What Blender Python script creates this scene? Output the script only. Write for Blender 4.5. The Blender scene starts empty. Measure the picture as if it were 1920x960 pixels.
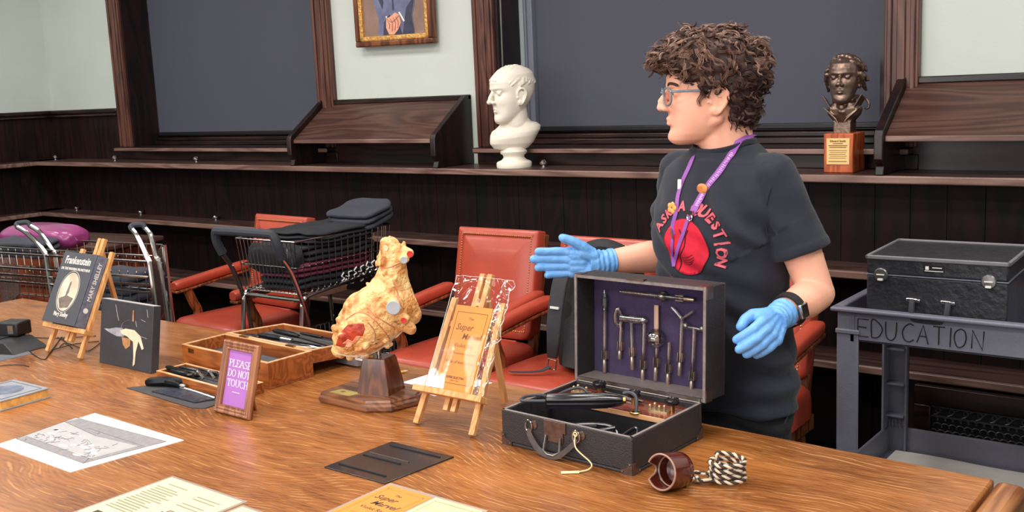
import bpy, bmesh, math, random
from mathutils import Vector as V, Matrix, Euler, noise
from mathutils.bvhtree import BVHTree
sc = bpy.context.scene
C = sc.collection
R = math.radians
PI = math.pi

# ---------------------------------------------------------------- camera, light, exposure
CAM_F, CAM_YAW, CAM_PITCH, CAM_ROLL, CAM_H = 1950.0, R(38.0), R(9.27), R(2.57), 1.60
cam = bpy.data.cameras.new('camera'); camo = bpy.data.objects.new('camera', cam); C.objects.link(camo)
cam.sensor_width = 36.0; cam.lens = CAM_F / 1920 * 36; cam.clip_start = .05
_f = V((-math.sin(CAM_YAW) * math.cos(CAM_PITCH), math.cos(CAM_YAW) * math.cos(CAM_PITCH), -math.sin(CAM_PITCH)))
_r0 = V((math.cos(CAM_YAW), math.sin(CAM_YAW), 0)); _d0 = _f.cross(_r0)
_r = _r0 * math.cos(CAM_ROLL) + _d0 * math.sin(CAM_ROLL); _d = _d0 * math.cos(CAM_ROLL) - _r0 * math.sin(CAM_ROLL)
camo.matrix_world = Matrix(((_r.x, -_d.x, -_f.x, 0), (_r.y, -_d.y, -_f.y, 0), (_r.z, -_d.z, -_f.z, CAM_H), (0, 0, 0, 1)))
sc.camera = camo
sc.view_settings.view_transform = 'Standard'; sc.view_settings.look = 'None'
sc.view_settings.gamma = 1.0; sc.view_settings.use_curve_mapping = False
sc.view_settings.exposure = 0.0
w = bpy.data.worlds.new('world'); sc.world = w; w.use_nodes = True
w.node_tree.nodes['Background'].inputs[0].default_value = (.85, .92, 1.0, 1)
w.node_tree.nodes['Background'].inputs[1].default_value = 3.0
LIGHT_W = 35
def area(name, loc, size, power, col=(1, .97, .93), rot=(0, 0, 0)):
    l = bpy.data.lights.new(name, 'AREA'); l.shape = 'RECTANGLE'; l.size, l.size_y = size
    l.energy = power; l.color = col
    o = bpy.data.objects.new(name, l); C.objects.link(o); o.location = loc; o.rotation_euler = rot
    return o
for lx in (-6.2, -3.9, -1.6, .7):
    for ly in (-1.4, .7, 2.6):
        area('ceiling_lamp', (lx, ly, 3.35), (1.2, .6), LIGHT_W)

area('added_front_fill', (-2.0, -3.45, 1.9), (5.5, 1.5), 130, (.96, .98, 1), (R(90), 0, 0))  # unseen fill lamp, added by the front wall to brighten upright surfaces

# what the photo's pixels (1920 x 960) correspond to on a plane of the room: used to read positions off the photograph
def _ray(px, py): return _r * ((px - 960) / CAM_F) + _d * ((py - 480) / CAM_F) + _f
def PZ(px, py, z): r = _ray(px, py); return r * ((z - CAM_H) / r.z) + V((0, 0, CAM_H))
def PY(px, py, y): r = _ray(px, py); return r * (y / r.y) + V((0, 0, CAM_H))
def PX(px, py, x): r = _ray(px, py); return r * (x / r.x) + V((0, 0, CAM_H))
TZ = .76

# ---------------------------------------------------------------- materials
def S(r, g, b):
    f = lambda c: (c / 255 / 12.92) if c <= 10 else ((c / 255 + .055) / 1.055) ** 2.4
    return (f(r), f(g), f(b), 1)
def nt(name):
    m = bpy.data.materials.new(name); m.use_nodes = True; t = m.node_tree
    return m, t, t.nodes['Principled BSDF']
def nd(t, typ, **kw):
    n = t.nodes.new(typ)
    for k, v in kw.items():
        if k in n.inputs: n.inputs[k].default_value = v
        else: setattr(n, k, v)
    return n
def ramp(t, fac, stops):
    n = t.nodes.new('ShaderNodeValToRGB'); e = n.color_ramp.elements
    e[0].position, e[0].color = stops[0]; e[1].position, e[1].color = stops[-1]
    for p, c in stops[1:-1]: x = e.new(p); x.color = c
    t.links.new(fac, n.inputs[0]); return n
def mat(name, col, rough=.5, metal=0, var=.12, scale=12, bump=0, bscale=60, spec=.5, coat=0, trans=0, alpha=1, sheen=0, emit=0, sss=0):
    m, t, b = nt(name); col = S(*col) if max(col) > 1.01 else tuple(col) + (1,) * (4 - len(col))
    tc = nd(t, 'ShaderNodeTexCoord')
    nz = nd(t, 'ShaderNodeTexNoise', Scale=scale, Detail=4.0, Roughness=.6); t.links.new(tc.outputs['Object'], nz.inputs['Vector'])
    lo = tuple(c * (1 - var) for c in col[:3]) + (1,); hi = tuple(min(1, c * (1 + var)) for c in col[:3]) + (1,)
    rp = ramp(t, nz.outputs['Fac'], [(.3, lo), (.7, hi)]); t.links.new(rp.outputs[0], b.inputs['Base Color'])
    b.inputs['Roughness'].default_value = rough; b.inputs['Metallic'].default_value = metal
    b.inputs['Specular IOR Level'].default_value = spec
    if coat: b.inputs['Coat Weight'].default_value = coat; b.inputs['Coat Roughness'].default_value = .12
    if trans: b.inputs['Transmission Weight'].default_value = trans
    if sheen: b.inputs['Sheen Weight'].default_value = sheen; b.inputs['Sheen Roughness'].default_value = .5
    if sss:
        b.inputs['Subsurface Weight'].default_value = sss; b.inputs['Subsurface Radius'].default_value = (.012, .005, .003); b.inputs['Subsurface Scale'].default_value = 1.0
    if alpha < 1: b.inputs['Alpha'].default_value = alpha
    if bump:
        n2 = nd(t, 'ShaderNodeTexNoise', Scale=bscale, Detail=3.0); t.links.new(tc.outputs['Object'], n2.inputs['Vector'])
        bp = nd(t, 'ShaderNodeBump', Strength=bump, Distance=.01); t.links.new(n2.outputs['Fac'], bp.inputs['Height']); t.links.new(bp.outputs[0], b.inputs['Normal'])
    return m
def wood(name, c1, c2, axis='X', rough=.4, scale=1.0, streak=.5, spec=.5, coat=0, bump=.05, freq=46.0, dist=.6):
    """grain running along the axis: broad figure + fine pores"""
    m, t, b = nt(name); c1, c2 = S(*c1), S(*c2)
    tc = nd(t, 'ShaderNodeTexCoord')
    st = {'X': (.9, 7, 7), 'Y': (7, .9, 7), 'Z': (7, 7, .9)}[axis]; fine = {'X': (5, 130, 130), 'Y': (130, 5, 130), 'Z': (130, 130, 5)}[axis]
    mp = nd(t, 'ShaderNodeMapping'); mp.inputs['Scale'].default_value = [s * scale for s in st]; t.links.new(tc.outputs['Object'], mp.inputs[0])
    n1 = nd(t, 'ShaderNodeTexNoise', Scale=1.0, Detail=2.0, Roughness=.45, Distortion=dist); t.links.new(mp.outputs[0], n1.inputs['Vector'])
    mu = nd(t, 'ShaderNodeMath', operation='MULTIPLY'); mu.inputs[1].default_value = freq; t.links.new(n1.outputs['Fac'], mu.inputs[0])
    sn = nd(t, 'ShaderNodeMath', operation='SINE'); t.links.new(mu.outputs[0], sn.inputs[0])
    ma = nd(t, 'ShaderNodeMath', operation='MULTIPLY_ADD'); ma.inputs[1].default_value = .5; ma.inputs[2].default_value = .5; t.links.new(sn.outputs[0], ma.inputs[0])
    mp2 = nd(t, 'ShaderNodeMapping'); mp2.inputs['Scale'].default_value = [s * scale for s in fine]; t.links.new(tc.outputs['Object'], mp2.inputs[0])
    n2 = nd(t, 'ShaderNodeTexNoise', Scale=1.0, Detail=3.0, Roughness=.65); t.links.new(mp2.outputs[0], n2.inputs['Vector'])
    mx = nd(t, 'ShaderNodeMix', data_type='FLOAT'); mx.inputs[0].default_value = streak; t.links.new(ma.outputs[0], mx.inputs[2]); t.links.new(n2.outputs['Fac'], mx.inputs[3])
    n3 = nd(t, 'ShaderNodeTexNoise', Scale=2.2 * scale, Detail=2.0); t.links.new(tc.outputs['Object'], n3.inputs['Vector'])
    ad = nd(t, 'ShaderNodeMath', operation='MULTIPLY_ADD'); ad.inputs[1].default_value = .6; t.links.new(n3.outputs['Fac'], ad.inputs[0]); 
    sb = nd(t, 'ShaderNodeMath', operation='SUBTRACT'); sb.inputs[1].default_value = .3; t.links.new(mx.outputs[0], sb.inputs[0]); t.links.new(sb.outputs[0], ad.inputs[2])
    rp = ramp(t, ad.outputs[0], [(.2, c1), (.85, c2)]); t.links.new(rp.outputs[0], b.inputs['Base Color'])
    b.inputs['Roughness'].default_value = rough; b.inputs['Specular IOR Level'].default_value = spec
    if coat: b.inputs['Coat Weight'].default_value = coat; b.inputs['Coat Roughness'].default_value = .15
    if bump:
        bp = nd(t, 'ShaderNodeBump', Strength=bump, Distance=.004); t.links.new(mx.outputs[0], bp.inputs['Height']); t.links.new(bp.outputs[0], b.inputs['Normal'])
    return m
def glass(name, col=(1, 1, 1), rough=.02, ior=1.45):
    m, t, b = nt(name); b.inputs['Base Color'].default_value = tuple(col) + (1,)
    b.inputs['Transmission Weight'].default_value = 1; b.inputs['Roughness'].default_value = rough; b.inputs['IOR'].default_value = ior
    return m
def film(name, a=.12, rough=.08, col=(1, 1, 1), bump=.6, bscale=14, edge=.35):
    """thin clear plastic: mostly see-through with gloss"""
    m, t, b = nt(name); out = t.nodes['Material Output']
    tr = nd(t, 'ShaderNodeBsdfTransparent'); tr.inputs[0].default_value = tuple(col) + (1,)
    gl = nd(t, 'ShaderNodeBsdfGlossy'); gl.inputs['Roughness'].default_value = rough
    lw = nd(t, 'ShaderNodeLayerWeight', Blend=.35)
    md = nd(t, 'ShaderNodeMath', operation='MULTIPLY_ADD'); md.inputs[1].default_value = edge; md.inputs[2].default_value = a; t.links.new(lw.outputs['Fresnel'], md.inputs[0])
    ms = nd(t, 'ShaderNodeMixShader'); t.links.new(md.outputs[0], ms.inputs[0]); t.links.new(tr.outputs[0], ms.inputs[1]); t.links.new(gl.outputs[0], ms.inputs[2]); t.links.new(ms.outputs[0], out.inputs[0])
    if bump:
        tc = nd(t, 'ShaderNodeTexCoord'); nz = nd(t, 'ShaderNodeTexNoise', Scale=bscale, Detail=3.0); t.links.new(tc.outputs['Object'], nz.inputs['Vector'])
        bp = nd(t, 'ShaderNodeBump', Strength=bump, Distance=.02); t.links.new(nz.outputs['Fac'], bp.inputs['Height']); t.links.new(bp.outputs[0], gl.inputs['Normal']); t.links.new(bp.outputs[0], lw.inputs['Normal'])
    return m

# ---------------------------------------------------------------- mesh helpers
def FR(o, x, y):
    """frame matrix: origin o, x axis, y axis (z = x cross y)"""
    x = V(x).normalized(); y = V(y); y = (y - x * y.dot(x)).normalized(); z = x.cross(y)
    return Matrix(((x.x, y.x, z.x, o[0]), (x.y, y.y, z.y, o[1]), (x.z, y.z, z.z, o[2]), (0, 0, 0, 1)))
def ctr(pts, n=8, closed=False):
    """Catmull-Rom through points"""
    p = [V(q) for q in pts]; out = []; k = len(p)
    for i in range(k if closed else k - 1):
        g = lambda j: p[j % k] if closed else p[max(0, min(k - 1, j))]
        a, b, c, d = g(i - 1), g(i), g(i + 1), g(i + 2)
        for s in range(n):
            t = s / n
            out.append(.5 * ((2 * b) + (c - a) * t + (2 * a - 5 * b + 4 * c - d) * t * t + (3 * b - a - 3 * c + d) * t ** 3))
    if not closed: out.append(p[-1])
    return out
TMPS = bpy.data.scenes.new('scratch')
def evaluated(o):
    TMPS.collection.objects.link(o); vl = TMPS.view_layers[0]; vl.update(); dg = vl.depsgraph; dg.update()
    return bpy.data.meshes.new_from_object(o.evaluated_get(dg))
class MB:
    def __init__(s): s.b = bmesh.new(); s.M = Matrix.Identity(4); s.mi = 0
    def v(s, p): return s.b.verts.new(s.M @ V(p))
    def f(s, vs):
        try: x = s.b.faces.new(vs); x.material_index = s.mi; return x
        except ValueError: return None
    def box(s, x0, x1, y0, y1, z0, z1):
        q = [s.v((x, y, z)) for z in (z0, z1) for y in (y0, y1) for x in (x0, x1)]
        for i in ((0, 2, 3, 1), (4, 5, 7, 6), (0, 1, 5, 4), (2, 6, 7, 3), (0, 4, 6, 2), (1, 3, 7, 5)): s.f([q[j] for j in i])
        return s
    def beam(s, p0, p1, w, h, up=(0, 0, 1)):
        """rectangular bar from p0 to p1: w across, h along up"""
        p0, p1 = V(p0), V(p1); L = (p1 - p0).length; x = (p1 - p0) / L
        sv = s.M; s.M = sv @ FR(p0, x, V(up)); s.box(0, L, -h / 2, h / 2, -w / 2, w / 2); s.M = sv; return s
    def rings(s, rs, cap=True, closed=False):
        vs = [[s.v(p) for p in r] for r in rs]; n = len(vs[0])
        for i in range(len(vs) if closed else len(vs) - 1):
            a, b = vs[i], vs[(i + 1) % len(vs)]
            for j in range(n): s.f([a[j], a[(j + 1) % n], b[(j + 1) % n], b[j]])
        if cap and not closed: s.f(vs[0][::-1]); s.f(vs[-1])
        return s
    def tube(s, pts, r, n=8, closed=False, cap=True, flat=1.0, up=None):
        pts = [V(p) for p in pts]; k = len(pts); rr = r if isinstance(r, (list, tuple)) else [r] * k
        T = []
        for i in range(k):
            a = pts[(i - 1) % k] if (closed or i > 0) else pts[0]; b = pts[(i + 1) % k] if (closed or i < k - 1) else pts[-1]
            d = (b - a); T.append(d.normalized() if d.length > 1e-9 else V((0, 0, 1)))
        u = V(up) if up is not None else (V((0, 0, 1)) if abs(T[0].z) < .9 else V((1, 0, 0)))
        rs = []
        for i in range(k):
            u = u - T[i] * u.dot(T[i])
            if u.length < 1e-6: u = T[i].orthogonal()
            u.normalize(); w_ = T[i].cross(u)
            rs.append([pts[i] + (u * math.cos(2 * PI * j / n) + w_ * math.sin(2 * PI * j / n) * flat) * rr[i] for j in range(n)])
        return s.rings(rs, cap, closed)
    def cyl(s, p0, p1, r0, r1=None, n=16): return s.tube([p0, p1], [r0, r0 if r1 is None else r1], n)
    def lathe(s, prof, n=24, M=None):
        sv = s.M
        if M is not None: s.M = sv @ M
        s.rings([[(r * math.cos(2 * PI * j / n), r * math.sin(2 * PI * j / n), z) for j in range(n)] for r, z in prof]); s.M = sv; return s
    def ball(s, c, r, n=12, rot=None):
        r = (r, r, r) if not isinstance(r, (tuple, list)) else r; c = V(c); m = rot or Matrix.Identity(3)
        rs = []
        for i in range(1, n):
            th = PI * i / n
            rs.append([c + m @ V((r[0] * math.sin(th) * math.cos(2 * PI * j / (2 * n)), r[1] * math.sin(th) * math.sin(2 * PI * j / (2 * n)), -r[2] * math.cos(th))) for j in range(2 * n)])
        return s.rings(rs)
    def cap(s, p0, p1, r0, r1, n=12):
        """tapered capsule"""
        p0, p1 = V(p0), V(p1); d = p1 - p0; L = d.length
        if L < 1e-6: return s.ball(p0, max(r0, r1), n // 2)
        d /= L; pts, rr = [], []
        for k in range(5): a = PI / 2 * (1 - k / 4); pts.append(p0 - d * r0 * math.sin(a)); rr.append(max(1e-4, r0 * math.cos(a)))
        for k in range(5): a = PI / 2 * (k / 4); pts.append(p1 + d * r1 * math.sin(a)); rr.append(max(1e-4, r1 * math.cos(a)))
        return s.tube(pts, rr, n)
    def prism(s, poly, z0, z1):
        a = [s.v((p[0], p[1], z0)) for p in poly]; b = [s.v((p[0], p[1], z1)) for p in poly]; n = len(poly)
        s.f(a[::-1]); s.f(b)
        for i in range(n): s.f([a[i], a[(i + 1) % n], b[(i + 1) % n], b[i]])
        return s
    def sheet(s, fn, nu, nv, th=0):
        """surface fn(u,v) u,v in 0..1; th: thickness (offset along normals)"""
        P = [[V(fn(i / nu, j / nv)) for j in range(nv + 1)] for i in range(nu + 1)]
        A = [[s.v(p) for p in r] for r in P]
        for i in range(nu):
            for j in range(nv): s.f([A[i][j], A[i + 1][j], A[i + 1][j + 1], A[i][j + 1]])
        if th:
            B = []
            for i in range(nu + 1):
                r = []
                for j in range(nv + 1):
                    du = P[min(nu, i + 1)][j] - P[max(0, i - 1)][j]; dv = P[i][min(nv, j + 1)] - P[i][max(0, j - 1)]
                    n_ = du.cross(dv); n_ = n_.normalized() if n_.length > 1e-12 else V((0, 0, 1)); r.append(s.v(P[i][j] - n_ * th))
                B.append(r)
            for i in range(nu):
                for j in range(nv): s.f([B[i][j], B[i][j + 1], B[i + 1][j + 1], B[i + 1][j]])
            for i in range(nu): s.f([A[i + 1][0], A[i][0], B[i][0], B[i + 1][0]]); s.f([A[i][nv], A[i + 1][nv], B[i + 1][nv], B[i][nv]])
            for j in range(nv): s.f([A[0][j], A[0][j + 1], B[0][j + 1], B[0][j]]); s.f([A[nu][j + 1], A[nu][j], B[nu][j], B[nu][j + 1]])
        return s
    def text(s, txt, size, M, depth=.0004, align='CENTER', shear=0, fat=0, sx=1.0):
        cu = bpy.data.curves.new('t', 'FONT'); cu.body = txt; cu.size = size; cu.extrude = depth; cu.align_x = align; cu.align_y = 'CENTER'
        cu.shear = shear; cu.offset = fat; cu.resolution_u = 2
        o = bpy.data.objects.new('t', cu); me = evaluated(o); m = s.M @ M @ Matrix.Diagonal((sx, 1, 1, 1))
        vs = [s.b.verts.new(m @ v.co) for v in me.vertices]
        for p in me.polygons: s.f([vs[i] for i in p.vertices])
        bpy.data.objects.remove(o); bpy.data.curves.remove(cu); bpy.data.meshes.remove(me); return s
    def add(s, me, M=None):
        M = s.M @ (M or Matrix.Identity(4)); vs = [s.b.verts.new(M @ v.co) for v in me.vertices]
        for p in me.polygons: s.f([vs[i] for i in p.vertices])
        return s
    def mesh(s, name='m', norm=True):
        if norm: bmesh.ops.recalc_face_normals(s.b, faces=s.b.faces)
        me = bpy.data.meshes.new(name); s.b.to_mesh(me); s.b.free(); return me
    def build(s, name, m, parent=None, smooth=35, bevel=0, seg=2, sub=0, loc=None):
        return link(name, s.mesh(name), m, parent, smooth, bevel, seg, sub, loc)
def link(name, me, m, parent=None, smooth=35, bevel=0, seg=2, sub=0, loc=None):
    for x in (m if isinstance(m, (list, tuple)) else [m]): me.materials.append(x)
    if smooth:
        for p in me.polygons: p.use_smooth = True
        if smooth < 180: me.set_sharp_from_angle(angle=R(smooth))
    o = bpy.data.objects.new(name, me); C.objects.link(o)
    if parent is not None: o.parent = parent
    if loc is not None: o.location = loc
    if bevel:
        b = o.modifiers.new('bevel', 'BEVEL'); b.width = bevel; b.segments = seg; b.limit_method = 'ANGLE'; b.angle_limit = R(40); b.harden_normals = False
    if sub:
        q = o.modifiers.new('sub', 'SUBSURF'); q.levels = sub; q.render_levels = sub
    return o
def baked(me, mods):
    """mesh with modifiers applied; mods = [(type, {attr: value})]"""
    o = bpy.data.objects.new('tmp', me)
    for ty, kw in mods:
        x = o.modifiers.new('x', ty)
        for k, v_ in kw.items(): setattr(x, k, v_)
    r = evaluated(o); bpy.data.objects.remove(o); bpy.data.meshes.remove(me); return r
def voxel(mb, size, it=4, fac=.5):
    return baked(mb.mesh(), [('REMESH', dict(mode='VOXEL', voxel_size=size)), ('SMOOTH', dict(iterations=it, factor=fac))])
def displace(me, fn):
    """moves every vertex by fn(co, normal) -> new co"""
    N = [v.normal.copy() for v in me.vertices]; P_ = [v.co.copy() for v in me.vertices]; out = []
    for p, n_ in zip(P_, N): out.extend(fn(p, n_))
    me.vertices.foreach_set('co', out); me.update()
def bvh(me, M=None):
    M = M or Matrix.Identity(4)
    return BVHTree.FromPolygons([M @ v.co for v in me.vertices], [tuple(p.vertices) for p in me.polygons])
def tag(o, label, cat, group=None, kind=None):
    o['label'] = label; o['category'] = cat
    if group: o['group'] = group
    if kind: o['kind'] = kind
    return o
def thing(name, label, cat, loc=(0, 0, 0), rz=0, group=None, rot=None):
    o = bpy.data.objects.new(name, None); C.objects.link(o); o.empty_display_size = .05
    o.location = loc; o.rotation_euler = rot if rot is not None else (0, 0, rz)
    return tag(o, label, cat, group)
def struct(name, label=None):
    o = bpy.data.objects.new(name, None); C.objects.link(o); o['kind'] = 'structure'
    if label: o['label'] = label
    return o
def S_(o, label=None):
    o['kind'] = 'structure'
    if label: o['label'] = label
    return o
# ---------------------------------------------------------------- materials used by the room and furniture
M = {}
M['plaster'] = mat('plaster', (200, 206, 198), .85, var=.03, scale=3, bump=.05, bscale=90)
M['ceiling'] = mat('ceiling_white', (232, 231, 226), .9, var=.02)
M['carpet'] = mat('dark_carpet', (46, 40, 40), .95, var=.3, scale=90)
M['dwood'] = wood('dark_mahogany', (15, 7, 7), (40, 18, 16), 'Z', .36, .8, .5, bump=.03)
M['dwoodx'] = wood('dark_mahogany_lengthwise', (20, 10, 9), (54, 30, 26), 'X', .3, .8, .5, bump=.03)
M['dwoody'] = wood('dark_mahogany_crosswise', (20, 10, 9), (54, 30, 26), 'Y', .3, .8, .5, bump=.03)
M['ledge'] = wood('paler_ledge_top', (46, 29, 26), (82, 58, 52), 'X', .36, .9, .6)  # ledge boards, a paler tone than the other mahogany
M['wains'] = wood('wainscot_mahogany', (14, 7, 8), (36, 15, 14), 'Z', .6, .8, .5, spec=.25, bump=.02)
M['case'] = wood('mahogany_casing', (66, 36, 30), (112, 70, 58), 'Z', .38, 1.2, .6, bump=.05)
M['slope'] = wood('worn_mahogany', (60, 36, 31), (96, 66, 57), 'X', .35, .9, .6, bump=.03)
M['edge'] = wood('worn_ledge_edge', (96, 68, 60), (150, 118, 106), 'X', .3, 1, .6)
M['blind'] = mat('charcoal_blind_fabric', (74, 75, 88), .8, var=.05, scale=160, bump=.05, bscale=500)
M['black'] = mat('black_plastic', (20, 20, 22), .4, var=.2)
M['blackm'] = mat('black_matte', (24, 23, 25), .75, var=.2)
M['chrome'] = mat('chrome', (200, 196, 194), .16, 1, var=.05)
M['steel'] = mat('dull_steel', (150, 146, 142), .35, 1, var=.12, scale=30)
M['brass'] = mat('brass', (196, 158, 96), .3, 1, var=.15, scale=40)
M['white'] = mat('white_paint', (240, 238, 234), .5, var=.02)
M['framegrey'] = mat('grey_window_frame', (120, 124, 136), .35, var=.05)
M['glass'] = glass('clear_glass', (.97, .99, 1))

# ---------------------------------------------------------------- room shell
XL, XR, YB, YF, ZC = -7.85, 3.2, 4.3, -3.6, 3.4
W1 = (-6.75, -4.75); W2 = (-3.39, -1.40); WZ0, WZ1 = 1.29, 3.1
S_(MB().box(XL - .1, XR + .1, YF - .1, YB + .5, -.06, 0).build('floor', M['carpet']))
S_(MB().box(XL - .1, XR + .1, YF - .1, YB + .5, ZC, ZC + .06).build('ceiling', M['ceiling']))
b = MB()
for x0, x1 in ((XL, W1[0]), (W1[1], W2[0]), (W2[1], XR)): b.box(x0, x1, YB, YB + .3, 0, ZC)
for x0, x1 in (W1, W2): b.box(x0, x1, YB, YB + .3, 0, WZ0 - .03); b.box(x0, x1, YB, YB + .3, WZ1, ZC)
S_(b.build('wall_back', M['plaster'], smooth=0))
S_(MB().box(XL - .1, XL, YF - .1, YB + .3, 0, ZC).build('wall_left', M['plaster'], smooth=0))
S_(MB().box(XR, XR + .1, YF - .1, YB + .3, 0, ZC).build('wall_right', M['plaster'], smooth=0))
S_(MB().box(XL, XR, YF - .1, YF, 0, ZC).build('wall_front', M['plaster'], smooth=0))

# windows behind the blinds
def window(name, x0, x1, ygl=4.56, yj=4.60):
    w_ = struct(name)
    f = MB()
    for a, c in ((x0 + .055, x0 + .10), (x1 - .07, x1 - .02), ((x0 + x1) / 2 - .025, (x0 + x1) / 2 + .025)): f.box(a, c, ygl - .02, ygl + .03, WZ0, WZ1)
    for a, c in ((WZ0, WZ0 + .06), (WZ1 - .06, WZ1), (2.2, 2.25)): f.box(x0 + .02, x1 - .02, ygl - .02, ygl + .03, a, c)
    f.build('window_frame', M['dwood'], w_)
    MB().box(x0 + .03, x1 - .03, ygl, ygl + .005, WZ0 + .02, WZ1 - .02).build('pane', M['glass'], w_)
    j = MB()
    j.box(x0, x0 + .02, YB - .02, yj, WZ0, WZ1); j.box(x1 - .02, x1, YB - .02, ygl + .04, WZ0, WZ1); j.box(x0, x1, YB - .02, ygl + .04, WZ1 - .02, WZ1)
    j.build('reveal', M['dwood'], w_)
    s_ = MB(); s_.box(x0 - .12, x1 + .12, 4.2, ygl + .04, WZ0 - .03, WZ0)
    s_.box(x0 + .02, x1 - .02, 4.44, ygl + .02, WZ0, WZ0 + .03)
    s_.box(x0 + .02, x1 - .02, 4.47, ygl + .02, WZ0 + .03, WZ0 + .055)
    s_.box(x0 + .02, x1 - .02, 4.5, ygl + .02, WZ0 + .055, WZ0 + .075)
    s_.build('window_sill', M['dwoodx'], w_, bevel=.006)
    s2 = MB(); s2.box(x0 - .12, x1 + .12, 4.195, 4.21, WZ0 - .026, WZ0 - .004); s2.build('sill_nosing', M['edge'], w_, bevel=.004)
    c_ = MB()
    for a, c in ((x0 - .135, x0), (x1, x1 + .135)):
        c_.box(a, c, 4.26, YB, WZ0, ZC)
        c_.box(a + .012, a + .032, 4.25, 4.27, WZ0, ZC); c_.box(c - .032, c - .012, 4.25, 4.27, WZ0, ZC); c_.box(a + .05, a + .085, 4.253, 4.27, WZ0, ZC)
    c_.build('casing', M['case'], w_, bevel=.004)
    return w_
window('window_1', *W1); w2 = window('window_2', *W2, yj=4.465)
MB().box(-3.343, -3.285, 4.46, 4.5, WZ0 + .06, WZ1 - .03).box(-3.325, -3.315, 4.445, 4.47, WZ0 + .06, WZ1 - .03).build('side_channel', M['framegrey'], w2, bevel=.004)
# roller blinds
def blind(x0, x1, lab):
    t = thing('roller_blind', lab, 'window blind', ((x0 + x1) / 2, 4.49, 1.375)); hw = (x1 - x0) / 2
    MB().sheet(lambda u, v: (-hw + 2 * hw * u, .004 * math.sin(u * 9) * math.sin(v * 3), v * 1.69), 40, 12, .0015).build('blind_fabric', M['blind'], t, smooth=60)
    MB().box(-hw, hw, -.014, .010, -.02, .006).build('hem_bar', M['black'], t, bevel=.005)
    MB().cyl((-hw, .0, 1.69), (hw, .0, 1.69), .024).build('roller', M['black'], t)
    return t
blind(W1[0] + .025, W1[1] - .025, 'dark charcoal roller blind drawn over the left window, beside the portrait')
blind(-3.30, W2[1] - .025, 'wide dark charcoal roller blind behind the person and both busts')
t = tag(MB().tube(ctr([(-3.335, 4.27, 3.0), (-3.33, 4.262, 2.2), (-3.34, 4.265, 1.5)], 6), .004, 6).build('blind_cord', M['steel']), 'thin pale blind cord hanging beside the dark window post', 'cord')

# wainscot and stepped wooden ledges round the room
def boards(name, p0, p1, z0, z1, m, th=.02, w_=.14):
    """vertical tongue-and-groove boards between two plan points, facing the right side of p0->p1"""
    p0, p1 = V(p0 + (0,)), V(p1 + (0,)); L = (p1 - p0).length; n = max(1, round(L / w_)); bb = MB(); bb.M = FR((p0.x, p0.y, 0), p1 - p0, V((0, 0, 1)))
    for i in range(n): bb.box(i * L / n + .0012, (i + 1) * L / n - .0012, z0, z1, 0, th)
    return S_(bb.build(name, m, smooth=0))
boards('trim_1', (XL, 4.3), (W1[0] - .135, 4.3), 1.2, 1.54, M['dwood'], .03)
boards('trim_2', (XL, YF), (XL, 4.27), 1.2, 1.54, M['dwood'], .03)
b = MB(); b.box(XL, W1[0] - .135, 4.25, 4.3, 1.54, 1.57); b.box(XL, XL + .05, YF, 4.3, 1.54, 1.57); b.box(XL, W1[0] - .135, 4.24, 4.3, 1.515, 1.53); b.box(XL, XL + .06, YF, 4.3, 1.515, 1.53)
S_(b.build('trim_3', M['dwoodx'], bevel=.006))
boards('trim_4', (XL + .02, 4.22), (XR, 4.22), .02, 1.17, M['wains'], .02)
boards('trim_5', (XL + .08, YF), (XL + .08, 4.215), .02, 1.17, M['wains'], .02)
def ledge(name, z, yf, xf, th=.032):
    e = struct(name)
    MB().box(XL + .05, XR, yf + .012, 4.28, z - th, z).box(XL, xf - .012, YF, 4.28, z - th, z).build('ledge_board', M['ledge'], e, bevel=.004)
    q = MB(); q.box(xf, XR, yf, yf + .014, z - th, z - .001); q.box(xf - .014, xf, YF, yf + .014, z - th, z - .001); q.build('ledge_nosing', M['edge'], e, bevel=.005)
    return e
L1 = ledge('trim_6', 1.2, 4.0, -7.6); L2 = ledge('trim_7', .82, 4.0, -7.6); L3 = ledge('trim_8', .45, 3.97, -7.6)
b = MB(); b.box(W1[0] - .14, W1[1] + .14, 4.26, 4.3, 1.2, WZ0 - .03); b.box(W2[0] - .14, W2[1] + .14, 4.26, 4.3, 1.2, WZ0 - .03)
S_(b.build('trim_9', M['dwoodx'], bevel=.003))
def ledge_knob(px, py, z, par):
    p = PZ(px, py, z); y = min(p.y, 4.2)
    MB().lathe([(.011, 0), (.011, .006), (.02, .012), (.021, .022), (.014, .032), (.004, .036)], 14, Matrix.Translation((p.x, 4.17 if y > 4.0 else y, z))).build('knob', M['chrome'], par)
for q in ((166, 294), (292, 294), (440, 296), (1062, 306)): ledge_knob(*q, 1.2, L1)
for q in ((302, 397), (450, 405), (175, 390)): ledge_knob(*q, .82, L2)
b = MB()
for x in (-1.19, -3.2, -5.2): b.box(x - .02, x + .02, 4.0, 4.2, .02, .418)
S_(b.build('trim_10', M['dwood'], bevel=.003))
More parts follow.
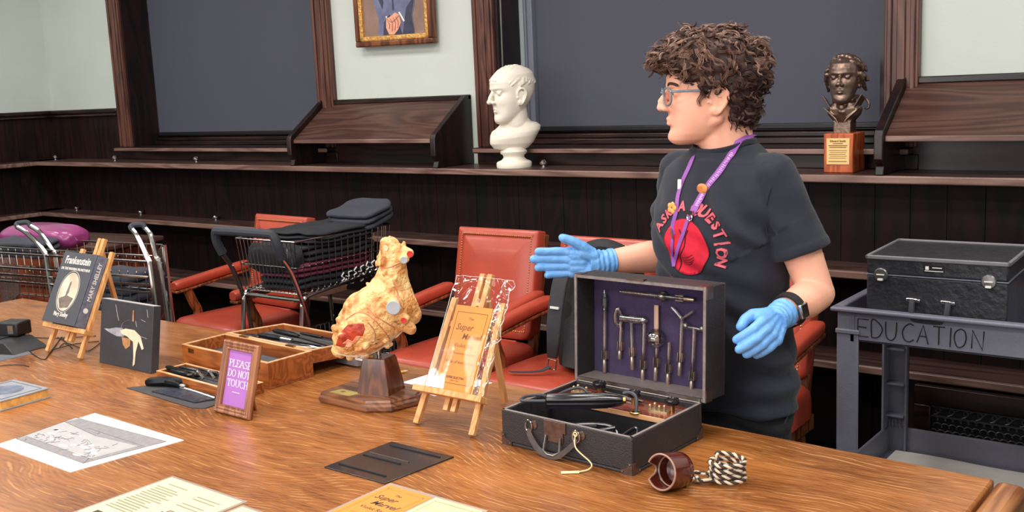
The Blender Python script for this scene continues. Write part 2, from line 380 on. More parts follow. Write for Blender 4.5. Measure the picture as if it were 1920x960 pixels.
# cast heater grille below the lowest ledge, right of the picture
g = tag(bpy.data.objects.new('radiator_grille', None), 'dark cast grille with scalloped holes below the lowest ledge, behind the grey cart', 'grille'); C.objects.link(g); g.location = (-.9, 3.93, 0)
MB().box(-.26, 1.4, 0, .03, .34, .415).box(-.26, 1.4, 0, .03, .02, .06).box(-.26, -.2, 0, .03, .06, .34).box(1.3, 1.4, 0, .03, .06, .34).build('grille_frame', M['dwoodx'], g, bevel=.004)
b = MB()
for i in range(56):
    for j in range(9):
        cx = -.19 + i * .0275 + (j % 2) * .01375; cz = .075 + j * .026
        b.tube([(cx + .0155 * math.cos(a), .014, cz + .0155 * math.sin(a)) for a in [PI * k / 5 for k in range(6)]], .0026, 4)
b.build('scallop_lattice', M['steel'] if 0 else mat('cast_iron', (88, 85, 92), .45, .5), g)
b = MB()
b.box(-.2, 1.3, .01, .018, .297, .302); b.box(-.2, 1.3, .01, .018, .334, .339)
for i in range(30):
    cx = -.17 + i * .05
    b.tube(ctr([(cx - .02, .014, .303), (cx - .005, .014, .31), (cx + .008, .014, .326), (cx + .022, .014, .334)], 4), .003, 4)
    b.tube([(cx - .006 + .009 * math.cos(a * .9), .014, .322 + .009 * math.sin(a * .9)) for a in range(7)], .0026, 4)
b.build('scroll_band', mat('cast_iron_scroll', (88, 85, 92), .45, .5), g)
MB().box(-.2, 1.3, .03, .05, .05, .34).build('grille_backing', M['blackm'], g)

# slanted display racks standing on the upper ledge between the windows
def rack(x0, x1, lab):
    t = thing('slanted_display_rack', lab, 'display rack', ((x0 + x1) / 2, 4.0, 1.2)); hw = (x1 - x0) / 2
    prof = [(0.0, .0), (.012, .035), (-.012, .06), (-.012, .15), (-.004, .172), (.012, .182), (.262, .366), (.298, .366), (.298, 0)]
    for sx, nm in ((-hw, 'side_panel'), (hw - .035, 'side_panel')):
        q = MB(); q.M = Matrix.Translation((sx, 0, 0)) @ Matrix(((0, 0, 1, 0), (1, 0, 0, 0), (0, 1, 0, 0), (0, 0, 0, 1))); q.prism(prof, 0, .035)
        q.build(nm, M['dwood'], t, bevel=.004)
    q = MB(); q.beam((0, .02, .142), (0, .29, .338), 2 * hw - .07, .018, up=(0, -.6, .8)); q.build('sloped_board', M['slope'], t, bevel=.002)
    MB().box(-hw + .035, hw - .035, .012, .024, .128, .15).build('front_lip', M['edge'], t, bevel=.003)
    MB().box(-hw, hw, .27, .298, .338, .366).box(-hw + .035, hw - .035, .262, .29, .318, .33).build('top_moulding', M['dwoodx'], t, bevel=.005)
    MB().box(-hw + .035, hw - .035, .27, .285, 0, .33).build('back_board', M['dwoodx'], t)
    return t
rack(-4.735, -3.585, 'dark slanted wooden display rack on the upper ledge below the portrait')
rack(-1.345, .45, 'dark slanted wooden display rack on the upper ledge, right of the bronze bust')

# portrait on the plaster between the windows
pf = thing('framed_portrait', 'gold framed oil portrait of a suited person with clasped hands', 'painting', (-4.08, 4.285, 1.85), rot=(R(1.2), R(.9), 0))
hw, hh, fw = .293, .76, .058
b = MB()
for x0, x1, z0, z1 in ((-hw, hw, 0, fw * .55), (-hw, hw, hh - fw * .55, hh), (-hw, -hw + fw * .55, fw * .5, hh - fw * .5), (hw - fw * .55, hw, fw * .5, hh - fw * .5)): b.box(x0, x1, -.045, 0, z0, z1)
b.build('outer_moulding', wood('walnut_moulding', (70, 34, 18), (140, 78, 42), 'Z', .35), pf, bevel=.008)
b = MB(); i0, i1 = fw * .5, fw
for x0, x1, z0, z1 in ((-hw + i0, hw - i0, i0, i1), (-hw + i0, hw - i0, hh - i1, hh - i0), (-hw + i0, -hw + i1, i0, hh - i0), (hw - i1, hw - i0, i0, hh - i0)): b.box(x0, x1, -.038, -.004, z0, z1)
gm = mat('gilt', (222, 168, 96), .38, .55, var=.25, scale=60, bump=.5, bscale=70); b.build('gilt_slip', gm, pf, bevel=.006)
b = MB()
for k in range(26): b.ball((-hw + i1 + .008 + k * .0185, -.036, i0 + .012), (.007, .004, .006), 4)
b.build('gilt_beading', gm, pf)
b = MB(); b.box(-hw + i1, hw - i1, -.022, -.006, i1, hh - i1); b.build('canvas', mat('painted_brown', (140, 112, 100), .6, var=.25, scale=8), pf)
b = MB(); b.M = Matrix(((1, 0, 0, 0), (0, 0, 1, -.0245), (0, 1, 0, 0), (0, 0, 0, 1)))
b.prism([(-.125, .058), (.15, .058), (.14, .16), (.17, .26), (.19, .40), (.17, .55), (.05, .60), (-.06, .60), (-.16, .55), (-.18, .42), (-.155, .26), (-.115, .15)], 0, .0015)
b.build('painted_suit', mat('painted_blue_grey', (104, 106, 136), .6, var=.35, scale=14), pf)
b = MB(); b.M = Matrix(((1, 0, 0, 0), (0, 0, 1, -.0262), (0, 1, 0, 0), (0, 0, 0, 1)))
b.prism([(.062, .059), (.148, .059), (.135, .16), (.165, .26), (.10, .2)], 0, .001); b.prism([(-.085, .059), (.06, .059), (.045, .10), (-.03, .17), (-.075, .13)], 0, .001); b.prism([(-.004, .19), (.006, .19), (.01, .6), (0, .6)], 0, .001); b.prism([(-.12, .28), (-.08, .2), (-.07, .24), (-.1, .36)], 0, .001); b.prism([(.09, .33), (.13, .25), (.14, .36), (.11, .42)], 0, .001)
b.build('painted_shadow_folds', mat('painted_dark_blue', (58, 58, 80), .6, var=.3, scale=20), pf)
b = MB(); b.M = Matrix(((1, 0, 0, 0), (0, 0, 1, -.0272), (0, 1, 0, 0), (0, 0, 0, 1)))
b.prism([(-.06, .10), (-.04, .062), (.0, .06), (.03, .085), (.055, .12), (.045, .165), (.015, .178), (-.03, .155), (-.055, .15)], 0, .0015)
b.build('painted_hands', mat('painted_skin', (226, 158, 130), .6, var=.2, scale=30), pf)
b = MB(); b.M = Matrix(((1, 0, 0, 0), (0, 0, 1, -.0286), (0, 1, 0, 0), (0, 0, 0, 1)))
for L_ in ([(-.048, .135), (-.03, .118), (-.034, .092)], [(-.022, .145), (-.008, .118), (-.014, .078)], [(.0, .15), (.016, .12), (.008, .082)], [(.02, .155), (.036, .125), (.03, .095)], [(-.055, .15), (-.01, .128), (.045, .16)]): b.tube(ctr([(x, z, 0) for x, z in L_], 5), .0018, 4, flat=.4)
b.build('painted_finger_shade', mat('painted_brown_line', (140, 78, 56), .6), pf)
b = MB(); b.M = Matrix(((1, 0, 0, 0), (0, 0, 1, -.0275), (0, 1, 0, 0), (0, 0, 0, 1))); b.prism([(.04, .178), (.05, .18), (.085, .13), (.075, .125)], 0, .0012); b.prism([(-.06, .158), (-.045, .163), (-.05, .15)], 0, .001)
b.build('painted_cuff', mat('painted_white', (236, 230, 222), .6), pf)
# ---------------------------------------------------------------- conference table
def quartered_oak(name, base0, base1, fleck, rough=.3):
    """brown oak with wandering pale flecks and fine pores, running along x"""
    m, t, b = nt(name); tc = nd(t, 'ShaderNodeTexCoord'); L = t.links.new; P_ = tc.outputs['Object']
    def noi(sc_, mp=None, det=2.0, rg=.5):
        src = P_
        if mp: q = nd(t, 'ShaderNodeMapping'); q.inputs['Scale'].default_value = mp; L(P_, q.inputs[0]); src = q.outputs[0]
        n = nd(t, 'ShaderNodeTexNoise', Scale=sc_, Detail=det, Roughness=rg); L(src, n.inputs['Vector']); return n.outputs['Fac']
    def ma(op, a, b_, c_=None):
        n = nd(t, 'ShaderNodeMath', operation=op)
        for k, x in enumerate((a, b_, c_)):
            if x is None: continue
            if isinstance(x, (int, float)): n.inputs[k].default_value = x
            else: L(x, n.inputs[k])
        return n.outputs[0]
    sp = nd(t, 'ShaderNodeSeparateXYZ'); L(P_, sp.inputs[0])
    ph = ma('MULTIPLY_ADD', sp.outputs[1], 62.0, ma('MULTIPLY_ADD', noi(1.5, det=1.0), 26.0, ma('MULTIPLY', noi(1.0, (7, 16, 7)), 1.6)))
    s_ = ma('SINE', ma('MULTIPLY', ph, 2 * PI), 0.0)
    band = ma('MULTIPLY_ADD', s_, .5, .5)
    fl = nd(t, 'ShaderNodeMapRange'); fl.inputs[1].default_value = .62; fl.inputs[2].default_value = .98; L(band, fl.inputs[0])
    mk = nd(t, 'ShaderNodeMapRange'); mk.inputs[1].default_value = .44; mk.inputs[2].default_value = .62; L(noi(1.0, (9, 30, 9), 3.0, .6), mk.inputs[0])
    pores = noi(1.0, (9, 260, 60), 3.0, .65)
    basef = ma('ADD', ma('MULTIPLY', noi(2.6, (.6, 1.6, 1), 3.0), .7), ma('ADD', ma('MULTIPLY', pores, .5), ma('MULTIPLY', band, -.12)))
    rp = ramp(t, basef, [(.38, S(*base0)), (.72, S(*base1))])
    mx = nd(t, 'ShaderNodeMix', data_type='RGBA'); L(ma('MULTIPLY', ma('MULTIPLY', fl.outputs[0], mk.outputs[0]), .75), mx.inputs[0]); L(rp.outputs[0], mx.inputs[6]); mx.inputs[7].default_value = S(*fleck)
    L(mx.outputs[2], b.inputs['Base Color']); b.inputs['Roughness'].default_value = rough; b.inputs['Coat Weight'].default_value = .25; b.inputs['Coat Roughness'].default_value = .15
    bp = nd(t, 'ShaderNodeBump', Strength=.05, Distance=.004); L(pores, bp.inputs['Height']); L(bp.outputs[0], b.inputs['Normal'])
    return m
M['oak'] = quartered_oak('golden_oak', (112, 62, 26), (180, 112, 54), (206, 146, 90))
M['oakend'] = wood('golden_oak_crossgrain', (126, 72, 38), (184, 124, 76), 'Y', .3, 1.0, .5, coat=.25)
tb = thing('conference_table', 'long golden oak conference table covered with exhibits', 'table', (-2.5, 1.5, 0))
def T2(x, y): return (x + 2.5, y - 1.5)
far = [(-.484, 2.195), (-1.14, 2.22), (-2.0, 2.262), (-2.8, 2.285), (-3.5, 2.29), (-4.56, 2.262)]
near = [(-4.56, .80), (-3.5, .74), (-2.5, .72), (-1.2, .75), (-.484, .80)]
b = MB(); b.prism([T2(*p) for p in far + near], .712, .76); b.build('tabletop', M['oak'], tb, bevel=.006, seg=3)
b = MB(); b.prism([T2(*p) for p in [(-.42, 2.19), (-.48, 2.195), (-.48, .80), (-.42, .80)]], .706, .7615); b.build('end_moulding', M['oakend'], tb, bevel=.016, seg=4)
b = MB(); b.box(.25 - 2.2, 1.8, -.55, -.50, .60, .712); b.box(-1.95, 1.8, .50, .55, .60, .712); b.box(-1.95, -1.9, -.5, .5, .6, .712); b.box(1.75, 1.8, -.5, .5, .6, .712); b.build('apron', M['dwoodx'], tb)
for sx in (-1.85, 1.72):
    for sy in (-.5, .5):
        MB().lathe([(.045, 0), (.05, .03), (.04, .08), (.055, .3), (.06, .5), (.05, .58), (.06, .62), (.06, .712)], 16, Matrix.Translation((sx, sy, 0))).build('leg', M['oakend'], tb)

# ---------------------------------------------------------------- red leather armchairs
M['leather'] = mat('red_leather', (178, 70, 50), .36, var=.10, scale=9, bump=.08, bscale=220, coat=.15)
M['cwood'] = wood('chair_walnut', (92, 44, 22), (160, 92, 52), 'Z', .35, 2, .5)
M['nail'] = mat('brass_nail', (214, 176, 112), .3, .9, var=.1)
def armchair(x, y, rz, lab):
    t = thing('leather_armchair', lab, 'chair', (x, y, 0), rz, 'red leather armchairs behind the table')
    # seat: crowned cushion
    q = MB(); hw, hd = .27, .245
    def ring(z, k, kk=0): 
        o = []
        for i in range(32):
            a = 2 * PI * i / 32; c, s_ = math.cos(a), math.sin(a); e = .32
            o.append((math.copysign(abs(c) ** e, c) * hw * k * (1 + .06 * -s_), math.copysign(abs(s_) ** e, s_) * hd * k, z))
        return o
    q.rings([ring(.385, .95), ring(.392, 1.0), ring(.455, 1.0), ring(.478, .985), ring(.492, .93), ring(.503, .75), ring(.51, .4), ring(.512, .1)])
    st = q.build('seat', M['leather'], t, smooth=60)
    q = MB()
    for i in range(46): q.ball((-.255 + i * .51 / 45, -.2435 * 1.0 - .002, .398), .0042, 4)
    q.build('nailhead_trim', M['nail'], st)
    q = MB(); q.box(-.25, .25, -.225, .225, .33, .388); q.build('seat_rail', M['cwood'], t, bevel=.005)
    # back, leaning
    al = math.atan2(.10, .47); Bm = FR((0, .215, .50), (1, 0, 0), (0, math.sin(al), math.cos(al)))   # x across, y up the back, z towards the front (-Y)... 
    Bm = Matrix.Translation((0, .235, .50)) @ Matrix.Rotation(-al, 4, 'X')
    q = MB(); q.M = Bm
    def brd(y, k, c):
        o = []
        w_, z0, z1 = .223 - k, .0 + k, .482 - k
        for (cx, cz, a0) in ((w_ - c, z1 - .008, 0), (-w_ + c, z1 - .008, 90), (-w_ + c, z0 + c, 180), (w_ - c, z0 + c, 270)):
            cc = .008 if a0 < 180 else c
            for a in range(0, 91, 18): o.append(((w_ - cc if cx > 0 else -w_ + cc) + cc * math.cos(R(a0 + a)), y, cz + cc * math.sin(R(a0 + a))))
        return o
    q.rings([brd(.03, .004, .05), brd(.028, 0, .05), brd(-.022, 0, .05), brd(-.03, .006, .05), brd(-.033, .03, .04), brd(-.026, .036, .04), brd(-.034, .055, .035), brd(-.036, .15, .02)])
    bk = q.build('backrest', M['leather'], t, smooth=50)
    q = MB(); q.M = Bm
    pts = [(-.19 + i * .38 / 34, .452) for i in range(35)] + [(s_ * .192, .04 + i * .405 / 36) for s_ in (-1, 1) for i in range(37)] + [(-.19 + i * .38 / 34, .036) for i in range(35)]
    for px, pz in pts: q.ball((px, -.0325, pz), .004, 4)
    q.build('nailhead_trim', M['nail'], bk)
    q = MB(); q.M = Bm
    q.box(-.15, .15, -.028, -.0, -.115, -.005); q.build('lower_back_pad', M['leather'], t, bevel=.008)
    for s_ in (-1, 1):
        q = MB(); q.M = Bm; q.beam((s_ * .195, .035, -.14), (s_ * .205, .038, .47), .04, .04, up=(0, 1, 0)); q.beam((s_ * .195, .02, -.15), (s_ * .17, .0, -.02), .035, .03, up=(0, 1, 0))
        q.build('back_post', M['cwood'], t, bevel=.006)
    for s_ in (-1, 1):
        MB().tube(ctr([(s_ * .2, .20, .40), (s_ * .205, .215, .25), (s_ * .21, .25, .1), (s_ * .215, .285, .0)], 5), .021, 4).build('rear_leg', M['cwood'], t, smooth=0, bevel=.004)
        MB().tube([(s_ * .225, -.2, .36), (s_ * .222, -.2, .2), (s_ * .22, -.2, 0)], [.028, .023, .017], 12).build('front_leg', M['cwood'], t)
        # arms
        q = MB(); L = [(s_ * .252, .255, .705), (s_ * .258, .1, .690), (s_ * .262, -.08, .668), (s_ * .262, -.205, .655)]
        rs = []
        for i, p in enumerate(ctr(L, 5)):
            k = 1 if 0 < i < 15 else .82; w_, h_ = .032 * k, .024 * k
            rs.append([(p.x + w_ * math.copysign(abs(math.cos(a)) ** .6, math.cos(a)), p.y, p.z + h_ * math.copysign(abs(math.sin(a)) ** .6, math.sin(a))) for a in [2 * PI * j / 16 for j in range(16)]])
        q.rings(rs); ar = q.build('armrest', M['leather'], t, smooth=50)
        q = MB()
        for i, p in enumerate(L[:-1]): q.beam((p[0], p[1], p[2] - .03), (L[i + 1][0], L[i + 1][1], L[i + 1][2] - .03), .058, .014)
        q.build('arm_rail', M['cwood'], t, bevel=.004)
        q = MB(); q.tube(ctr([(s_ * .26, -.13, .635), (s_ * .262, -.10, .56), (s_ * .262, -.075, .50), (s_ * .258, -.10, .44), (s_ * .25, -.13, .40)], 6), [.020] * 25, 8, flat=1.35); q.build('arm_support', M['cwood'], t)
    return t
armchair(-4.37, 3.28, R(-3), 'red leather armchair at the far left, partly behind the wire shopping cart')
armchair(-2.87, 3.28, R(1.5), 'red leather armchair behind the orange booklet easel, its back fully in view')
armchair(-2.27, 3.22, R(0), 'red leather armchair holding the black backpack')
armchair(-1.63, 3.27, R(0), 'red leather armchair standing behind the person')

# ---------------------------------------------------------------- wire shopping carts
def wires(q, x0, x1, y0, y1, z0, z1, taper=.9, n=16, r=.0022, rim=.0045, mid=True, floor=True, sh=0.0):
    """wire basket; narrower at the bottom"""
    cx, cy = (x0 + x1) / 2, (y0 + y1) / 2
    def at(x, y, k): return (cx + (x - cx) * k + sh * (y - y0), cy + (y - cy) * k)
    rect = lambda k, z: [at(x0, y0, k) + (z,), at(x1, y0, k) + (z,), at(x1, y1, k) + (z,), at(x0, y1, k) + (z,)]
    for k, z, rr in ((1, z1, rim), (taper, z0, rim * .8)) + (((1 + taper) / 2, (z0 + z1) / 2, rim * .8),) * mid:
        q.tube(rect(k, z), rr, 6, closed=True)
    for i in range(n + 1):
        for y in (y0, y1):
            x = x0 + (x1 - x0) * i / n; q.tube([at(x, y, 1) + (z1,), at(x, y, taper) + (z0,)], r, 4)
        q_ = 1.3; y = y0 + (y1 - y0) * i / n
        for x in (x0, x1): q.tube([at(x, y, 1) + (z1,), at(x, y, taper) + (z0,)], r, 4)
        if floor:
            q.tube([at(x0, y, taper) + (z0,), at(x1, y, taper) + (z0,)], r, 4)
def caster(t, x, y):
    e = MB(); e.cyl((x - .012, y, .05), (x + .012, y, .05), .05, n=20); c_ = e.build('wheel', M['blackm'], t)
    MB().beam((x - .018, y, .05), (x - .018, y + .02, .13), .004, .025, up=(0, 1, 0)).beam((x + .018, y, .05), (x + .018, y + .02, .13), .004, .025, up=(0, 1, 0)).box(x - .02, x + .02, y, y + .04, .125, .135).build('fork', M['steel'], c_)
M['grip'] = mat('dark_foam_grip', (52, 54, 62), .7, var=.06)
ct = thing('shopping_cart', 'two-tier wire shopping cart with a black foam handle, heaped with dark clothes', 'shopping cart', (-3.84, 3.0, 0), R(2), 'wire shopping carts')
for s_ in (-1, 1):
    x = s_ * .205
    MB().tube(ctr([(x, -.02, .88), (x, .03, .80), (x * 1.0, .09, .62), (x, .12, .4), (x, .14, .14)], 6), .0115, 8).build('handle_post', M['chrome'], ct)
    MB().tube(ctr([(x * .98, .03, .30), (x * .98, .07, .6), (x * .98, .085, .665), (x * .98, .14, .69), (x * .98, .4, .71), (x * .98, .66, .735)], 6), .0105, 8).build('side_rail', M['chrome'], ct)
    MB().tube(ctr([(x, .14, .16), (x, .4, .16), (x, .66, .18)], 4), .011, 8).build('lower_rail', M['chrome'], ct)
    caster(ct, x, .17); caster(ct, x, .64)
    MB().tube(ctr([(x * .98, .62, .735), (x * .98, .645, .5), (x, .655, .14)], 5), .0105, 8).build('front_post', M['chrome'], ct)
g_ = [(-.205, -.02, .885), (-.21, -.045, .945), (-.195, -.055, .992), (-.15, -.058, 1.0), (.15, -.058, 1.0), (.195, -.055, .992), (.21, -.045, .945), (.205, -.02, .885)]
MB().tube(ctr(g_, 5), .0215, 10).build('handle_grip', M['grip'], ct)
MB().tube([(-.2, .085, .672), (.2, .085, .672)], .010, 8).build('cross_rail', M['chrome'], ct); MB().tube([(-.2, .66, .735), (.2, .66, .735)], .010, 8).build('cross_rail', M['chrome'], ct)
q = MB(); wires(q, -.20, .20, .06, .70, .70, .945, .93, 15, .0028); q.build('upper_basket', M['chrome'], ct)
q = MB(); wires(q, -.20, .20, .14, .78, .27, .42, .96, 20); q.build('lower_basket', M['chrome'], ct)
MB().box(.203, .209, .12, .36, .672, .70).build('label_strip', mat('label_brown', (110, 78, 66), .5, var=.3, scale=50), ct)
# the wide cart at the far left: long side towards the table
cl = thing('shopping_cart', 'wide chrome wire cart at the far left, holding a purple bag', 'shopping cart', (-4.765, 2.49, 0), R(8.5), 'wire shopping carts')
A, B_ = 0.0, .70
for x in (A, B_):
    dx, dz = ((-.17, .105) if x == A else (-.075, .115))
    for k, off in ((0, 0), (1, .042)):
        MB().tube(ctr([(x + dx + off * .6, off * 1.2, .93 + dz), (x + dx * .6 + off * .7, off * 1.1, .93 + dz * .72), (x + off * .2, off, .925), (x + .015 + off * .4, off, .86), (x + .03 + off * .5, off, .5), (x + .04 + off * .5, off, .13)], 6), .0115, 8).build('handle_post', M['chrome'], cl)
    caster(cl, x + .04, .03); caster(cl, x - .20, .27)
    MB().tube(ctr([(x - .18, .28, .13), (x - .19, .28, .5), (x - .2, .28, .93)], 5), .011, 8).build('rear_post', M['chrome'], cl)
for x, dx, dz in ((A, -.17, .105), (B_, -.075, .115)): MB().tube(ctr([(x + dx, 0, .93 + dz), (x + dx - .02, .012, .945 + dz), (x + dx + .01, .045, .948 + dz), (x + dx + .025, .05, .93 + dz)], 5), .0125, 8).build('handle_grip', M['grip'], cl)
q = MB(); wires(q, -.42, .70, .03, .30, .62, .925, .985, 20, sh=-.85, floor=False); q.build('upper_basket', M['chrome'], cl)
q = MB()
for z in (.905, .835, .80, .765): q.tube([(-.42, -.004, z), (.70, -.004, z)], .006, 6)
q.build('front_rail', M['chrome'], cl)
# brown wooden chest behind it
ch = thing('wooden_chest', 'brown wooden chest of drawers against the far left edge, behind the wire cart', 'chest', (-5.75, 3.22, 0), R(8))
MB().box(-.75, .45, -.2, .2, .04, .80).build('carcass', wood('red_brown_wood', (70, 28, 14), (128, 62, 34), 'X', .4, 1, .5), ch, bevel=.01)
MB().box(-.78, .48, -.22, .22, .80, .83).build('top', M['slope'], ch, bevel=.008)
for z in (.1, .33, .57): 
    d_ = MB().box(-.71, .41, -.212, -.198, z, z + .2).build('drawer', wood('red_brown_front', (80, 34, 17), (134, 66, 36), 'X', .4, 1, .5), ch, bevel=.005)
    MB().ball((-.15, -.225, z + .1), .016, 6).build('knob', M['brass'], d_)

# ---------------------------------------------------------------- clothes and bags in the carts
def cloth(name, lab, cat, c, size, m, rz=0, seed=0, amp=.28, fold=7, group=None, tilt=(0, 0), flat=.55):
    """a folded, rumpled garment: rounded slab with folds"""
    rnd = random.Random(seed); o = V((rnd.uniform(-9, 9), rnd.uniform(-9, 9), rnd.uniform(-9, 9)))
    t = MB(); nu, nv = 44, 22; rs = []
    for i in range(1, nv):
        th = PI * i / nv; ring = []
        for j in range(nu):
            ph = 2 * PI * j / nu; e = flat
            f = lambda x, k: math.copysign(abs(x) ** k, x)
            p = V((f(math.sin(th), .6) * f(math.cos(ph), e), f(math.sin(th), .6) * f(math.sin(ph), e), -f(math.cos(th), .8)))
            d = noise.noise(V((p.x * 1.6, p.y * 2.2, p.z * 1.2)) + o) * amp + (.5 - abs(noise.noise(V((p.x * 2.6, p.y * 3.4, p.z * 2)) + o))) * amp * .9 + amp * .42 * math.sin(fold * (p.y * 1.3 + p.x * .5 + noise.noise(p * 1.4 + o) * 1.1)) * (1 - abs(p.z) * .3)
            k = 1 + d * (.7 if p.z > 0 else .25)
            ring.append((p.x * size[0] * (1 + d * .25), p.y * size[1] * (1 + d * .25), p.z * size[2] * k))
        rs.append(ring)
    t.rings(rs); ob = t.build(name, m, smooth=180, sub=1)
    ob.location = c; ob.rotation_euler = (tilt[0], tilt[1], rz)
    return tag(ob, lab, cat, group)
def folded(name, lab, cat, c, size, m, rz=0, seed=0, layers=3, wave=.010, group=None, tilt=(0, 0), rise=0.0, sq=.45):
    """a folded garment: soft layers one over the other, edges not quite flush, following one gentle wave"""
    o = V((seed * 1.7, seed * .9, seed * 2.3)); t = MB(); h = 2 * size[2] / layers; prof = [(.04, 1), (.35, 1.03), (.7, 1.0), (.9, .97), (.97, .86), (1.0, .5), (.97, .14), (.9, .0), (.5, .0), (.04, .0)]
    for i in range(layers):
        rs = []
        for r_, zf in prof:
            ring = []
            for j in range(60):
                a = 2 * PI * j / 60; ca, sa = math.cos(a), math.sin(a); f = lambda x: math.copysign(abs(x) ** sq, x)
                k = 1 + .05 * noise.noise(V((ca * 1.6, sa * 1.6, i * 3.1)) + o) + .025 * noise.noise(V((ca * 5, sa * 5, i * 2.2)) + o)
                x, y = f(ca) * r_ * size[0] * k, f(sa) * r_ * size[1] * k
                z = -size[2] + h * (i + zf * .93) + wave * (noise.noise(V((x * 7, y * 7, 0)) + o) + .5 * noise.noise(V((x * 19, y * 19, i * .4)) + o)) + rise * (y / size[1]) ** 2 * (1 if y > 0 else 0)
                ring.append((x, y, z))
            rs.append(ring)
        t.rings(rs)
    ob = t.build(name, m, smooth=180, sub=1); ob.location = c; ob.rotation_euler = (tilt[0], tilt[1], rz)
    return tag(ob, lab, cat, group)
M['clothblk'] = mat('black_cotton', (34, 34, 40), .85, var=.15, bump=.2, bscale=300)
M['clothnavy'] = mat('charcoal_fleece', (58, 60, 70), .9, var=.1, bump=.2, bscale=300)
M['clothmar'] = mat('maroon_cotton', (104, 36, 62), .85, var=.2, bump=.2, bscale=300)
M['plum'] = mat('plum_satin', (142, 56, 112), .3, var=.2, bump=.1, bscale=30, coat=.4)
folded('folded_jacket', 'thick black jacket heaped along the top of the shopping cart', 'jacket', (-3.83, 3.42, .945), (.185, .25, .030), M['clothblk'], R(2), 3, layers=3, wave=.014, group='clothes in the shopping cart')
folded('folded_jacket', 'charcoal fleece folded at the raised right end of the shopping cart heap', 'jacket', (-3.78, 3.62, 1.0), (.15, .12, .042), M['clothnavy'], R(8), 5, layers=3, rise=.012, tilt=(R(10), 0), group='clothes in the shopping cart')
folded('folded_jacket', 'black jacket packed inside the shopping cart basket under the heap', 'jacket', (-3.84, 3.40, .873), (.172, .25, .042), M['clothblk'], R(2), 17, layers=3, group='clothes in the shopping cart')
cloth('tote_bag', 'black cloth bag hanging inside the shopping cart under its handle', 'bag', (-3.86, 3.13, .85), (.165, .05, .07), M['clothblk'], R(2), 8, group='clothes in the shopping cart')
folded('folded_sweater', 'maroon sweater in the middle of the shopping cart basket', 'sweater', (-3.84, 3.36, .80), (.172, .27, .034), M['clothmar'], R(2), 11, layers=3, group='clothes in the shopping cart')
cs = folded('folded_shirt', 'black shirt with white printed lettering low in the shopping cart', 'shirt', (-3.84, 3.36, .735), (.172, .27, .028), M['clothblk'], R(2), 13, layers=2, group='clothes in the shopping cart')
q = MB(); fr_ = FR((-3.661, 3.46, .748), (0, 1, 0), (.18, 0, 1))
for i, (u, v_, a) in enumerate(((-.10, -.01, 20), (-.06, 0, -30), (-.02, .005, 12), (.02, .012, -18), (.06, .018, 24), (.095, .022, -8), (-.08, -.045, 15), (-.03, -.04, -20), (.03, -.035, 10))):
    q.M = fr_ @ Matrix.Translation((u, v_, .006)) @ Matrix.Rotation(R(a), 4, 'Z'); q.tube(ctr([(-.012, -.018, 0), (.008, -.012, 0), (-.006, .004, 0), (.012, .018, 0)], 4), .0042, 5, flat=.5)
wl = q.build('printed_lettering', M['white']); wl.parent = cs; wl.matrix_parent_inverse = (Matrix.Translation(cs.location) @ Euler(cs.rotation_euler).to_matrix().to_4x4()).inverted()
cloth('garment_bag', 'shiny purple bag slumped over the far left cart', 'bag', (-5.22, 2.74, .935), (.28, .11, .065), M['plum'], R(8), 21, .16, 3, group='clothes in the far left cart')
folded('folded_jacket', 'dark grey jacket lying on the left end of the far left cart', 'jacket', (-5.12, 2.58, .915), (.20, .09, .04), M['clothnavy'], R(8), 24, layers=3, wave=.016, group='clothes in the far left cart')
folded('folded_jacket', 'black jacket bunched inside the right half of the far left cart', 'jacket', (-4.42, 2.66, .74), (.16, .09, .10), M['clothnavy'], R(8), 29, layers=4, wave=.02, group='clothes in the far left cart')

# ---------------------------------------------------------------- backpack on the third chair
bp = thing('backpack', 'black backpack leaning on a red armchair seat, straps towards the table', 'backpack', (-2.125, 3.19, .512), R(-4))
M['nylon'] = mat('black_nylon', (38, 38, 42), .65, var=.12, scale=20, bump=.3, bscale=400)
M['nylon2'] = mat('charcoal_padding', (58, 58, 62), .8, var=.1, bump=.4, bscale=500)
q = MB(); rs = []
for i, (z, w_, d0, d1) in enumerate([(.0, .12, -.02, .10), (.02, .165, -.05, .14), (.1, .175, -.055, .16), (.25, .175, -.04, .17), (.36, .165, -.015, .17), (.42, .14, .01, .165), (.45, .09, .04, .14), (.455, .03, .07, .11)]):
    rs.append([(w_ * math.copysign(abs(math.cos(a)) ** .55, math.cos(a)), (d0 + d1) / 2 + (d1 - d0) / 2 * math.copysign(abs(math.sin(a)) ** .6, math.sin(a)), z) for a in [2 * PI * k / 32 for k in range(32)]])
q.rings(rs); q.build('bag', M['nylon'], bp, smooth=60)
q = MB(); q.sheet(lambda u, v: (-.10 + .2 * u, -.062 + .045 * v - .010 * math.sin(PI * u) - .004, .03 + .30 * v), 10, 10, .012); q.build('back_pad', M['nylon2'], bp)
for s_, nm in ((-1, 'l'), (1, 'r')):
    cen = ctr([(s_ * .06, .0, .43), (s_ * .078, -.065, .38), (s_ * .088, -.10, .25), (s_ * .10, -.105, .13), (s_ * .125, -.085, .06)], 6); q = MB()
    rs = []
    for i, p in enumerate(cen):
        k = i / (len(cen) - 1); w_ = .034 - .012 * max(0, k - .6) / .4
        rs.append([(p.x - w_, p.y, p.z), (p.x - w_, p.y - .012, p.z + .004), (p.x + w_, p.y - .012, p.z + .004), (p.x + w_, p.y, p.z)])
    q.rings(rs); sp = q.build('shoulder_strap', M['nylon2'], bp, bevel=.004)
    MB().tube([(s_ * .125 - .02, -.09, .055), (s_ * .125 + .02, -.09, .055), (s_ * .125 + .02, -.10, .02), (s_ * .125 - .02, -.10, .02)], .0035, 6, closed=True).build('buckle', M['steel'], sp)
    MB().box(s_ * .085 - .02, s_ * .085 + .02, -.118, -.112, .262, .27).build('reflective_bar', M['white'], sp) if s_ < 0 else None
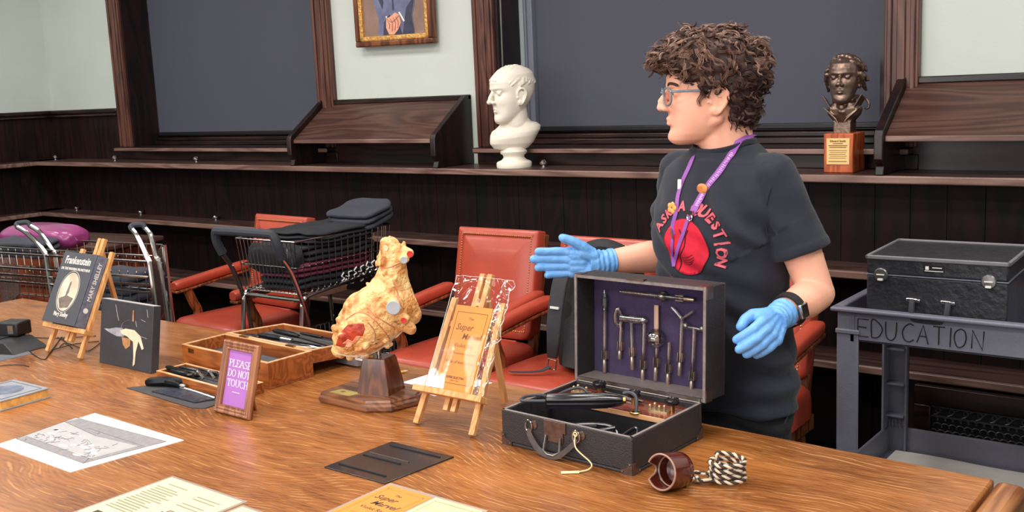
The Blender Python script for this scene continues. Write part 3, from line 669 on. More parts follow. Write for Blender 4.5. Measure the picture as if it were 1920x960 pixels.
web = [[(-.13, -.10, .03), (-.16, -.12, .012), (-.22, -.15, .006), (-.27, -.17, .004)], [(.125, -.10, .03), (.105, -.13, .012), (.07, -.18, .006), (.04, -.232, .0), (.02, -.272, -.035), (.012, -.282, -.10)]]
for wv in web:
    c_ = ctr(wv, 6); q = MB(); q.rings([[(p.x - .011, p.y, p.z), (p.x - .011, p.y, p.z + .003), (p.x + .011, p.y - .004, p.z + .003), (p.x + .011, p.y - .004, p.z)] for p in c_]); q.build('webbing', M['nylon2'], bp)
q = MB(); q.tube(ctr([(-.04, .05, .445), (.0, .0, .475), (.07, .01, .49), (.14, .05, .45), (.15, .09, .40)], 6), [.02] * 5 + [.03] * 12 + [.025] * 8, 10); q.build('top_flap_roll', M['nylon'], bp)

# ---------------------------------------------------------------- grey plastic utility cart and its equipment case
M['greyp'] = mat('grey_resin', (112, 112, 126), .45, var=.06, scale=30, bump=.06, bscale=200)
uc = thing('utility_cart', 'grey plastic utility cart with EDUCATION hand-lettered on its rim', 'cart', (-1.2, 3.23, 0))
Lx, Ly = .95, .52
def tray(z0, z1, nm, par, lip=True):
    q = MB(); t_ = .012
    q.box(0, Lx, 0, Ly, z0, z0 + .012)
    for a in ((0, Lx, 0, t_), (0, Lx, Ly - t_, Ly), (0, t_, t_, Ly - t_), (Lx - t_, Lx, t_, Ly - t_)): q.box(a[0], a[1], a[2], a[3], z0, z1)
    ob = q.build(nm, M['greyp'], par, bevel=.005)
    if lip:
        q = MB(); e = .018
        for a in ((-e, Lx + e, -e, .014), (-e, Lx + e, Ly - .014, Ly + e), (-e, .014, .0, Ly), (Lx - .014, Lx + e, .0, Ly)): q.box(a[0], a[1], a[2], a[3], z1 - .012, z1 + .002)
        q.build('tray_lip', M['greyp'], ob, bevel=.005)
    return ob
tr = tray(.742, .85, 'upper_tray', uc); tray(.20, .305, 'lower_tray', uc, False)
q = MB()
for x in (.045, .05): q.box(x, x + .006, -.004, .002, .742, .84)
q.build('tray_rib', M['greyp'], tr)
for x in (0, Lx - .075):
    q = MB(); q.box(x, x + .07, -.004, .008, .20, .775); q.box(x if x == 0 else x + .062, x + .008 if x == 0 else x + .07, .008, .07, .17, .775); q.box(x - .004, x + .074, -.008, .012, .765, .78)
    q.build('leg', M['greyp'], uc, bevel=.003)
    q = MB(); xo = x if x == 0 else x
    q.box(x + .0, x + .008, Ly - .075, Ly, .165, .75); q.box(x, x + .075, Ly - .008, Ly, .165, .75)
    if x == 0: q.box(.067, .075, Ly - .03, Ly, .165, .75)
    for z in (.35, .47, .60, .70): q.box(x + .006, x + .07, Ly - .05, Ly - .006, z, z + .008)
    for k in range(5): q.box(x + .012 + k * .013, x + .015 + k * .013, Ly - .03, Ly - .02, .305, .335)
    q.build('leg', M['greyp'], uc, bevel=.002)
for x in (.06, Lx - .06):
    for y in (.06, Ly - .06):
        c_ = MB().cyl((x - .014, y, .06), (x + .014, y, .06), .06, n=20).build('wheel', M['blackm'], uc); MB().box(x - .02, x + .02, y - .02, y + .02, .115, .168).build('fork', M['steel'], c_)
# hand lettering
q = MB(); strokes = {'E': [[(1, 1), (0, 1), (0, 0), (1, 0)], [(0, .55), (.8, .52)]], 'D': [[(0, 0), (0, 1), (.6, .9), (1, .5), (.6, .05), (0, 0)]], 'U': [[(0, 1), (.05, .2), (.45, -.05), (.9, .2), (1, 1)]], 'C': [[(1, .92), (.65, 1), (.2, .8), (0, .45), (.2, .08), (.6, -.02), (1, .12)]], 'A': [[(0, 0), (.55, 1), (1, -.05)], [(.2, .38), (.85, .36)]], 'T': [[(0, 1), (1, 1)], [(.5, 1), (.5, 0)]], 'I': [[(.5, 1), (.45, -.05)]], 'O': [[(.5, 1), (.1, .8), (0, .45), (.2, .05), (.5, -.02), (.85, .15), (1, .55), (.85, .9), (.5, 1)]], 'N': [[(0, 0), (.05, 1), (.9, -.05), (1, 1)]]}
xs = [.068, .112, .156, .208, .252, .30, .335, .362, .412]
q.M = Matrix(((1, 0, 0, 0), (0, 0, -1, -.0005), (0, 1, 0, 0), (0, 0, 0, 1)))
for ch_, x in zip('EDUCATION', xs):
    for st_ in strokes[ch_]:
        pts = [(x + .034 * p[0], .762 + .056 * p[1], 0) for p in st_]; q.tube(ctr(pts, 6) if ch_ in 'DUCO' else pts, .0021, 5)
q.build('marker_lettering', M['blackm'], tr)
tag(MB().sheet(lambda u, v: (-1.16 + .85 * u, 3.262 + .46 * v, .2185 + .004 * math.sin(u * 11) * math.sin(v * 7)), 16, 8, .002).build('paper_liner', mat('liner_paper', (226, 222, 214), .8, var=.05)), 'white paper sheet lining the bottom shelf of the grey cart', 'paper')
# black case on it
M['leatherette'] = mat('black_leatherette', (40, 40, 46), .42, var=.3, scale=25, bump=.35, bscale=45)
ec = thing('equipment_case', 'large black leatherette case with two round latches on the grey cart', 'case', (-1.115, 3.255, .7545), R(2))
MB().box(0, .415, 0, .36, .0, .205).build('case_body', M['leatherette'], ec, bevel=.006)
lid_ = MB().box(0, .415, 0, .36, .208, .262).build('case_lid', M['leatherette'], ec, bevel=.006)
q = MB()
for a in ((-.004, .419, -.004, .006), (-.004, .419, .354, .364), (-.004, .006, -.004, .364), (.409, .419, -.004, .364)): q.box(*a, .255, .268)
q.build('edge_piping', mat('grey_piping', (120, 118, 122), .5), lid_, bevel=.003)
q = MB(); q.box(-.001, .416, -.002, .361, .2055, .2085); q.build('lid_seam', M['framegrey'], ec)
for x in (.046, .362):
    lt = MB().lathe([(.0, .0), (.022, .0), (.022, .006), (.019, .010), (.0, .011)], 20, FR((x, -.0, .207), (1, 0, 0), (0, 0, 1))).build('latch', M['steel'], ec)
    MB().box(x - .012, x + .012, -.0135, -.009, .207, .210).box(x - .008, x + .008, -.014, -.008, .190, .196).build('latch_slot', M['white'], lt)
q = MB(); q.tube(ctr([(.145, -.008, .135), (.145, -.02, .11), (.15, -.024, .082), (.17, -.026, .076), (.225, -.026, .074), (.245, -.024, .08), (.25, -.02, .11), (.25, -.008, .135)], 5), .0095, 8); hd = q.build('handle', M['grip'], ec)
for x in (.147, .249): MB().beam((x - .022, -.008, .136), (x + .022, -.008, .134), .014, .012).build('handle_mount', M['chrome'], ec, bevel=.004)
q = MB(); q.box(.175, .235, -.003, .0, .226, .246); pl = q.build('name_plate', M['black'], lid_)
q = MB(); q.box(.18, .19, -.004, -.002, .232, .243); q.box(.178, .232, -.004, -.002, .2275, .2295); q.box(.2, .228, -.004, -.002, .238, .2405); q.build('plate_marks', M['white'], pl)
# ---------------------------------------------------------------- sculpted heads (shared by the busts and the person)
def head(mb, M, s=1.0, xs=1.0, nose=1.0, lids=True, ears=True, brow=.0, jaw=1.0, neck=None, gaunt=0.0):
    """adds the shells of a head to mb: x forward, y left, z up, origin between the ears"""
    sec = [(-.112, .080, .050, .010), (-.107, .091, .030, .026), (-.098, .097, .004, .040), (-.082, .098, -.018, .051), (-.062, .096, -.036, .059), (-.042, .097, -.052, .065), (-.02, .098, -.072, .070), (.0, .096, -.086, .073), (.022, .094, -.096, .0745), (.045, .100, -.101, .0755), (.07, .100, -.103, .076), (.095, .088, -.098, .071), (.114, .063, -.081, .057), (.126, .030, -.052, .037), (.131, .005, -.028, .014)]
    Z = []
    for i in range(len(sec) - 1):
        for k in range(4):
            t = k / 4; Z.append([sec[i][j] * (1 - t) + sec[i + 1][j] * t for j in range(4)])
    Z.append(list(sec[-1]))
    sv = mb.M; mb.M = sv @ M @ Matrix.Diagonal((s * xs, s, s, 1)); rs = []
    for z, xf, xb, w_ in Z:
        w_ *= 1 + (jaw - 1) * max(0, min(1, (-.01 - z) / .05))
        ring = []
        for k in range(56):
            a = 2 * PI * k / 56; c, s_ = math.cos(a), math.sin(a); cx, hl = (xf + xb) / 2, (xf - xb) / 2
            e = .82 if c > 0 else .95
            p = V((cx + hl * math.copysign(abs(c) ** e, c), w_ * math.copysign(abs(s_) ** .86, s_), z))
            if c > 0:
                for sy in (-1, 1):
                    d = ((p.y - sy * .033) / .021) ** 2 + ((z - .024) / .013) ** 2; p.x -= .013 * math.exp(-d)
                    d = ((p.y - sy * .045) / .02) ** 2 + ((z + .004) / .018) ** 2; p.x += (.004 - gaunt * .004) * math.exp(-d)
                    d = ((p.y - sy * .05) / .018) ** 2 + ((z + .04) / .022) ** 2; p.x -= gaunt * .008 * math.exp(-d)
                d = (p.y / .05) ** 2 + ((z - .043) / .009) ** 2; p.x += (.003 + brow) * math.exp(-d)
                d = (p.y / .022) ** 2 + ((z + .066) / .008) ** 2; p.x -= .005 * math.exp(-d)
                d = (p.y / .022) ** 2 + ((z + .09) / .012) ** 2; p.x += .004 * math.exp(-d)
            ring.append(p)
        rs.append(ring)
    mb.rings(rs)
    N = nose
    mb.cap((.094, 0, .036), (.112 * (1 + .02 * N), 0, .006), .0075, .0095); mb.cap((.110, 0, .008), (.1125 + .009 * N, 0, -.010), .0085, .0105)
    for sy in (-1, 1):
        mb.ball((.106, sy * .0135, -.0135), (.011, .0075, .008), 8)
        mb.cap((.0985, sy * .004, -.0400), (.089, sy * .024, -.0465), .0058, .003); mb.cap((.0975, sy * .003, -.0535), (.088, sy * .022, -.0490), .0062, .003)
        if lids:
            mb.ball((.0795, sy * .033, .0245), .0135, 8)
            mb.cap((.091, sy * .020, .031), (.083, sy * .047, .030), .0035, .003)
        if ears:
            pts = [(.012, .072, -.030), (.002, .078, -.032), (-.012, .084, -.012), (-.020, .088, .012), (-.012, .088, .030), (.004, .084, .034), (.014, .076, .022), (.016, .074, .008)]
            mb.tube(ctr([(x, sy * y, z) for x, y, z in pts], 4), .0052, 8)
            mb.ball((-.002, sy * .074, .004), (.016, .006, .026), 8); mb.ball((.008, sy * .076, -.024), (.009, .006, .011), 8); mb.ball((.016, sy * .073, -.002), (.006, .006, .009), 6)
            mb.tube(ctr([(-.008, sy * .082, -.014), (-.012, sy * .084, .004), (-.006, sy * .084, .020)], 4), .004, 6)
    mb.M = sv
CR = V((_r.x, _r.y, 0)).normalized(); CF = V((_f.x, _f.y, 0)).normalized()

# white plaster bust
M['plasterbust'] = mat('bisque_plaster', (238, 228, 212), .6, var=.04, scale=20, bump=.04, bscale=120)
wb = thing('plaster_bust', 'cream white plaster bust of a short-haired head on the upper ledge beside the window post', 'bust', (-3.175, 4.115, 1.2))
MB().lathe([(.0, 0), (.086, 0), (.088, .006), (.088, .024), (.082, .03), (.062, .038), (.052, .05), (.054, .062), (.066, .07), (.068, .08), (.062, .086), (.06, .10), (.0, .10)], 32).build('socle', M['plasterbust'], wb, smooth=50)
q = MB(); U, Vv = CR, -CF
rs = []
for z, cu, hu, cv, hv in ((.086, -.008, .05, .0, .03), (.095, -.012, .085, .0, .05), (.12, -.008, .108, .0, .066), (.15, .004, .120, 0, .074), (.172, .012, .126, -.005, .076), (.192, .018, .122, -.01, .072), (.208, .02, .10, -.012, .066), (.224, .021, .074, -.012, .060), (.245, .022, .056, -.01, .055), (.28, .02, .048, -.008, .05), (.34, .012, .046, 0, .048), (.36, .01, .04, 0, .04)):
    rs.append([U * (cu + hu * math.copysign(abs(math.cos(a)) ** .9, math.cos(a))) + Vv * (cv + hv * math.sin(a)) + V((0, 0, z + .012 * math.cos(a) * (1 if .13 < z < .22 else 0))) for a in [2 * PI * k / 40 for k in range(40)]])
q.rings(rs)
fd = (-U * .90 + Vv * .44).normalized(); hm = FR(U * .012 + V((0, 0, .348)), fd - V((0, 0, .08)), V((0, 0, 1)).cross(fd))
head(q, hm, 1.13, 1.0, nose=1.0, brow=.003, gaunt=.5); q.cap(hm @ V((.0, 0, -.05)), U * .02 + V((0, 0, .21)), .058, .062, 24)
rnd = random.Random(4)
for k in range(260):     # combed short hair, carved in shallow locks
    th = rnd.uniform(.15, 1.45); ph = rnd.uniform(-PI, PI)
    d = V((math.sin(th) * math.cos(ph), math.sin(th) * math.sin(ph), math.cos(th)))
    p = V((-.003 + .1035 * d.x, .0785 * d.y, .040 + .0955 * d.z))
    if p.z < .092 - .7 * max(0, .06 - p.x) and p.x > -.01: continue
    if p.z < .0: continue
    e = V((.026, .006 * (1 if p.y > 0 else -1), -.014)); n_ = d
    q.cap(hm @ (p * 1.13), hm @ ((p + e * .9 - n_ * .004) * 1.13), .0062, .0035, 6)
me = voxel(q, .0034, 2, .5); link('figure', me, M['plasterbust'], wb, 180)

# bronze bust on its wooden block
M['bronze'] = mat('dark_bronze', (128, 106, 94), .36, .8, var=.3, scale=40, bump=.15, bscale=90)
bb_ = thing('bronze_bust', 'dark bronze bust with high coat collar on an orange wooden block with a gilt plaque', 'bust', (-1.515, 4.145, 1.2))
bl = MB().box(-.06, .06, -.068, .068, 0, .157).build('block', wood('cherry_block', (150, 62, 26), (206, 102, 52), 'Z', .35, 2, .5), bb_, bevel=.004)
pq = MB().box(-.047, .047, -.0715, -.066, .033, .138).build('plaque', mat('gilt_plaque', (238, 200, 132), .4, .3, var=.06), bb_, bevel=.002)
q = MB(); tm = Matrix(((1, 0, 0, 0), (0, 0, -1, -.0722), (0, 1, 0, 0), (0, 0, 0, 1)))
q.text('Edward Smith', .0115, tm @ Matrix.Translation((0, .127, 0)), fat=.0002)
for z, w_ in ((.116, .02), (.108, .038), (.101, .034)): q.box(-w_, w_, -.0724, -.0714, z, z + .0028)
for k in range(5): q.box(-.036 + .004 * (k % 2), .036 - .003 * (k % 3), -.0724, -.0714, .089 - k * .0075, .0905 - k * .0075)
q.box(-.038, .036, -.0724, -.0714, .045, .0475)
q.build('engraved_text', mat('engraved_brown', (110, 66, 30), .6), pq)
q = MB(); q.box(-.036, .036, -.03, .034, .150, .205)
F2 = V((.10, -.99, 0)).normalized(); U2 = V((.99, .10, 0)).normalized()
for z, w_, d_ in ((.195, .035, .03), (.22, .06, .045), (.245, .075, .05), (.262, .07, .045), (.28, .045, .04), (.30, .036, .036), (.33, .036, .036)): pass
rs = []
for z, w_, d_ in ((.185, .02, .02), (.205, .044, .034), (.23, .066, .044), (.252, .07, .046), (.268, .055, .042), (.285, .040, .038), (.34, .038, .038)):
    rs.append([U2 * (w_ * math.cos(a)) + F2 * (d_ * math.sin(a)) + V((0, 0, z)) for a in [2 * PI * k / 28 for k in range(28)]])
q.rings(rs)
hm = FR(V((.0, .0, .358)), F2, V((0, 0, 1)).cross(F2)); head(q, hm, .77, 1.0, nose=1.3, brow=.004, gaunt=.3)
B2 = lambda u, f_, z: U2 * u + F2 * f_ + V((0, 0, z))
for sg in (-1, 1):   # lapels and standing collar
    sv = q.M
    q.sheet(lambda u, v: B2(sg * (.006 + .060 * u + .012 * v), .052 - .022 * u - .004 * v, .192 + .062 * u + .024 * v * (1 - .5 * u) - .0 * u), 8, 5, .007)
    q.sheet(lambda u, v: B2(sg * (.046 + .030 * v), .034 - .06 * u - .0 * v, .258 + .05 * v - .018 * u), 8, 5, .006)
    q.cap(B2(sg * .035, .03, .285), B2(sg * .045, -.02, .30), .008, .008)
for k, (u, z, r_) in enumerate(((0, .278, .013), (-.011, .268, .011), (.011, .268, .011), (0, .256, .011), (-.005, .243, .009), (.006, .24, .009))): q.ball(B2(u, .043, z), r_, 6)
q.tube(ctr([B2(.076, -.03, .29), B2(.088, -.03, .27), B2(.085, -.03, .252), B2(.072, -.03, .25)], 4), .006, 6)
rnd = random.Random(9)
for k in range(150):
    th = rnd.uniform(.05, 1.75); ph = rnd.uniform(-PI, PI); d = V((math.sin(th) * math.cos(ph), math.sin(th) * math.sin(ph), math.cos(th)))
    p = V((-.004 + .103 * d.x, .080 * d.y, .042 + .098 * d.z))
    if p.z < .118 - .8 * max(0, .075 - p.x) and p.x > .0 and p.z < .125: continue
    if p.z < -.03: continue
    e = V((-.018, .034 * (1 if d.y > 0 else -1) * .8, -.030)) + V((rnd.uniform(-.012, .012), rnd.uniform(-.012, .012), 0))
    pts = [hm @ (p * .77), hm @ ((p + e * .5 + d * .005) * .77), hm @ ((p + e) * .77)]; q.tube(ctr(pts, 3), [.005, .0085, .0095, .0095, .008, .006, .003], 6)
for sg in (-1, 1):
    for k in range(4): q.cap(hm @ V((.02 - .012 * k, sg * .066, .03 - .014 * k)), hm @ V((.012 - .016 * k, sg * .074, .008 - .014 * k)), .011, .007, 6)
me = voxel(q, .0028, 2, .5); link('figure', me, M['bronze'], bb_, 180)
# ---------------------------------------------------------------- exhibits on the table
M['beech'] = wood('beech', (206, 140, 82), (232, 180, 120), 'Z', .45, 2.2, .55, bump=.03)
M['boxwood'] = wood('honey_box_wood', (128, 64, 24), (182, 104, 48), 'X', .4, 2.0, .6, bump=.03)
M['rim'] = wood('pale_box_rim', (206, 146, 96), (240, 192, 148), 'X', .4, 2.0, .6)
M['foam'] = mat('grey_foam', (74, 72, 76), .85, var=.2, scale=40, bump=.2, bscale=200)
M['toolblk'] = mat('blackened_steel', (30, 30, 34), .3, .7, var=.2, scale=40)
M['paper'] = mat('white_paper', (232, 230, 228), .7, var=.01)
M['cream'] = mat('cream_paper', (232, 222, 168), .6, var=.02)
M['orange'] = mat('orange_paper', (230, 140, 58), .65, var=.03, scale=6)
M['ink'] = mat('brown_ink', (126, 74, 30), .7); M['inkgrey'] = mat('grey_ink', (150, 142, 118), .7); M['inkdk'] = mat('dark_ink', (70, 58, 50), .7)
M['film'] = film('clear_film', .006, .06, bump=.03, bscale=9, edge=.14); M['lam'] = film('laminate_film', .02, .1, bump=.15, bscale=8)

def easel(x, y, lab, fw_=.092, lean=.57, zl=.082, lw=.228, top=.364, side=.27, rear=.25, k=1.0):
    t = thing('table_easel', lab, 'easel', (x, y, TZ)); s_ = .0085 * k; n = math.sqrt(1 + lean * lean); up = V((0, lean, 1)) / n; nrm = V((0, -1, lean)) / n
    P = lambda u, z, o=0: V((u, lean * z, z)) + nrm * o
    for sg in (-1, 1):
        q = MB(); q.beam(P(sg * fw_, .004), P(sg * (fw_ - .012), side), 2 * s_, 1.5 * s_, up=nrm); q.build('leg', M['beech'], t, bevel=.0015)
        q = MB(); a, b_ = P(sg * .0125, zl - .035, -.004), P(sg * .0125, top, -.004); q.beam(a, b_, 1.8 * s_, 1.6 * s_, up=nrm); q.build('mast', M['beech'], t, bevel=.0015)
    q = MB(); q.beam(P(-lw / 2, zl, .014 * k), P(lw / 2, zl, .014 * k), .034 * k, .015 * k, up=up); q.build('ledge', M['beech'], t, bevel=.0015)
    q = MB(); q.beam(P(-fw_ + .004, side * .80, -.006), P(fw_ - .004, side * .80, -.006), .012, .016, up=up); q.build('cross_bar', M['beech'], t, bevel=.001)
    q = MB(); q.beam(P(0, top * .90, -.014), V((.0, rear, .006)), 1.7 * s_, 1.5 * s_, up=(0, 1, .3)); q.build('rear_leg', M['beech'], t, bevel=.0015)
    q = MB(); q.beam(P(-.02, top * .8, -.004), P(.02, top * .8, -.004), .012, .01, up=up); q.build('mast_block', M['beech'], t, bevel=.001)
    F = FR(V((x, y, TZ)) + P(0, zl + .008 * k, .006), (1, 0, 0), up)      # x right, y up the slope, z towards the viewer
    return t, F
# -- easel with the orange booklet in a plastic sleeve
e2, F2_ = easel(-1.682, 1.843, 'small beech easel holding the orange booklet', lean=.55, zl=.080, lw=.226, side=.30)
bk = thing('booklet', 'orange printed booklet in a clear sleeve on the middle easel', 'booklet', F2_.translation, rot=F2_.to_euler())
MB().box(-.058, .062, .0, .222, .0035, .0075).build('cover', M['orange'], bk)
MB().box(-.056, .064, .001, .220, .0005, .0034).build('pages', M['cream'], bk)
q = MB(); T_ = lambda y, x=.002: Matrix.Translation((x, y, .0076))
q.text('The', .011, T_(.188), .0002, shear=.2); q.text('Super', .024, T_(.165, -.012), .0002, shear=.25, fat=.0003); q.text('Marvel', .022, T_(.141, .018), .0002, shear=.2, fat=.0003); q.text('Violet Ray', .0155, T_(.117), .0002)
q.text('High Frequency Generator', .0085, T_(.097), .0002); q.text('Book of Instruction', .0115, T_(.074), .0002, fat=.0001); q.text('SUPER ELECTRIC', .0082, T_(.034), .0002, fat=.0004); q.text('NEW YORK', .005, T_(.026), .0002)
q.build('printed_title', M['ink'], bk)
q = MB(); 
for a in ((-.048, .052, .018, .0195), (-.048, .052, .204, .2055), (-.048, -.0465, .018, .2055), (.0505, .052, .018, .2055)): q.box(*a, .0074, .0078)
q.build('printed_border', M['ink'], bk)
q = MB()
def slv(u, v):
    x = -.083 + .188 * u; y = .001 + .298 * v
    return (x, y, .012 + .0012 * noise.noise(V((u * 3, v * 3, 1.3))) + max(0, u - .80) * .14 * noise.noise(V((u * 9, v * 11, 4.1))) + .004 * math.sin(u * PI) + max(0, v - .74) * .05 * noise.noise(V((u * 8, v * 9, 2.2))))
q.sheet(lambda u, v: slv(u * .82, v), 26, 50)
sl = q.build('plastic_sleeve', M['film'], bk, smooth=180)
q = MB(); q.sheet(lambda u, v: slv(.82 + .18 * u, v), 16, 60); q.build('crumpled_flap', film('crumpled_film', .03, .05, bump=.35, bscale=26, edge=.4), bk, smooth=180)
q = MB(); q.tube([slv(0, v / 30) for v in range(31)], .0007, 4); q.tube([slv(1, v / 30) for v in range(31)], .0009, 4); q.tube([slv(u / 20, 1) for u in range(21)], .0005, 4)
q.build('sleeve_seam', mat('sleeve_seam', (236, 236, 236), .2, var=0), sl)
# -- easel with the black novel
e1, F1_ = easel(-3.345, 1.773, 'small beech easel at the left holding the black book', fw_=.104, lean=.5, zl=.082, lw=.27, top=.378, side=.338, rear=.24, k=1.08)
nb = thing('novel', 'black hardcover book with an oval picture, standing on the left easel', 'book', F1_.translation, rot=F1_.to_euler())
W_ = .208; 
M['cover'] = mat('book_cover_grey', (72, 73, 80), .5, var=.06)
MB().box(-.118, -.118 + W_, 0, .252, .040, .0435).box(-.118, -.118 + W_, 0, .252, .0, .0035).build('cover', M['cover'], nb, bevel=.001)
MB().box(-.115, -.118 + W_ - .004, .003, .249, .0036, .0399).build('page_block', M['cream'], nb)
cx = -.118 + W_ / 2
q = MB(); q.box(-.118 + W_ - .003, -.118 + W_, 0, .252, .0, .0435); sp = q.build('spine', mat('book_spine_grey', (110, 114, 132), .5, var=.3, scale=60), nb)
q = MB(); tm = FR((-.118 + W_ + .0003, .12, .021), (0, 1, 0), (0, 0, 1)) ; tm = Matrix(((0, 0, 1, -.118 + W_ + .0002), (1, 0, 0, .12), (0, 1, 0, .021), (0, 0, 0, 1)))
q.text('MARY SHELLEY', .020, tm @ Matrix.Translation((.04, 0, 0)), .0003, fat=.0004); q.M = tm; q.lathe([(.0, .0), (.009, .0), (.009, .0006), (0, .0006)], 16, Matrix.Translation((-.06, 0, 0))); q.build('spine_lettering', M['paper'], sp)
q = MB(); q.text('Frankenstein', .038, Matrix.Translation((cx, .222, .0437)), .0004, sx=.82, fat=.0008); q.text('OR THE MODERN PROMETHEUS', .0125, Matrix.Translation((cx, .192, .0437)), .0004, fat=.0003); q.build('cover_title', mat('pale_lettering', (222, 214, 206), .5), nb); q = MB(); q.text('Mary Shelley', .022, Matrix.Translation((cx, .032, .0437)), .0004, fat=.0004, sx=.8)
q.build('author_line', mat('pale_author', (222, 214, 206), .5), nb)
q = MB(); q.M = Matrix.Translation((cx, .112, .0436)) @ Matrix.Diagonal((.056, .068, 1, 1)); q.lathe([(0, 0), (1, 0), (1, .0004), (0, .0004)], 40); q.M = Matrix.Identity(4)
q.build('oval_picture', mat('oval_sepia', (216, 196, 172), .6, var=.35, scale=18), nb)
q = MB(); q.tube([(cx + .061 * math.cos(a * PI / 24), .112 + .073 * math.sin(a * PI / 24), .0438) for a in range(48)], .0012, 5, closed=True); q.build('oval_border', mat('oval_line', (196, 190, 184), .5), nb)
q = MB(); q.prism([(cx - .004, .145), (cx + .004, .150), (cx + .007, .11), (cx - .012, .075), (cx - .008, .11)], .0440, .0444); q.prism([(cx - .045, .085), (cx, .1), (cx + .045, .092), (cx + .03, .058), (cx - .02, .052)], .0438, .0441); q.build('oval_figure', mat('sepia_shade', (118, 104, 96), .6, var=.4, scale=30), nb)
# -- small dark canvas leaning upright
cv = thing('small_canvas', 'small dark canvas print with a pale draped shape, standing beside the left easel', 'painting', (-3.0, 1.788, TZ), rot=(R(-9), 0, R(0)))
MB().box(-.147, .147, .0, .028, 0, .213).build('canvas_block', mat('canvas_black', (54, 54, 60), .55, var=.25, scale=9), cv, bevel=.002)
MB().box(-.147, .147, .001, .027, .2131, .2137).build('glossy_edge', mat('canvas_edge', (190, 184, 180), .4), cv)
q = MB(); q.M = Matrix(((1, 0, 0, 0), (0, 0, -1, -.0002), (0, 1, 0, 0), (0, 0, 0, 1)))
q.prism([(-.125, .115), (-.09, .105), (-.05, .098), (-.01, .10), (.0, .115), (-.02, .128), (-.06, .125), (-.09, .118)], 0, .0006)
q.build('painted_cloth', mat('painted_grey', (158, 156, 164), .6, var=.4, scale=40), cv)
q = MB(); q.M = Matrix(((1, 0, 0, 0), (0, 0, -1, -.0006), (0, 1, 0, 0), (0, 0, 0, 1)))
q.prism([(-.03, .118), (.0, .128), (.05, .128), (.085, .112), (.105, .075), (.095, .07), (.075, .095), (.062, .06), (.058, .02), (.048, .012), (.05, .045), (.045, .09), (.01, .104), (-.02, .108)], 0, .0008)
q.build('painted_drapery', mat('painted_ivory', (226, 212, 182), .6, var=.15, scale=40), cv)
q = MB(); q.M = Matrix(((1, 0, 0, 0), (0, 0, -1, -.0006), (0, 1, 0, 0), (0, 0, 0, 1)))
q.prism([(-.02, .098), (.03, .098), (.028, .075), (.005, .062), (-.012, .075)], 0, .0005); q.prism([(.035, .155), (.045, .155), (.043, .192), (.037, .19)], 0, .0005)
q.build('painted_ochre', mat('painted_ochre', (178, 128, 84), .6, var=.3, scale=40), cv)
q = MB(); q.M = Matrix(((1, 0, 0, 0), (0, 0, -1, -.0006), (0, 1, 0, 0), (0, 0, 0, 1)))
for a in ([(-.025, .125, 0), (-.015, .145, 0), (.02, .158, 0)], [(.055, .158, 0), (.062, .14, 0)], [(.08, .112, 0), (.12, .108, 0)], [(.115, .20, 0), (.122, .175, 0)], [(-.06, .2, 0), (-.05, .17, 0), (-.04, .15, 0)], [(.085, .165, 0), (.11, .16, 0)]): q.tube(ctr(a, 4), .0016, 4, flat=.4)
q.build('painted_strokes', mat('painted_pale', (176, 172, 172), .6), cv)

# -- purple sign in a wooden frame
sg_ = thing('sign_frame', 'small wooden frame with a purple PLEASE DO NOT TOUCH sign', 'sign', (-2.262, 1.654, TZ), rot=(R(-16), 0, R(-1)))
fw_, fh_, bw_ = .150, .196, .024
q = MB(); rings_ = []
for dd, zz in ((0, .0), (0, -.012), (.004, -.016), (.010, -.013), (.013, -.016), (.018, -.012), (.022, -.014), (bw_, -.008), (bw_, -.003)):
    rings_.append([(-fw_ / 2 + dd, zz, dd), (fw_ / 2 - dd, zz, dd), (fw_ / 2 - dd, zz, fh_ - dd), (-fw_ / 2 + dd, zz, fh_ - dd)])
q.rings(rings_, cap=False); q.box(-fw_ / 2, fw_ / 2, -.003, .0, 0, fh_)
q.build('frame', wood('rustic_oak_frame', (116, 66, 42), (186, 128, 92), 'Z', .5, 3, .65, bump=.3), sg_, smooth=0)
MB().box(-fw_ / 2 + bw_ - .002, fw_ / 2 - bw_ + .002, -.0065, -.0035, bw_ - .002, fh_ - bw_ + .002).build('purple_card', mat('purple_card', (176, 112, 192), .5, var=.05), sg_)
q = MB(); tm = Matrix(((1, 0, 0, 0), (0, 0, -1, -.0067), (0, 1, 0, 0), (0, 0, 0, 1)))
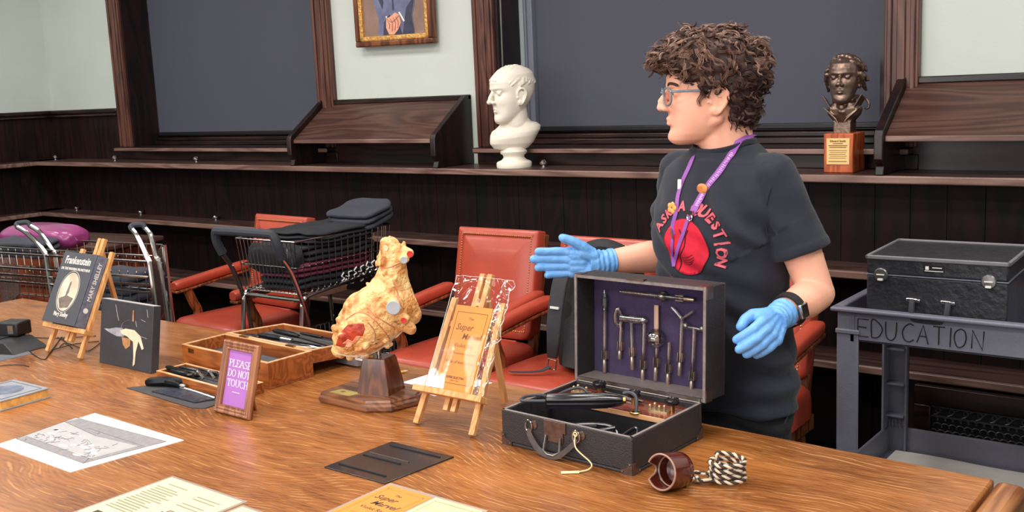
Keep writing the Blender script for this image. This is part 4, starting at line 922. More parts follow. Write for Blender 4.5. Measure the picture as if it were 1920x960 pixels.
def serif_line(q, txt, M_, h, width):
    """capital letters with slab serifs, drawn stroke by stroke"""
    arc = lambda cx, cy, rx, ry, a0, a1: [(cx + rx * math.cos(R(a0 + (a1 - a0) * k / 14)), cy + ry * math.sin(R(a0 + (a1 - a0) * k / 14))) for k in range(15)]
    G_ = {'P': (.62, [[(.16, 0), (.16, 1)], [(.16, 1), (.36, 1)] + arc(.36, .76, .22, .24, 90, -90) + [(.16, .52)]], [(.16, 0), (.10, 1)]), 'L': (.62, [[(.16, 1), (.16, 0), (.56, 0), (.56, .2)]], [(.16, 1), (.10, 0)]), 'E': (.64, [[(.58, .82), (.58, 1), (.16, 1), (.16, 0), (.6, 0), (.6, .2)], [(.16, .52), (.46, .52)]], [(.08, 1), (.08, 0)]),
          'A': (.78, [[(.06, 0), (.38, 1), (.72, 0)], [(.18, .36), (.6, .36)]], [(.08, 0), (.70, 0)]), 'S': (.58, [arc(.29, .75, .2, .25, 30, 270) + arc(.29, .25, .22, .25, 90, -150)], []), 'D': (.76, [[(.16, 0), (.16, 1), (.34, 1)] + arc(.34, .5, .34, .5, 90, -90) + [(.16, 0)]], [(.10, 0), (.10, 1)]), 'O': (.78, [arc(.39, .5, .33, .5, 0, 360)], []),
          'N': (.82, [[(.16, 0), (.16, 1), (.68, 0), (.68, 1)]], [(.16, 0), (.12, 1), (.68, 1)]), 'T': (.7, [[(.06, .82), (.06, 1), (.64, 1), (.64, .82)], [(.35, 1), (.35, 0)]], [(.35, 0)]), 'U': (.78, [[(.15, 1), (.15, .34)] + arc(.39, .32, .24, .32, 180, 360) + [(.63, 1)]], [(.15, 1), (.63, 1)]), 'C': (.7, [arc(.4, .5, .33, .5, 45, 315)], []), 'H': (.82, [[(.16, 0), (.16, 1)], [(.66, 0), (.66, 1)], [(.16, .52), (.66, .52)]], [(.16, 0), (.16, 1), (.66, 0), (.66, 1)]), ' ': (.34, [], [])}
    tot = sum(G_[c][0] for c in txt); k = width / (tot * h); x = -width / 2; sv = q.M
    for c in txt:
        w_, st, se = G_[c]; q.M = sv @ M_ @ Matrix.Translation((x, -h / 2, 0)) @ Matrix.Diagonal((h * k, h, 1, 1))
        for L_ in st:
            for a_, b_ in zip(L_[:-1], L_[1:]):
                d = V((b_[0] - a_[0], b_[1] - a_[1], 0)); L = d.length
                if L < 1e-6: continue
                d /= L; wd = .026 + .034 * abs(d.y); p = V((-d.y, d.x, 0)) * wd; e = d * .02; A_, B2_ = V(a_ + (0,)) - e, V(b_ + (0,)) + e
                q.f([q.v(A_ - p), q.v(B2_ - p), q.v(B2_ + p), q.v(A_ + p)])
        for sx, sy in se: q.f([q.v((sx - .13, sy - .035, 0)), q.v((sx + .13, sy - .035, 0)), q.v((sx + .13, sy + .035, 0)), q.v((sx - .13, sy + .035, 0))])
        x += w_ * h * k
    q.M = sv
for s2, z, wd_ in (('PLEASE', .138, .096), ('DO NOT', .1115, .096), ('TOUCH', .085, .092)): serif_line(q, s2, tm @ Matrix.Translation((0.002, z, .0004)), .0185, wd_)
q.box(-.016, .016, -.0072, -.0066, .0605, .0618)
q.build('white_lettering', mat('white_lettering', (250, 244, 250), .5), sg_)
q = MB(); q.beam((.0, .0, .14), (.0, .064, .006), .03, .004, up=(0, 1, .4)); q.build('prop_leg', M['boxwood'], sg_)

# -- open wooden instrument box
ib = thing('instrument_box', 'open hinged honey-wood box of surgical instruments behind the purple sign', 'box', (-2.59, 1.955, TZ), R(-2.5))
def hollow(q, x0, x1, y0, y1, z0, z1, t_=.010):
    q.box(x0, x1, y0, y1, z0, z0 + .006)
    for a in ((x0, x1, y0, y0 + t_), (x0, x1, y1 - t_, y1), (x0, x0 + t_, y0 + t_, y1 - t_), (x1 - t_, x1, y0 + t_, y1 - t_)): q.box(a[0], a[1], a[2], a[3], z0 + .006, z1)
hx = .222
q = MB(); hollow(q, -hx, hx, -.082, .082, 0, .078); q.build('box_body', M['boxwood'], ib, bevel=.001)
q = MB()
for a in ((-hx, hx, -.082, -.072), (-hx, hx, .072, .082), (-hx, -hx + .01, -.072, .072), (hx - .01, hx, -.072, .072)): q.box(*a, .078, .080)
q.build('box_rim', M['rim'], ib)
MB().box(-hx + .012, hx - .012, -.07, .07, .0065, .04).build('lining', M['foam'], ib)
MB().box(-.185, -.155, -.0835, -.081, .058, .072).box(.155, .185, -.0835, -.081, .058, .072).build('catch', M['brass'], ib)
lid = bpy.data.objects.new('lid', None); C.objects.link(lid); lid.parent = ib; lid.location = (0, .084, .080); lid.rotation_euler = (R(-4), 0, 0)
q = MB(); hollow(q, -hx, hx, 0, .235, -.040, .0, .012); q.build('lid_shell', M['boxwood'], lid, bevel=.001)
q = MB()
for a in ((-hx, hx, 0, .012), (-hx, hx, .223, .235), (-hx, -hx + .012, .012, .223), (hx - .012, hx, .012, .223)): q.box(*a, 0, .002)
q.build('lid_rim', M['rim'], lid)
MB().box(-hx + .013, hx - .013, .013, .222, -.033, -.016).build('foam_insert', M['foam'], lid)
MB().beam((-.14, -.002, .002), (-.1, -.002, .002), .012, .004).beam((.1, -.002, .002), (.14, -.002, .002), .012, .004).build('hinge', M['brass'], ib if 0 else lid)
ibm = ib.matrix_basis.copy()
def on_lid(u, v, z=.0): return Matrix.Translation(ib.location) @ Euler(ib.rotation_euler).to_matrix().to_4x4() @ Matrix.Translation(lid.location) @ Euler(lid.rotation_euler).to_matrix().to_4x4() @ V((u, v, -.016 + z))
def tool(kind, lab, p0, p1, grp, r=.005, m=None):
    d = (p1 - p0); t = thing(kind, lab, 'surgical tool', p0, group=grp, rot=FR(p0, d, V((0, 0, 1)).cross(d)).to_euler()); return t, d.length
G1 = 'instruments in the open box lid'
for nm, lab, a, b_, k in (('bone_saw', 'long black bone saw across the open box lid', (-.19, .165), (.17, .14), 0), ('surgical_knife', 'slim black knife with a bright band in the middle of the open box lid', (-.165, .085), (.15, .095), 1), ('surgical_knife', 'thin black knife nearest the hinge side in the open box lid', (-.185, .045), (.0, .05), 2), ('tenaculum', 'thin black hooked probe along the far rim of the open box lid', (-.08, .195), (.19, .19), 3), ('forceps', 'small bright forceps at the right end of the open box lid', (.085, .055), (.175, .07), 4)):
    t, L = tool(nm, lab, on_lid(*a, .006), on_lid(*b_, .006), G1)
    if k == 4:
        for s2 in (-1, 1): MB().tube(ctr([(0, s2 * .012, 0), (L * .4, s2 * .010, 0), (L * .8, s2 * .002, 0), (L, -s2 * .004, 0)], 5), .0028, 6).build('arm', M['chrome'], t)
        MB().ball((L * .8, 0, 0), .005, 6).build('pivot', M['chrome'], t)
    else:
        MB().tube([(0, 0, 0), (L * .08, 0, 0), (L * .3, 0, 0), (L * .42, 0, 0)], [.004, .009 if k != 3 else .004, .011 if k != 3 else .005, .006 if k != 3 else .004], 10).build('handle', M['toolblk'], t)
        q = MB(); wd = (.022, .008, .006, .003)[k]; q.prism([(L * .4, -.004), (L * .95, -wd), (L, -wd * .4), (L * .98, .003), (L * .4, .005)], -.0012, .0012); q.build('blade', M['steel'] if k == 0 else M['toolblk'], t)
        if k == 1: MB().cyl((L * .36, 0, 0), (L * .55, 0, 0), .0075).build('ferrule', M['chrome'], t)
bt = thing('surgical_knife', 'black-handled knife lying inside the open box body', 'surgical tool', (-2.68, 1.96, .806), R(-4)); MB().tube([(0, 0, 0), (.04, 0, 0), (.1, 0, 0)], [.006, .009, .006], 8).build('handle', M['toolblk'], bt); MB().prism([(.1, -.004), (.2, -.006), (.215, .0), (.1, .005)], -.001, .001).build('blade', M['toolblk'], bt)

# -- shallow tray of instruments
ty = thing('instrument_tray', 'shallow honey-wood tray of black instruments in front of the open box', 'tray', (-2.565, 1.795, TZ), R(-3))
q = MB(); hollow(q, -.20, .20, -.052, .052, 0, .03, .009); q.build('tray_body', M['boxwood'], ty, bevel=.001)
q = MB()
for a in ((-.2, .2, -.052, -.043), (-.2, .2, .043, .052), (-.2, -.191, -.043, .043), (.191, .2, -.043, .043)): q.box(*a, .03, .0315)
q.build('tray_rim', M['rim'], ty)
MB().box(-.188, .188, -.041, .041, .0062, .02).build('lining', M['foam'], ty)
G2 = 'instruments in the shallow tray'
for i, (y, x0, L, bend) in enumerate(((-.028, -.16, .17, .014), (-.010, -.12, .16, .016), (.010, -.17, .21, .006), (.028, -.10, .20, .018))):
    t = thing('retractor', ('black instrument with a bright curved shank, nearest in the shallow tray', 'black instrument with a bright curved shank, second in the shallow tray', 'black instrument third from the front in the shallow tray', 'black instrument along the back rim of the shallow tray')[i], 'surgical tool', V((-2.565, 1.795, TZ)) + Euler((0, 0, R(-3))).to_matrix() @ V((x0, y, .030)), R(-3), G2)
    MB().tube([(0, 0, 0), (.01, 0, .001), (L * .5, 0, .002), (L * .56, 0, .002)], [.004, .007, .0085, .005], 8).build('handle', M['toolblk'], t)
    MB().tube(ctr([(L * .55, 0, .002), (L * .75, 0, .004 + bend * .3), (L * .9, 0, .006 + bend), (L * 1.05, 0, .004)], 5), [.004] * 15 + [.0055], 8).build('shank', M['chrome'] if i in (0, 1, 3) else M['toolblk'], t)
t = thing('wooden_peg', 'stubby black handle end poking over the left end of the shallow tray', 'surgical tool', (-2.765, 1.79, .793), R(-3)); MB().tube([(0, 0, 0), (.02, 0, .001), (.08, 0, 0), (.12, 0, -.002)], [.006, .008, .007, .003], 8).build('handle', M['toolblk'], t)

# -- leather mat with saw and razor
mt = MB(); mt.prism([(-2.775, 1.655), (-2.42, 1.632), (-2.385, 1.650), (-2.385, 1.748), (-2.68, 1.772)], TZ, TZ + .003); tag(mt.build('leather_mat', mat('grey_leather', (62, 58, 60), .7, var=.1, bump=.1, bscale=200), bevel=.0008), 'flat grey leather mat under the saw, left of the purple sign', 'mat')
sw = thing('amputation_saw', 'small black saw with a bright spine lying on the grey leather mat', 'saw', (-2.66, 1.70, TZ + .004), R(-3))
MB().prism([(.0, -.035), (.215, -.028), (.235, .02), (.06, .028), (.02, .01)], 0, .003).build('blade', mat('mottled_blade', (84, 88, 102), .32, .7, var=.6, scale=70), sw)
MB().tube([(.05, .030, .004), (.14, .027, .005), (.238, .022, .004)], [.004, .0035, .004], 8).build('spine', M['chrome'], sw)
MB().tube(ctr([(-.055, .018, .010), (-.02, .022, .012), (.02, .030, .011), (.05, .032, .008)], 4), [.006, .010, .011, .011, .011, .011, .011, .010, .009, .008, .007, .006, .005], 8).build('handle', M['toolblk'], sw); MB().ball((.055, .034, .010), (.014, .01, .006), 6).build('bolster', M['steel'], sw)
rz_ = thing('leather_sheath', 'curved black sheath at the left end of the grey leather mat', 'sheath', (-2.74, 1.70, TZ + .003), R(12))
MB().tube(ctr([(0, 0, .008), (.05, .008, .013), (.10, .02, .014), (.15, .045, .010)], 5), [.010, .013, .015, .016, .016, .016, .016, .016, .015, .014, .013, .012, .011, .010, .009, .007], 8, flat=.8).build('sheath_body', M['toolblk'], rz_)

# -- heart model on its stand
ht = thing('heart_model', 'large anatomical heart model with a cut-open red chamber on a wooden stand', 'anatomical model', (-1.995, 1.945, TZ))
base = [(-.150, -.095), (.035, -.098), (.095, -.06), (.115, .02), (.085, .09), (-.115, .09), (-.150, .06)]
M['standw'] = wood('stand_walnut', (92, 56, 36), (146, 96, 66), 'X', .3, 2, .5, coat=.3)
q = MB(); k_ = lambda f_: [(p[0] * f_ - .02 * (1 - f_), p[1] * f_) for p in base]
q.rings([[(p[0], p[1], z) for p in k_(f_)] for f_, z in ((.96, .0), (1.0, .006), (1.0, .016), (.965, .022), (.965, .027), (.94, .032))]); q.build('base', M['standw'], ht, smooth=20)
MB().prism([(-.118, -.083), (-.04, -.083), (-.028, -.048), (-.106, -.046)], .0322, .0332).build('brass_plate', mat('brass_plate', (214, 190, 116), .35, .5), ht)
MB().prism([(-.092, -.068), (-.080, -.069), (-.076, -.060), (-.088, -.059)], .0333, .0336).build('plate_emblem', M['ink'], ht)
Pm = FR((0, 0, 0), CR, V((0, 0, 1)))       # x = right in the photo, y up, z towards the camera: only the modelling frame of the heart
def rect(w_, d_, z, cx=0.0, cy=0.0): return [(cx - w_, cy - d_, z), (cx + w_, cy - d_, z), (cx + w_, cy + d_, z), (cx - w_, cy + d_, z)]
rot20 = Matrix.Rotation(R(14), 4, 'Z'); q = MB(); q.M = Matrix.Translation((-.0, .0, 0)) @ rot20
q.rings([rect(.050, .045, .030), rect(.048, .043, .05), rect(.036, .032, .122), rect(.033, .030, .130)]); q.build('pedestal', wood('pedestal_walnut', (84, 44, 24), (122, 68, 40), 'Z', .3, 2, .4, coat=.3), ht, smooth=20, bevel=.002)
MB().cyl((0, 0, .12), (0, 0, .19), .006).build('rod', M['chrome'], ht)
O = PY(698, 640, 1.96) ; O = V((-1.995, 1.945, O.z)) - V((-1.995, 1.945, TZ))
pxm = 652.0
def Hp(px, py, dz=0.0): return V((CR.x * (px - 698) / pxm - CF.x * dz, CR.y * (px - 698) / pxm - CF.y * dz, O.z + (640 - py) / pxm))
def Hr(r): return r / pxm
q = MB()
for (x0, y0, r0, x1, y1, r1) in ((628, 648, 14, 652, 626, 34), (652, 626, 34, 676, 606, 50), (676, 606, 50, 704, 582, 52), (704, 582, 52, 722, 574, 47), (716, 560, 44, 728, 530, 31), (728, 530, 31, 734, 500, 23), (734, 500, 23, 735, 474, 18), (735, 474, 18, 734, 462, 13)):
    q.cap(Hp(x0, y0), Hp(x1, y1), Hr(r0), Hr(r1), 24)
q.cap(Hp(668, 570, .02), Hp(712, 548, .035), Hr(26), Hr(22)); q.cap(Hp(712, 548, .03), Hp(735, 563, .06), Hr(18), Hr(17)); q.cap(Hp(750, 560), Hp(762, 590), Hr(18), Hr(16)); q.cap(Hp(742, 600, .03), Hp(758, 610, .03), Hr(14), Hr(11)); q.cap(Hp(745, 520, .01), Hp(760, 575, .01), Hr(12), Hr(14))
q.cap(Hp(724, 461), Hp(722, 490, .01), Hr(12), Hr(15)); q.cap(Hp(748, 470, .01), Hp(764, 477, .02), Hr(9), Hr(9)); q.cap(Hp(744, 483, .012), Hp(755, 485, .03), Hr(9), Hr(9)); q.cap(Hp(748, 588, .045), Hp(752, 588, .058), Hr(9), Hr(9))
rnd = random.Random(12)
for k in range(70):      # fatty lobes and vessels on the surface
    t = rnd.random(); cx_ = 640 + 95 * t; cy_ = 640 - 85 * t; rr = 20 + 34 * math.sin(PI * min(1, t * 1.1)); a = rnd.uniform(-PI, PI); b_ = rnd.uniform(-.2, 1.2)
    p = Hp(cx_ + rr * math.cos(a) * math.cos(b_), cy_ - rr * math.sin(a) * math.cos(b_), Hr(rr) * math.sin(b_) * .96); q.ball(p, Hr(rnd.uniform(4, 8)), 5)
for k in range(26):
    t = rnd.uniform(0, 1); cx_ = 722 + 14 * t; cy_ = 540 - 75 * t; rr = 34 - 16 * t; a = rnd.uniform(-PI, PI); b_ = rnd.uniform(-.1, 1.1)
    p = Hp(cx_ + rr * math.cos(a) * math.cos(b_), cy_ - rr * math.sin(a) * math.cos(b_), Hr(rr) * math.sin(b_)); q.cap(p, p + V((rnd.uniform(-.01, .01), 0, rnd.uniform(.005, .016))), Hr(4), Hr(3), 6)
hme = voxel(q, .0026, 3, .5)
displace(hme, lambda p, n_: p + n_ * (.0022 * (1 - 2 * abs(noise.noise(p * 30))) + .0010 * noise.noise(p * 70) - .0006))
htree = bvh(hme)
hm_ = mat('painted_heart', (238, 190, 124), .38, var=.0, bump=.7, bscale=110, coat=.15)
t_ = hm_.node_tree; b_ = t_.nodes['Principled BSDF']; tc = t_.nodes.new('ShaderNodeTexCoord'); nz = nd(t_, 'ShaderNodeTexNoise', Scale=16.0, Detail=5.0, Roughness=.62, Distortion=1.2); t_.links.new(tc.outputs['Object'], nz.inputs['Vector'])
rp = ramp(t_, nz.outputs['Fac'], [(.30, S(168, 98, 48)), (.42, S(224, 156, 88)), (.55, S(246, 206, 142)), (.74, S(228, 174, 98))]); t_.links.new(rp.outputs[0], b_.inputs['Base Color'])
hb = link('heart', hme, hm_, ht, 180)
def drape(tree, poly, org, ax, ay, off, th=.0006, n=14, dist=1.0):
    """patch of material laid on a surface: polygon (in ax, ay units from org) shot along -(ax x ay) onto the tree"""
    ax, ay = V(ax).normalized(), V(ay).normalized(); nrm = ax.cross(ay).normalized(); q = MB()
    bm = q.b; vs = [bm.verts.new((p[0], p[1], 0)) for p in poly]; f = bm.faces.new(vs); bmesh.ops.triangulate(bm, faces=[f])
    ext = max(max(p[0] for p in poly) - min(p[0] for p in poly), max(p[1] for p in poly) - min(p[1] for p in poly)); cell = ext / n
    for it in range(7):
        es = [e for e in bm.edges if e.calc_length() > cell * 1.5]
        if not es: break
        bmesh.ops.subdivide_edges(bm, edges=es, cuts=1); bmesh.ops.triangulate(bm, faces=bm.faces)
    for v in bm.verts:
        p = V(org) + ax * v.co.x + ay * v.co.y; h = tree.ray_cast(p + nrm * dist, -nrm)
        v.co = (h[0] + nrm * off) if h[0] is not None else p
    r = bmesh.ops.extrude_face_region(bm, geom=bm.faces[:]); vv = [x for x in r['geom'] if isinstance(x, bmesh.types.BMVert)]
    bmesh.ops.translate(bm, verts=vv, vec=nrm * th)
    return q
HX, HY = CR, V((0, 0, 1))
hp2 = lambda L_: [((x - 698) / pxm, (640 - y) / pxm + O.z) for x, y in L_]
q = drape(htree, hp2([(626, 634), (634, 614), (646, 600), (654, 592), (668, 590), (682, 590), (684, 600), (679, 612), (670, 612), (664, 622), (654, 630), (640, 636)]), (0, 0, 0), HX, HY, -.001, .0016, 24)
q.build('red_chamber', mat('red_muscle', (176, 58, 34), .35, var=.35, scale=40, bump=.4, bscale=60), ht, smooth=180)
q = drape(htree, hp2([(640, 628), (652, 618), (660, 622), (668, 612), (676, 612), (672, 619), (664, 626), (655, 632)]), (0, 0, 0), HX, HY, .0008, .001, 16); q.build('chamber_membrane', mat('pink_membrane', (232, 150, 116), .4, var=.2, scale=60), ht, smooth=180)
def on_heart(px, py, off=0.0):
    p = V((CR.x * (px - 698) / pxm, CR.y * (px - 698) / pxm, O.z + (640 - py) / pxm)); n_ = HX.cross(HY); h = htree.ray_cast(p + n_ * 1.0, -n_); return (h[0] if h[0] is not None else p) + n_ * off
def disc(px, py, r, nm, m, off=.0015):
    n_ = HX.cross(HY); p = on_heart(px, py, off); q = MB(); q.lathe([(0, 0), (Hr(r), 0), (Hr(r) * .9, .0015), (0, .001)], 20, FR(p, HX, HY)); return q.build(nm, m, ht)
m_ = mat('valve_blue_grey', (178, 184, 192), .35); disc(736, 563, 12.5, 'valve', m_, .004); disc(756, 486, 6.5, 'vessel_opening', m_, .003); disc(724, 466, 5, 'vessel_opening', mat('vessel_cream', (236, 222, 176), .4), .002)
m_ = mat('vessel_red', (212, 50, 52), .35); disc(766, 477, 5.5, 'vessel_opening', m_, .003); disc(751, 588, 5, 'vessel_opening', m_, .003)
q = MB()
for L_ in ([(690, 562), (704, 578), (722, 592), (734, 603)], [(650, 585), (672, 572), (690, 575), (706, 590), (718, 610), (722, 625)], [(640, 640), (668, 640), (694, 628), (700, 606), (690, 588)], [(655, 652), (690, 640), (712, 622)], [(735, 520), (742, 545), (752, 570)], [(708, 494), (725, 500), (748, 492)]):
    q.tube([on_heart(p.x, p.y, -.0004) for p in ctr([(a, b2, 0) for a, b2 in L_], 8)], .0017, 5)
q.build('surface_vessels', mat('vessel_pink', (206, 128, 104), .4, var=.4, scale=50), ht)
q = MB()
for x, y in ((736, 592), (740, 597), (694, 625), (699, 630), (704, 622)): p = on_heart(x, y, .0015); q.beam(p - HX * .004, p + HX * .004, .0016, .0016); q.beam(p - HY * .004, p + HY * .004, .0016, .0016)
q.build('label_marks', M['inkdk'], ht)
q = MB()
for L_ in ([(625, 650), (650, 655), (690, 650), (722, 632), (742, 615)],): q.tube([on_heart(p.x, p.y, -.0008) for p in ctr([(a, b2, 0) for a, b2 in L_], 8)], .0035, 6)
q.build('clear_rim', mat('pale_rim', (226, 206, 186), .15, coat=.6), ht)

# -- clear acrylic box with a label, and the pencil and papers behind
ab = thing('acrylic_holder', 'clear plastic leaflet holder with a printed label behind the wooden box', 'leaflet holder', (-2.40, 2.165, TZ), R(-3))
ab.location = (-2.345, 2.16, TZ)
q = MB(); q.box(-.075, .08, -.002, .001, 0, .085); q.box(-.075, .08, .028, .03, 0, .10); q.box(-.075, .08, 0, .03, 0, .003); q.build('holder', M['film'], ab)
MB().box(-.07, .03, .004, .02, .004, .075).build('leaflets', mat('grey_leaflets', (150, 146, 148), .6, var=.1), ab)
lb = MB().box(.03, .078, -.004, -.0022, .028, .082).build('label_card', M['paper'], ab)
q = MB()
for i, (z, w_) in enumerate(((.074, .03), (.07, .022), (.06, .034), (.054, .028), (.046, .032), (.036, .03))): q.box(.036, .036 + w_, -.0046, -.0039, z, z + .0022)
q.build('printed_lines', mat('blue_ink', (94, 110, 168), .6), lb)
pc = thing('pencil', 'short yellow pencil lying behind the heart stand', 'pencil', (-2.158, 2.135, TZ + .004), R(78))
MB().cyl((0, 0, 0), (.06, 0, 0), .0036, n=6).build('barrel', mat('pencil_yellow', (236, 176, 84), .4), pc, smooth=0); MB().cyl((.06, 0, 0), (.072, 0, 0), .0036, .0006, 8).build('tip', M['cream'], pc)
tag(MB().prism([(-2.079, 2.085), (-1.90, 2.055), (-1.838, 2.235), (-2.06, 2.262)], TZ, TZ + .0012).build('paper_sheet', M['paper']), 'blank white paper sheet lying behind the orange booklet easel', 'paper')
# ---------------------------------------------------------------- violet ray apparatus in its open carrying case
M['casecloth'] = mat('black_pebbled_cloth', (46, 42, 44), .55, var=.12, scale=60, bump=.3, bscale=260)
M['velvet'] = mat('purple_velvet', (50, 32, 72), .9, var=.18, scale=40, sheen=.5, bump=.2, bscale=300)
M['caseedge'] = mat('worn_case_edge', (132, 120, 116), .6, var=.25, scale=50)
M['elm2'] = mat('pale_brass', (222, 198, 156), .3, .85, var=.15)
M['patina'] = mat('corner_metal', (112, 92, 84), .35, .8, var=.3, scale=60)
M['panelwood'] = wood('red_panel_wood', (82, 26, 14), (150, 66, 38), 'X', .25, 2, .5, coat=.4)
M['bakelite'] = mat('black_bakelite', (24, 22, 24), .22, var=.1, coat=.4)
M['rubber'] = mat('dark_rubber_cord', (66, 66, 72), .4, var=.1)
BW, BD, BH = .372, .292, .085
vc = thing('apparatus_case', 'open black cloth-covered carrying case of an electrotherapy apparatus, front right of the table', 'case', (-1.303, 1.983, TZ), R(-3.0))
vcM = Matrix.Translation(vc.location) @ Euler((0, 0, R(-3.0))).to_matrix().to_4x4()
hx, hy, t_ = BW / 2, BD / 2, .009
q = MB(); q.box(-hx, hx, -hy, hy, 0, .008)
for a in ((-hx, hx, -hy, -hy + t_), (-hx, hx, hy - t_, hy), (-hx, -hx + t_, -hy + t_, hy - t_), (hx - t_, hx, -hy + t_, hy - t_)): q.box(a[0], a[1], a[2], a[3], .008, BH)
bodyc = q.build('case_body', M['casecloth'], vc, bevel=.003)
q = MB()
for a in ((-hx + .001, hx - .001, -hy + .001, -hy + t_ - .001), (-hx + .001, -hx + t_ - .001, -hy, hy), (hx - t_ + .001, hx - .001, -hy, hy)): q.box(*a, BH, BH + .0012)
q.build('worn_rim', M['caseedge'], bodyc)
q = MB(); q.box(-hx + t_, hx - t_, -hy + t_, hy - t_, .0082, .012); q.build('lining', M['velvet'], vc)
# wooden instrument panel at the back of the case
pan = MB().box(-hx + t_ + .001, hx - t_ - .001, .03, hy - t_ - .001, .064, .072).build('control_panel', M['panelwood'], vc, bevel=.001)
MB().box(-hx + t_ + .001, hx - t_ - .001, .031, .038, .012, .064).build('compartment_wall', M['blackm'], vc)
MB().box(-hx + t_ + .002, hx - t_ - .002, .028, .031, .062, .073).build('panel_edge', M['rim'], pan)
for kx, ky in ((-.082, .108), (.032, .090), (.142, .086)):
    k_ = MB().lathe([(.0, 0), (.006, 0), (.006, .018), (.0, .018)], 12, Matrix.Translation((kx, ky, .072))).build('knob_shaft', M['brass'], vc)
    q = MB(); rs = []
    for r_, z in ((.010, .018), (.0155, .020), (.0165, .022), (.0165, .031), (.0155, .033), (.011, .0345), (.009, .0325), (.0, .0325)): rs.append([((r_ + (.0006 if j % 2 else 0)) * math.cos(2 * PI * j / 36), (r_ + (.0006 if j % 2 else 0)) * math.sin(2 * PI * j / 36), z) for j in range(36)])
    q.M = Matrix.Translation((kx, ky, .072)); q.rings(rs); q.build('knob', M['bakelite'], k_)
for bx, by in ((-.135, .095), (.108, .072)):
    q = MB(); q.beam((bx - .022, by, .074), (bx + .030, by + .004, .074), .016, .004)
    for dx, h_ in ((-.018, .010), (-.004, .016), (.008, .011), (.022, .014)): q.cyl((bx + dx, by, .074), (bx + dx, by, .074 + h_), .0032, n=10); q.ball((bx + dx, by, .074 + h_), .004, 5)
    q.build('spark_gap', M['elm2'], vc)
MB().beam((-.075, .12, .077), (.05, .102, .077), .007, .005).build('contact_strip', M['chrome'], vc)
q = MB()
for sx, sy in ((-.165, .105), (.16, .105), (-.165, .032), (.165, .034), (-.06, .11), (.085, .03), (.14, .10)): q.lathe([(0, 0), (.004, 0), (.0035, .0016), (0, .002)], 10, Matrix.Translation((sx, sy, .072)))
q.build('screws', M['chrome'], pan)
q = MB(); q.tube([(.075 + .012 * math.cos(a), .034 + .012 * math.sin(a), .074) for a in [2 * PI * k / 16 for k in range(16)]], .003, 6, closed=True); q.build('cord_grommet', M['brass'], vc)
# hand-held wand and cords
wd = thing('electrode_wand', 'thick black ribbed wand lying across the open apparatus case', 'wand', vcM @ V((-.110, -.068, .098)), 0); d_ = (vcM @ V((.052, .018, .104))) - wd.location; wd.rotation_euler = FR(wd.location, d_, V((0, 0, 1)).cross(d_)).to_euler(); L = d_.length
q = MB(); rs = []
for x, r_ in ((0, .014), (.004, .0175), (L * .6, .0185), (L * .78, .0175), (L * .97, .012), (L, .0095)): rs.append([(x, r_ * (1 + .06 * math.cos(a * 7)) * math.cos(a), r_ * (1 + .06 * math.cos(a * 7)) * math.sin(a)) for a in [2 * PI * k / 56 for k in range(56)]])
q.rings(rs); q.build('wand_body', M['bakelite'], wd, smooth=60)
MB().cyl((L, 0, 0), (L + .006, 0, 0), .008, n=16).cyl((L * .62, 0, .0175), (L * .62, 0, .0195), .003, n=10).build('socket', M['brass'], wd)
wp = lambda x, y, z: wd.matrix_basis.inverted() @ (vcM @ V((x, y, z)))
lp = [(-.112, -.069, .098), (-.135, -.08, .097), (-.17, -.09, .095), (-.178, -.06, .096), (-.155, -.035, .097), (-.12, -.045, .099), (-.10, -.05, .105), (-.125, -.01, .094), (-.12, .04, .098), (-.10, .06, .098), (-.07, .055, .085), (-.06, .06, .073)]
wd.rotation_mode = 'XYZ'
bpy.context.view_layer.update()
MB().tube(ctr([wp(*p) for p in lp], 8), .0037, 8).build('cord', M['rubber'], wd)
MB().tube(ctr([(.03, .05, .108), (.045, .055, .112), (.066, .05, .105), (.075, .036, .08), (.075, .034, .066)], 6), .0045, 8).build('panel_cord', M['rubber'], vc)
q = MB()
for L_ in ([(-.09, -.10, .03), (-.02, -.095, .062), (.07, -.06, .066), (.10, -.075, .03)], [(.03, -.10, .02), (.045, -.09, .05), (.06, -.085, .02)], [(.08, -.10, .02), (.115, -.06, .06), (.135, -.05, .068), (.14, -.07, .03)], [(-.02, -.08, .05), (.04, -.09, .058), (.09, -.07, .07)], [(-.05, -.105, .055), (.0, -.10, .064), (.05, -.085, .07)]): q.tube(ctr(L_, 6), .0045, 8)
q.build('coiled_cords', M['bakelite'], vc)
# front: handle, lock plate, corners, tag
MB().box(-.055, .0, -hy - .003, -hy, .035, BH).box(-.006, .008, -hy - .0035, -hy, .06, BH + .001).build('lock_plate', M['patina'], vc, bevel=.001)
lp_ = MB().tube([(-.048, -hy - .004, .05), (-.05, -hy - .013, .016), (-.035, -hy - .018, .010), (-.018, -hy - .018, .010), (-.004, -hy - .013, .018), (-.008, -hy - .004, .05)], .0028, 6).build('hasp_loop', M['steel'], vc)
for x in (-.098, .040):
    MB().lathe([(.0, 0), (.011, 0), (.010, .003), (0, .004)], 16, FR((x + .012, -hy, .066), (1, 0, 0), (0, 0, 1))).build('handle_rivet', M['patina'], vc)
    MB().tube([(x + .010 * math.cos(a), -hy - .006, .062 + .014 * math.sin(a)) for a in [2 * PI * k / 16 for k in range(16)]], .0018, 6, closed=True).build('handle_ring', M['chrome'], vc)
q = MB(); rs = []
for p in ctr([(-.098, -hy - .008, .050), (-.08, -hy - .014, .030), (-.06, -hy - .017, .014), (-.028, -hy - .018, .007), (.0, -hy - .017, .014), (.022, -hy - .014, .032), (.040, -hy - .008, .050)], 5): rs.append([(p.x + dx, p.y + dy, p.z + dz) for dx, dy, dz in ((-.003, -.003, -.006), (.003, -.003, -.006), (.003, .003, .006), (-.003, .003, .006))])
q.rings(rs); q.build('strap_handle', mat('worn_leather_strap', (70, 56, 52), .5, var=.4, scale=40), vc)
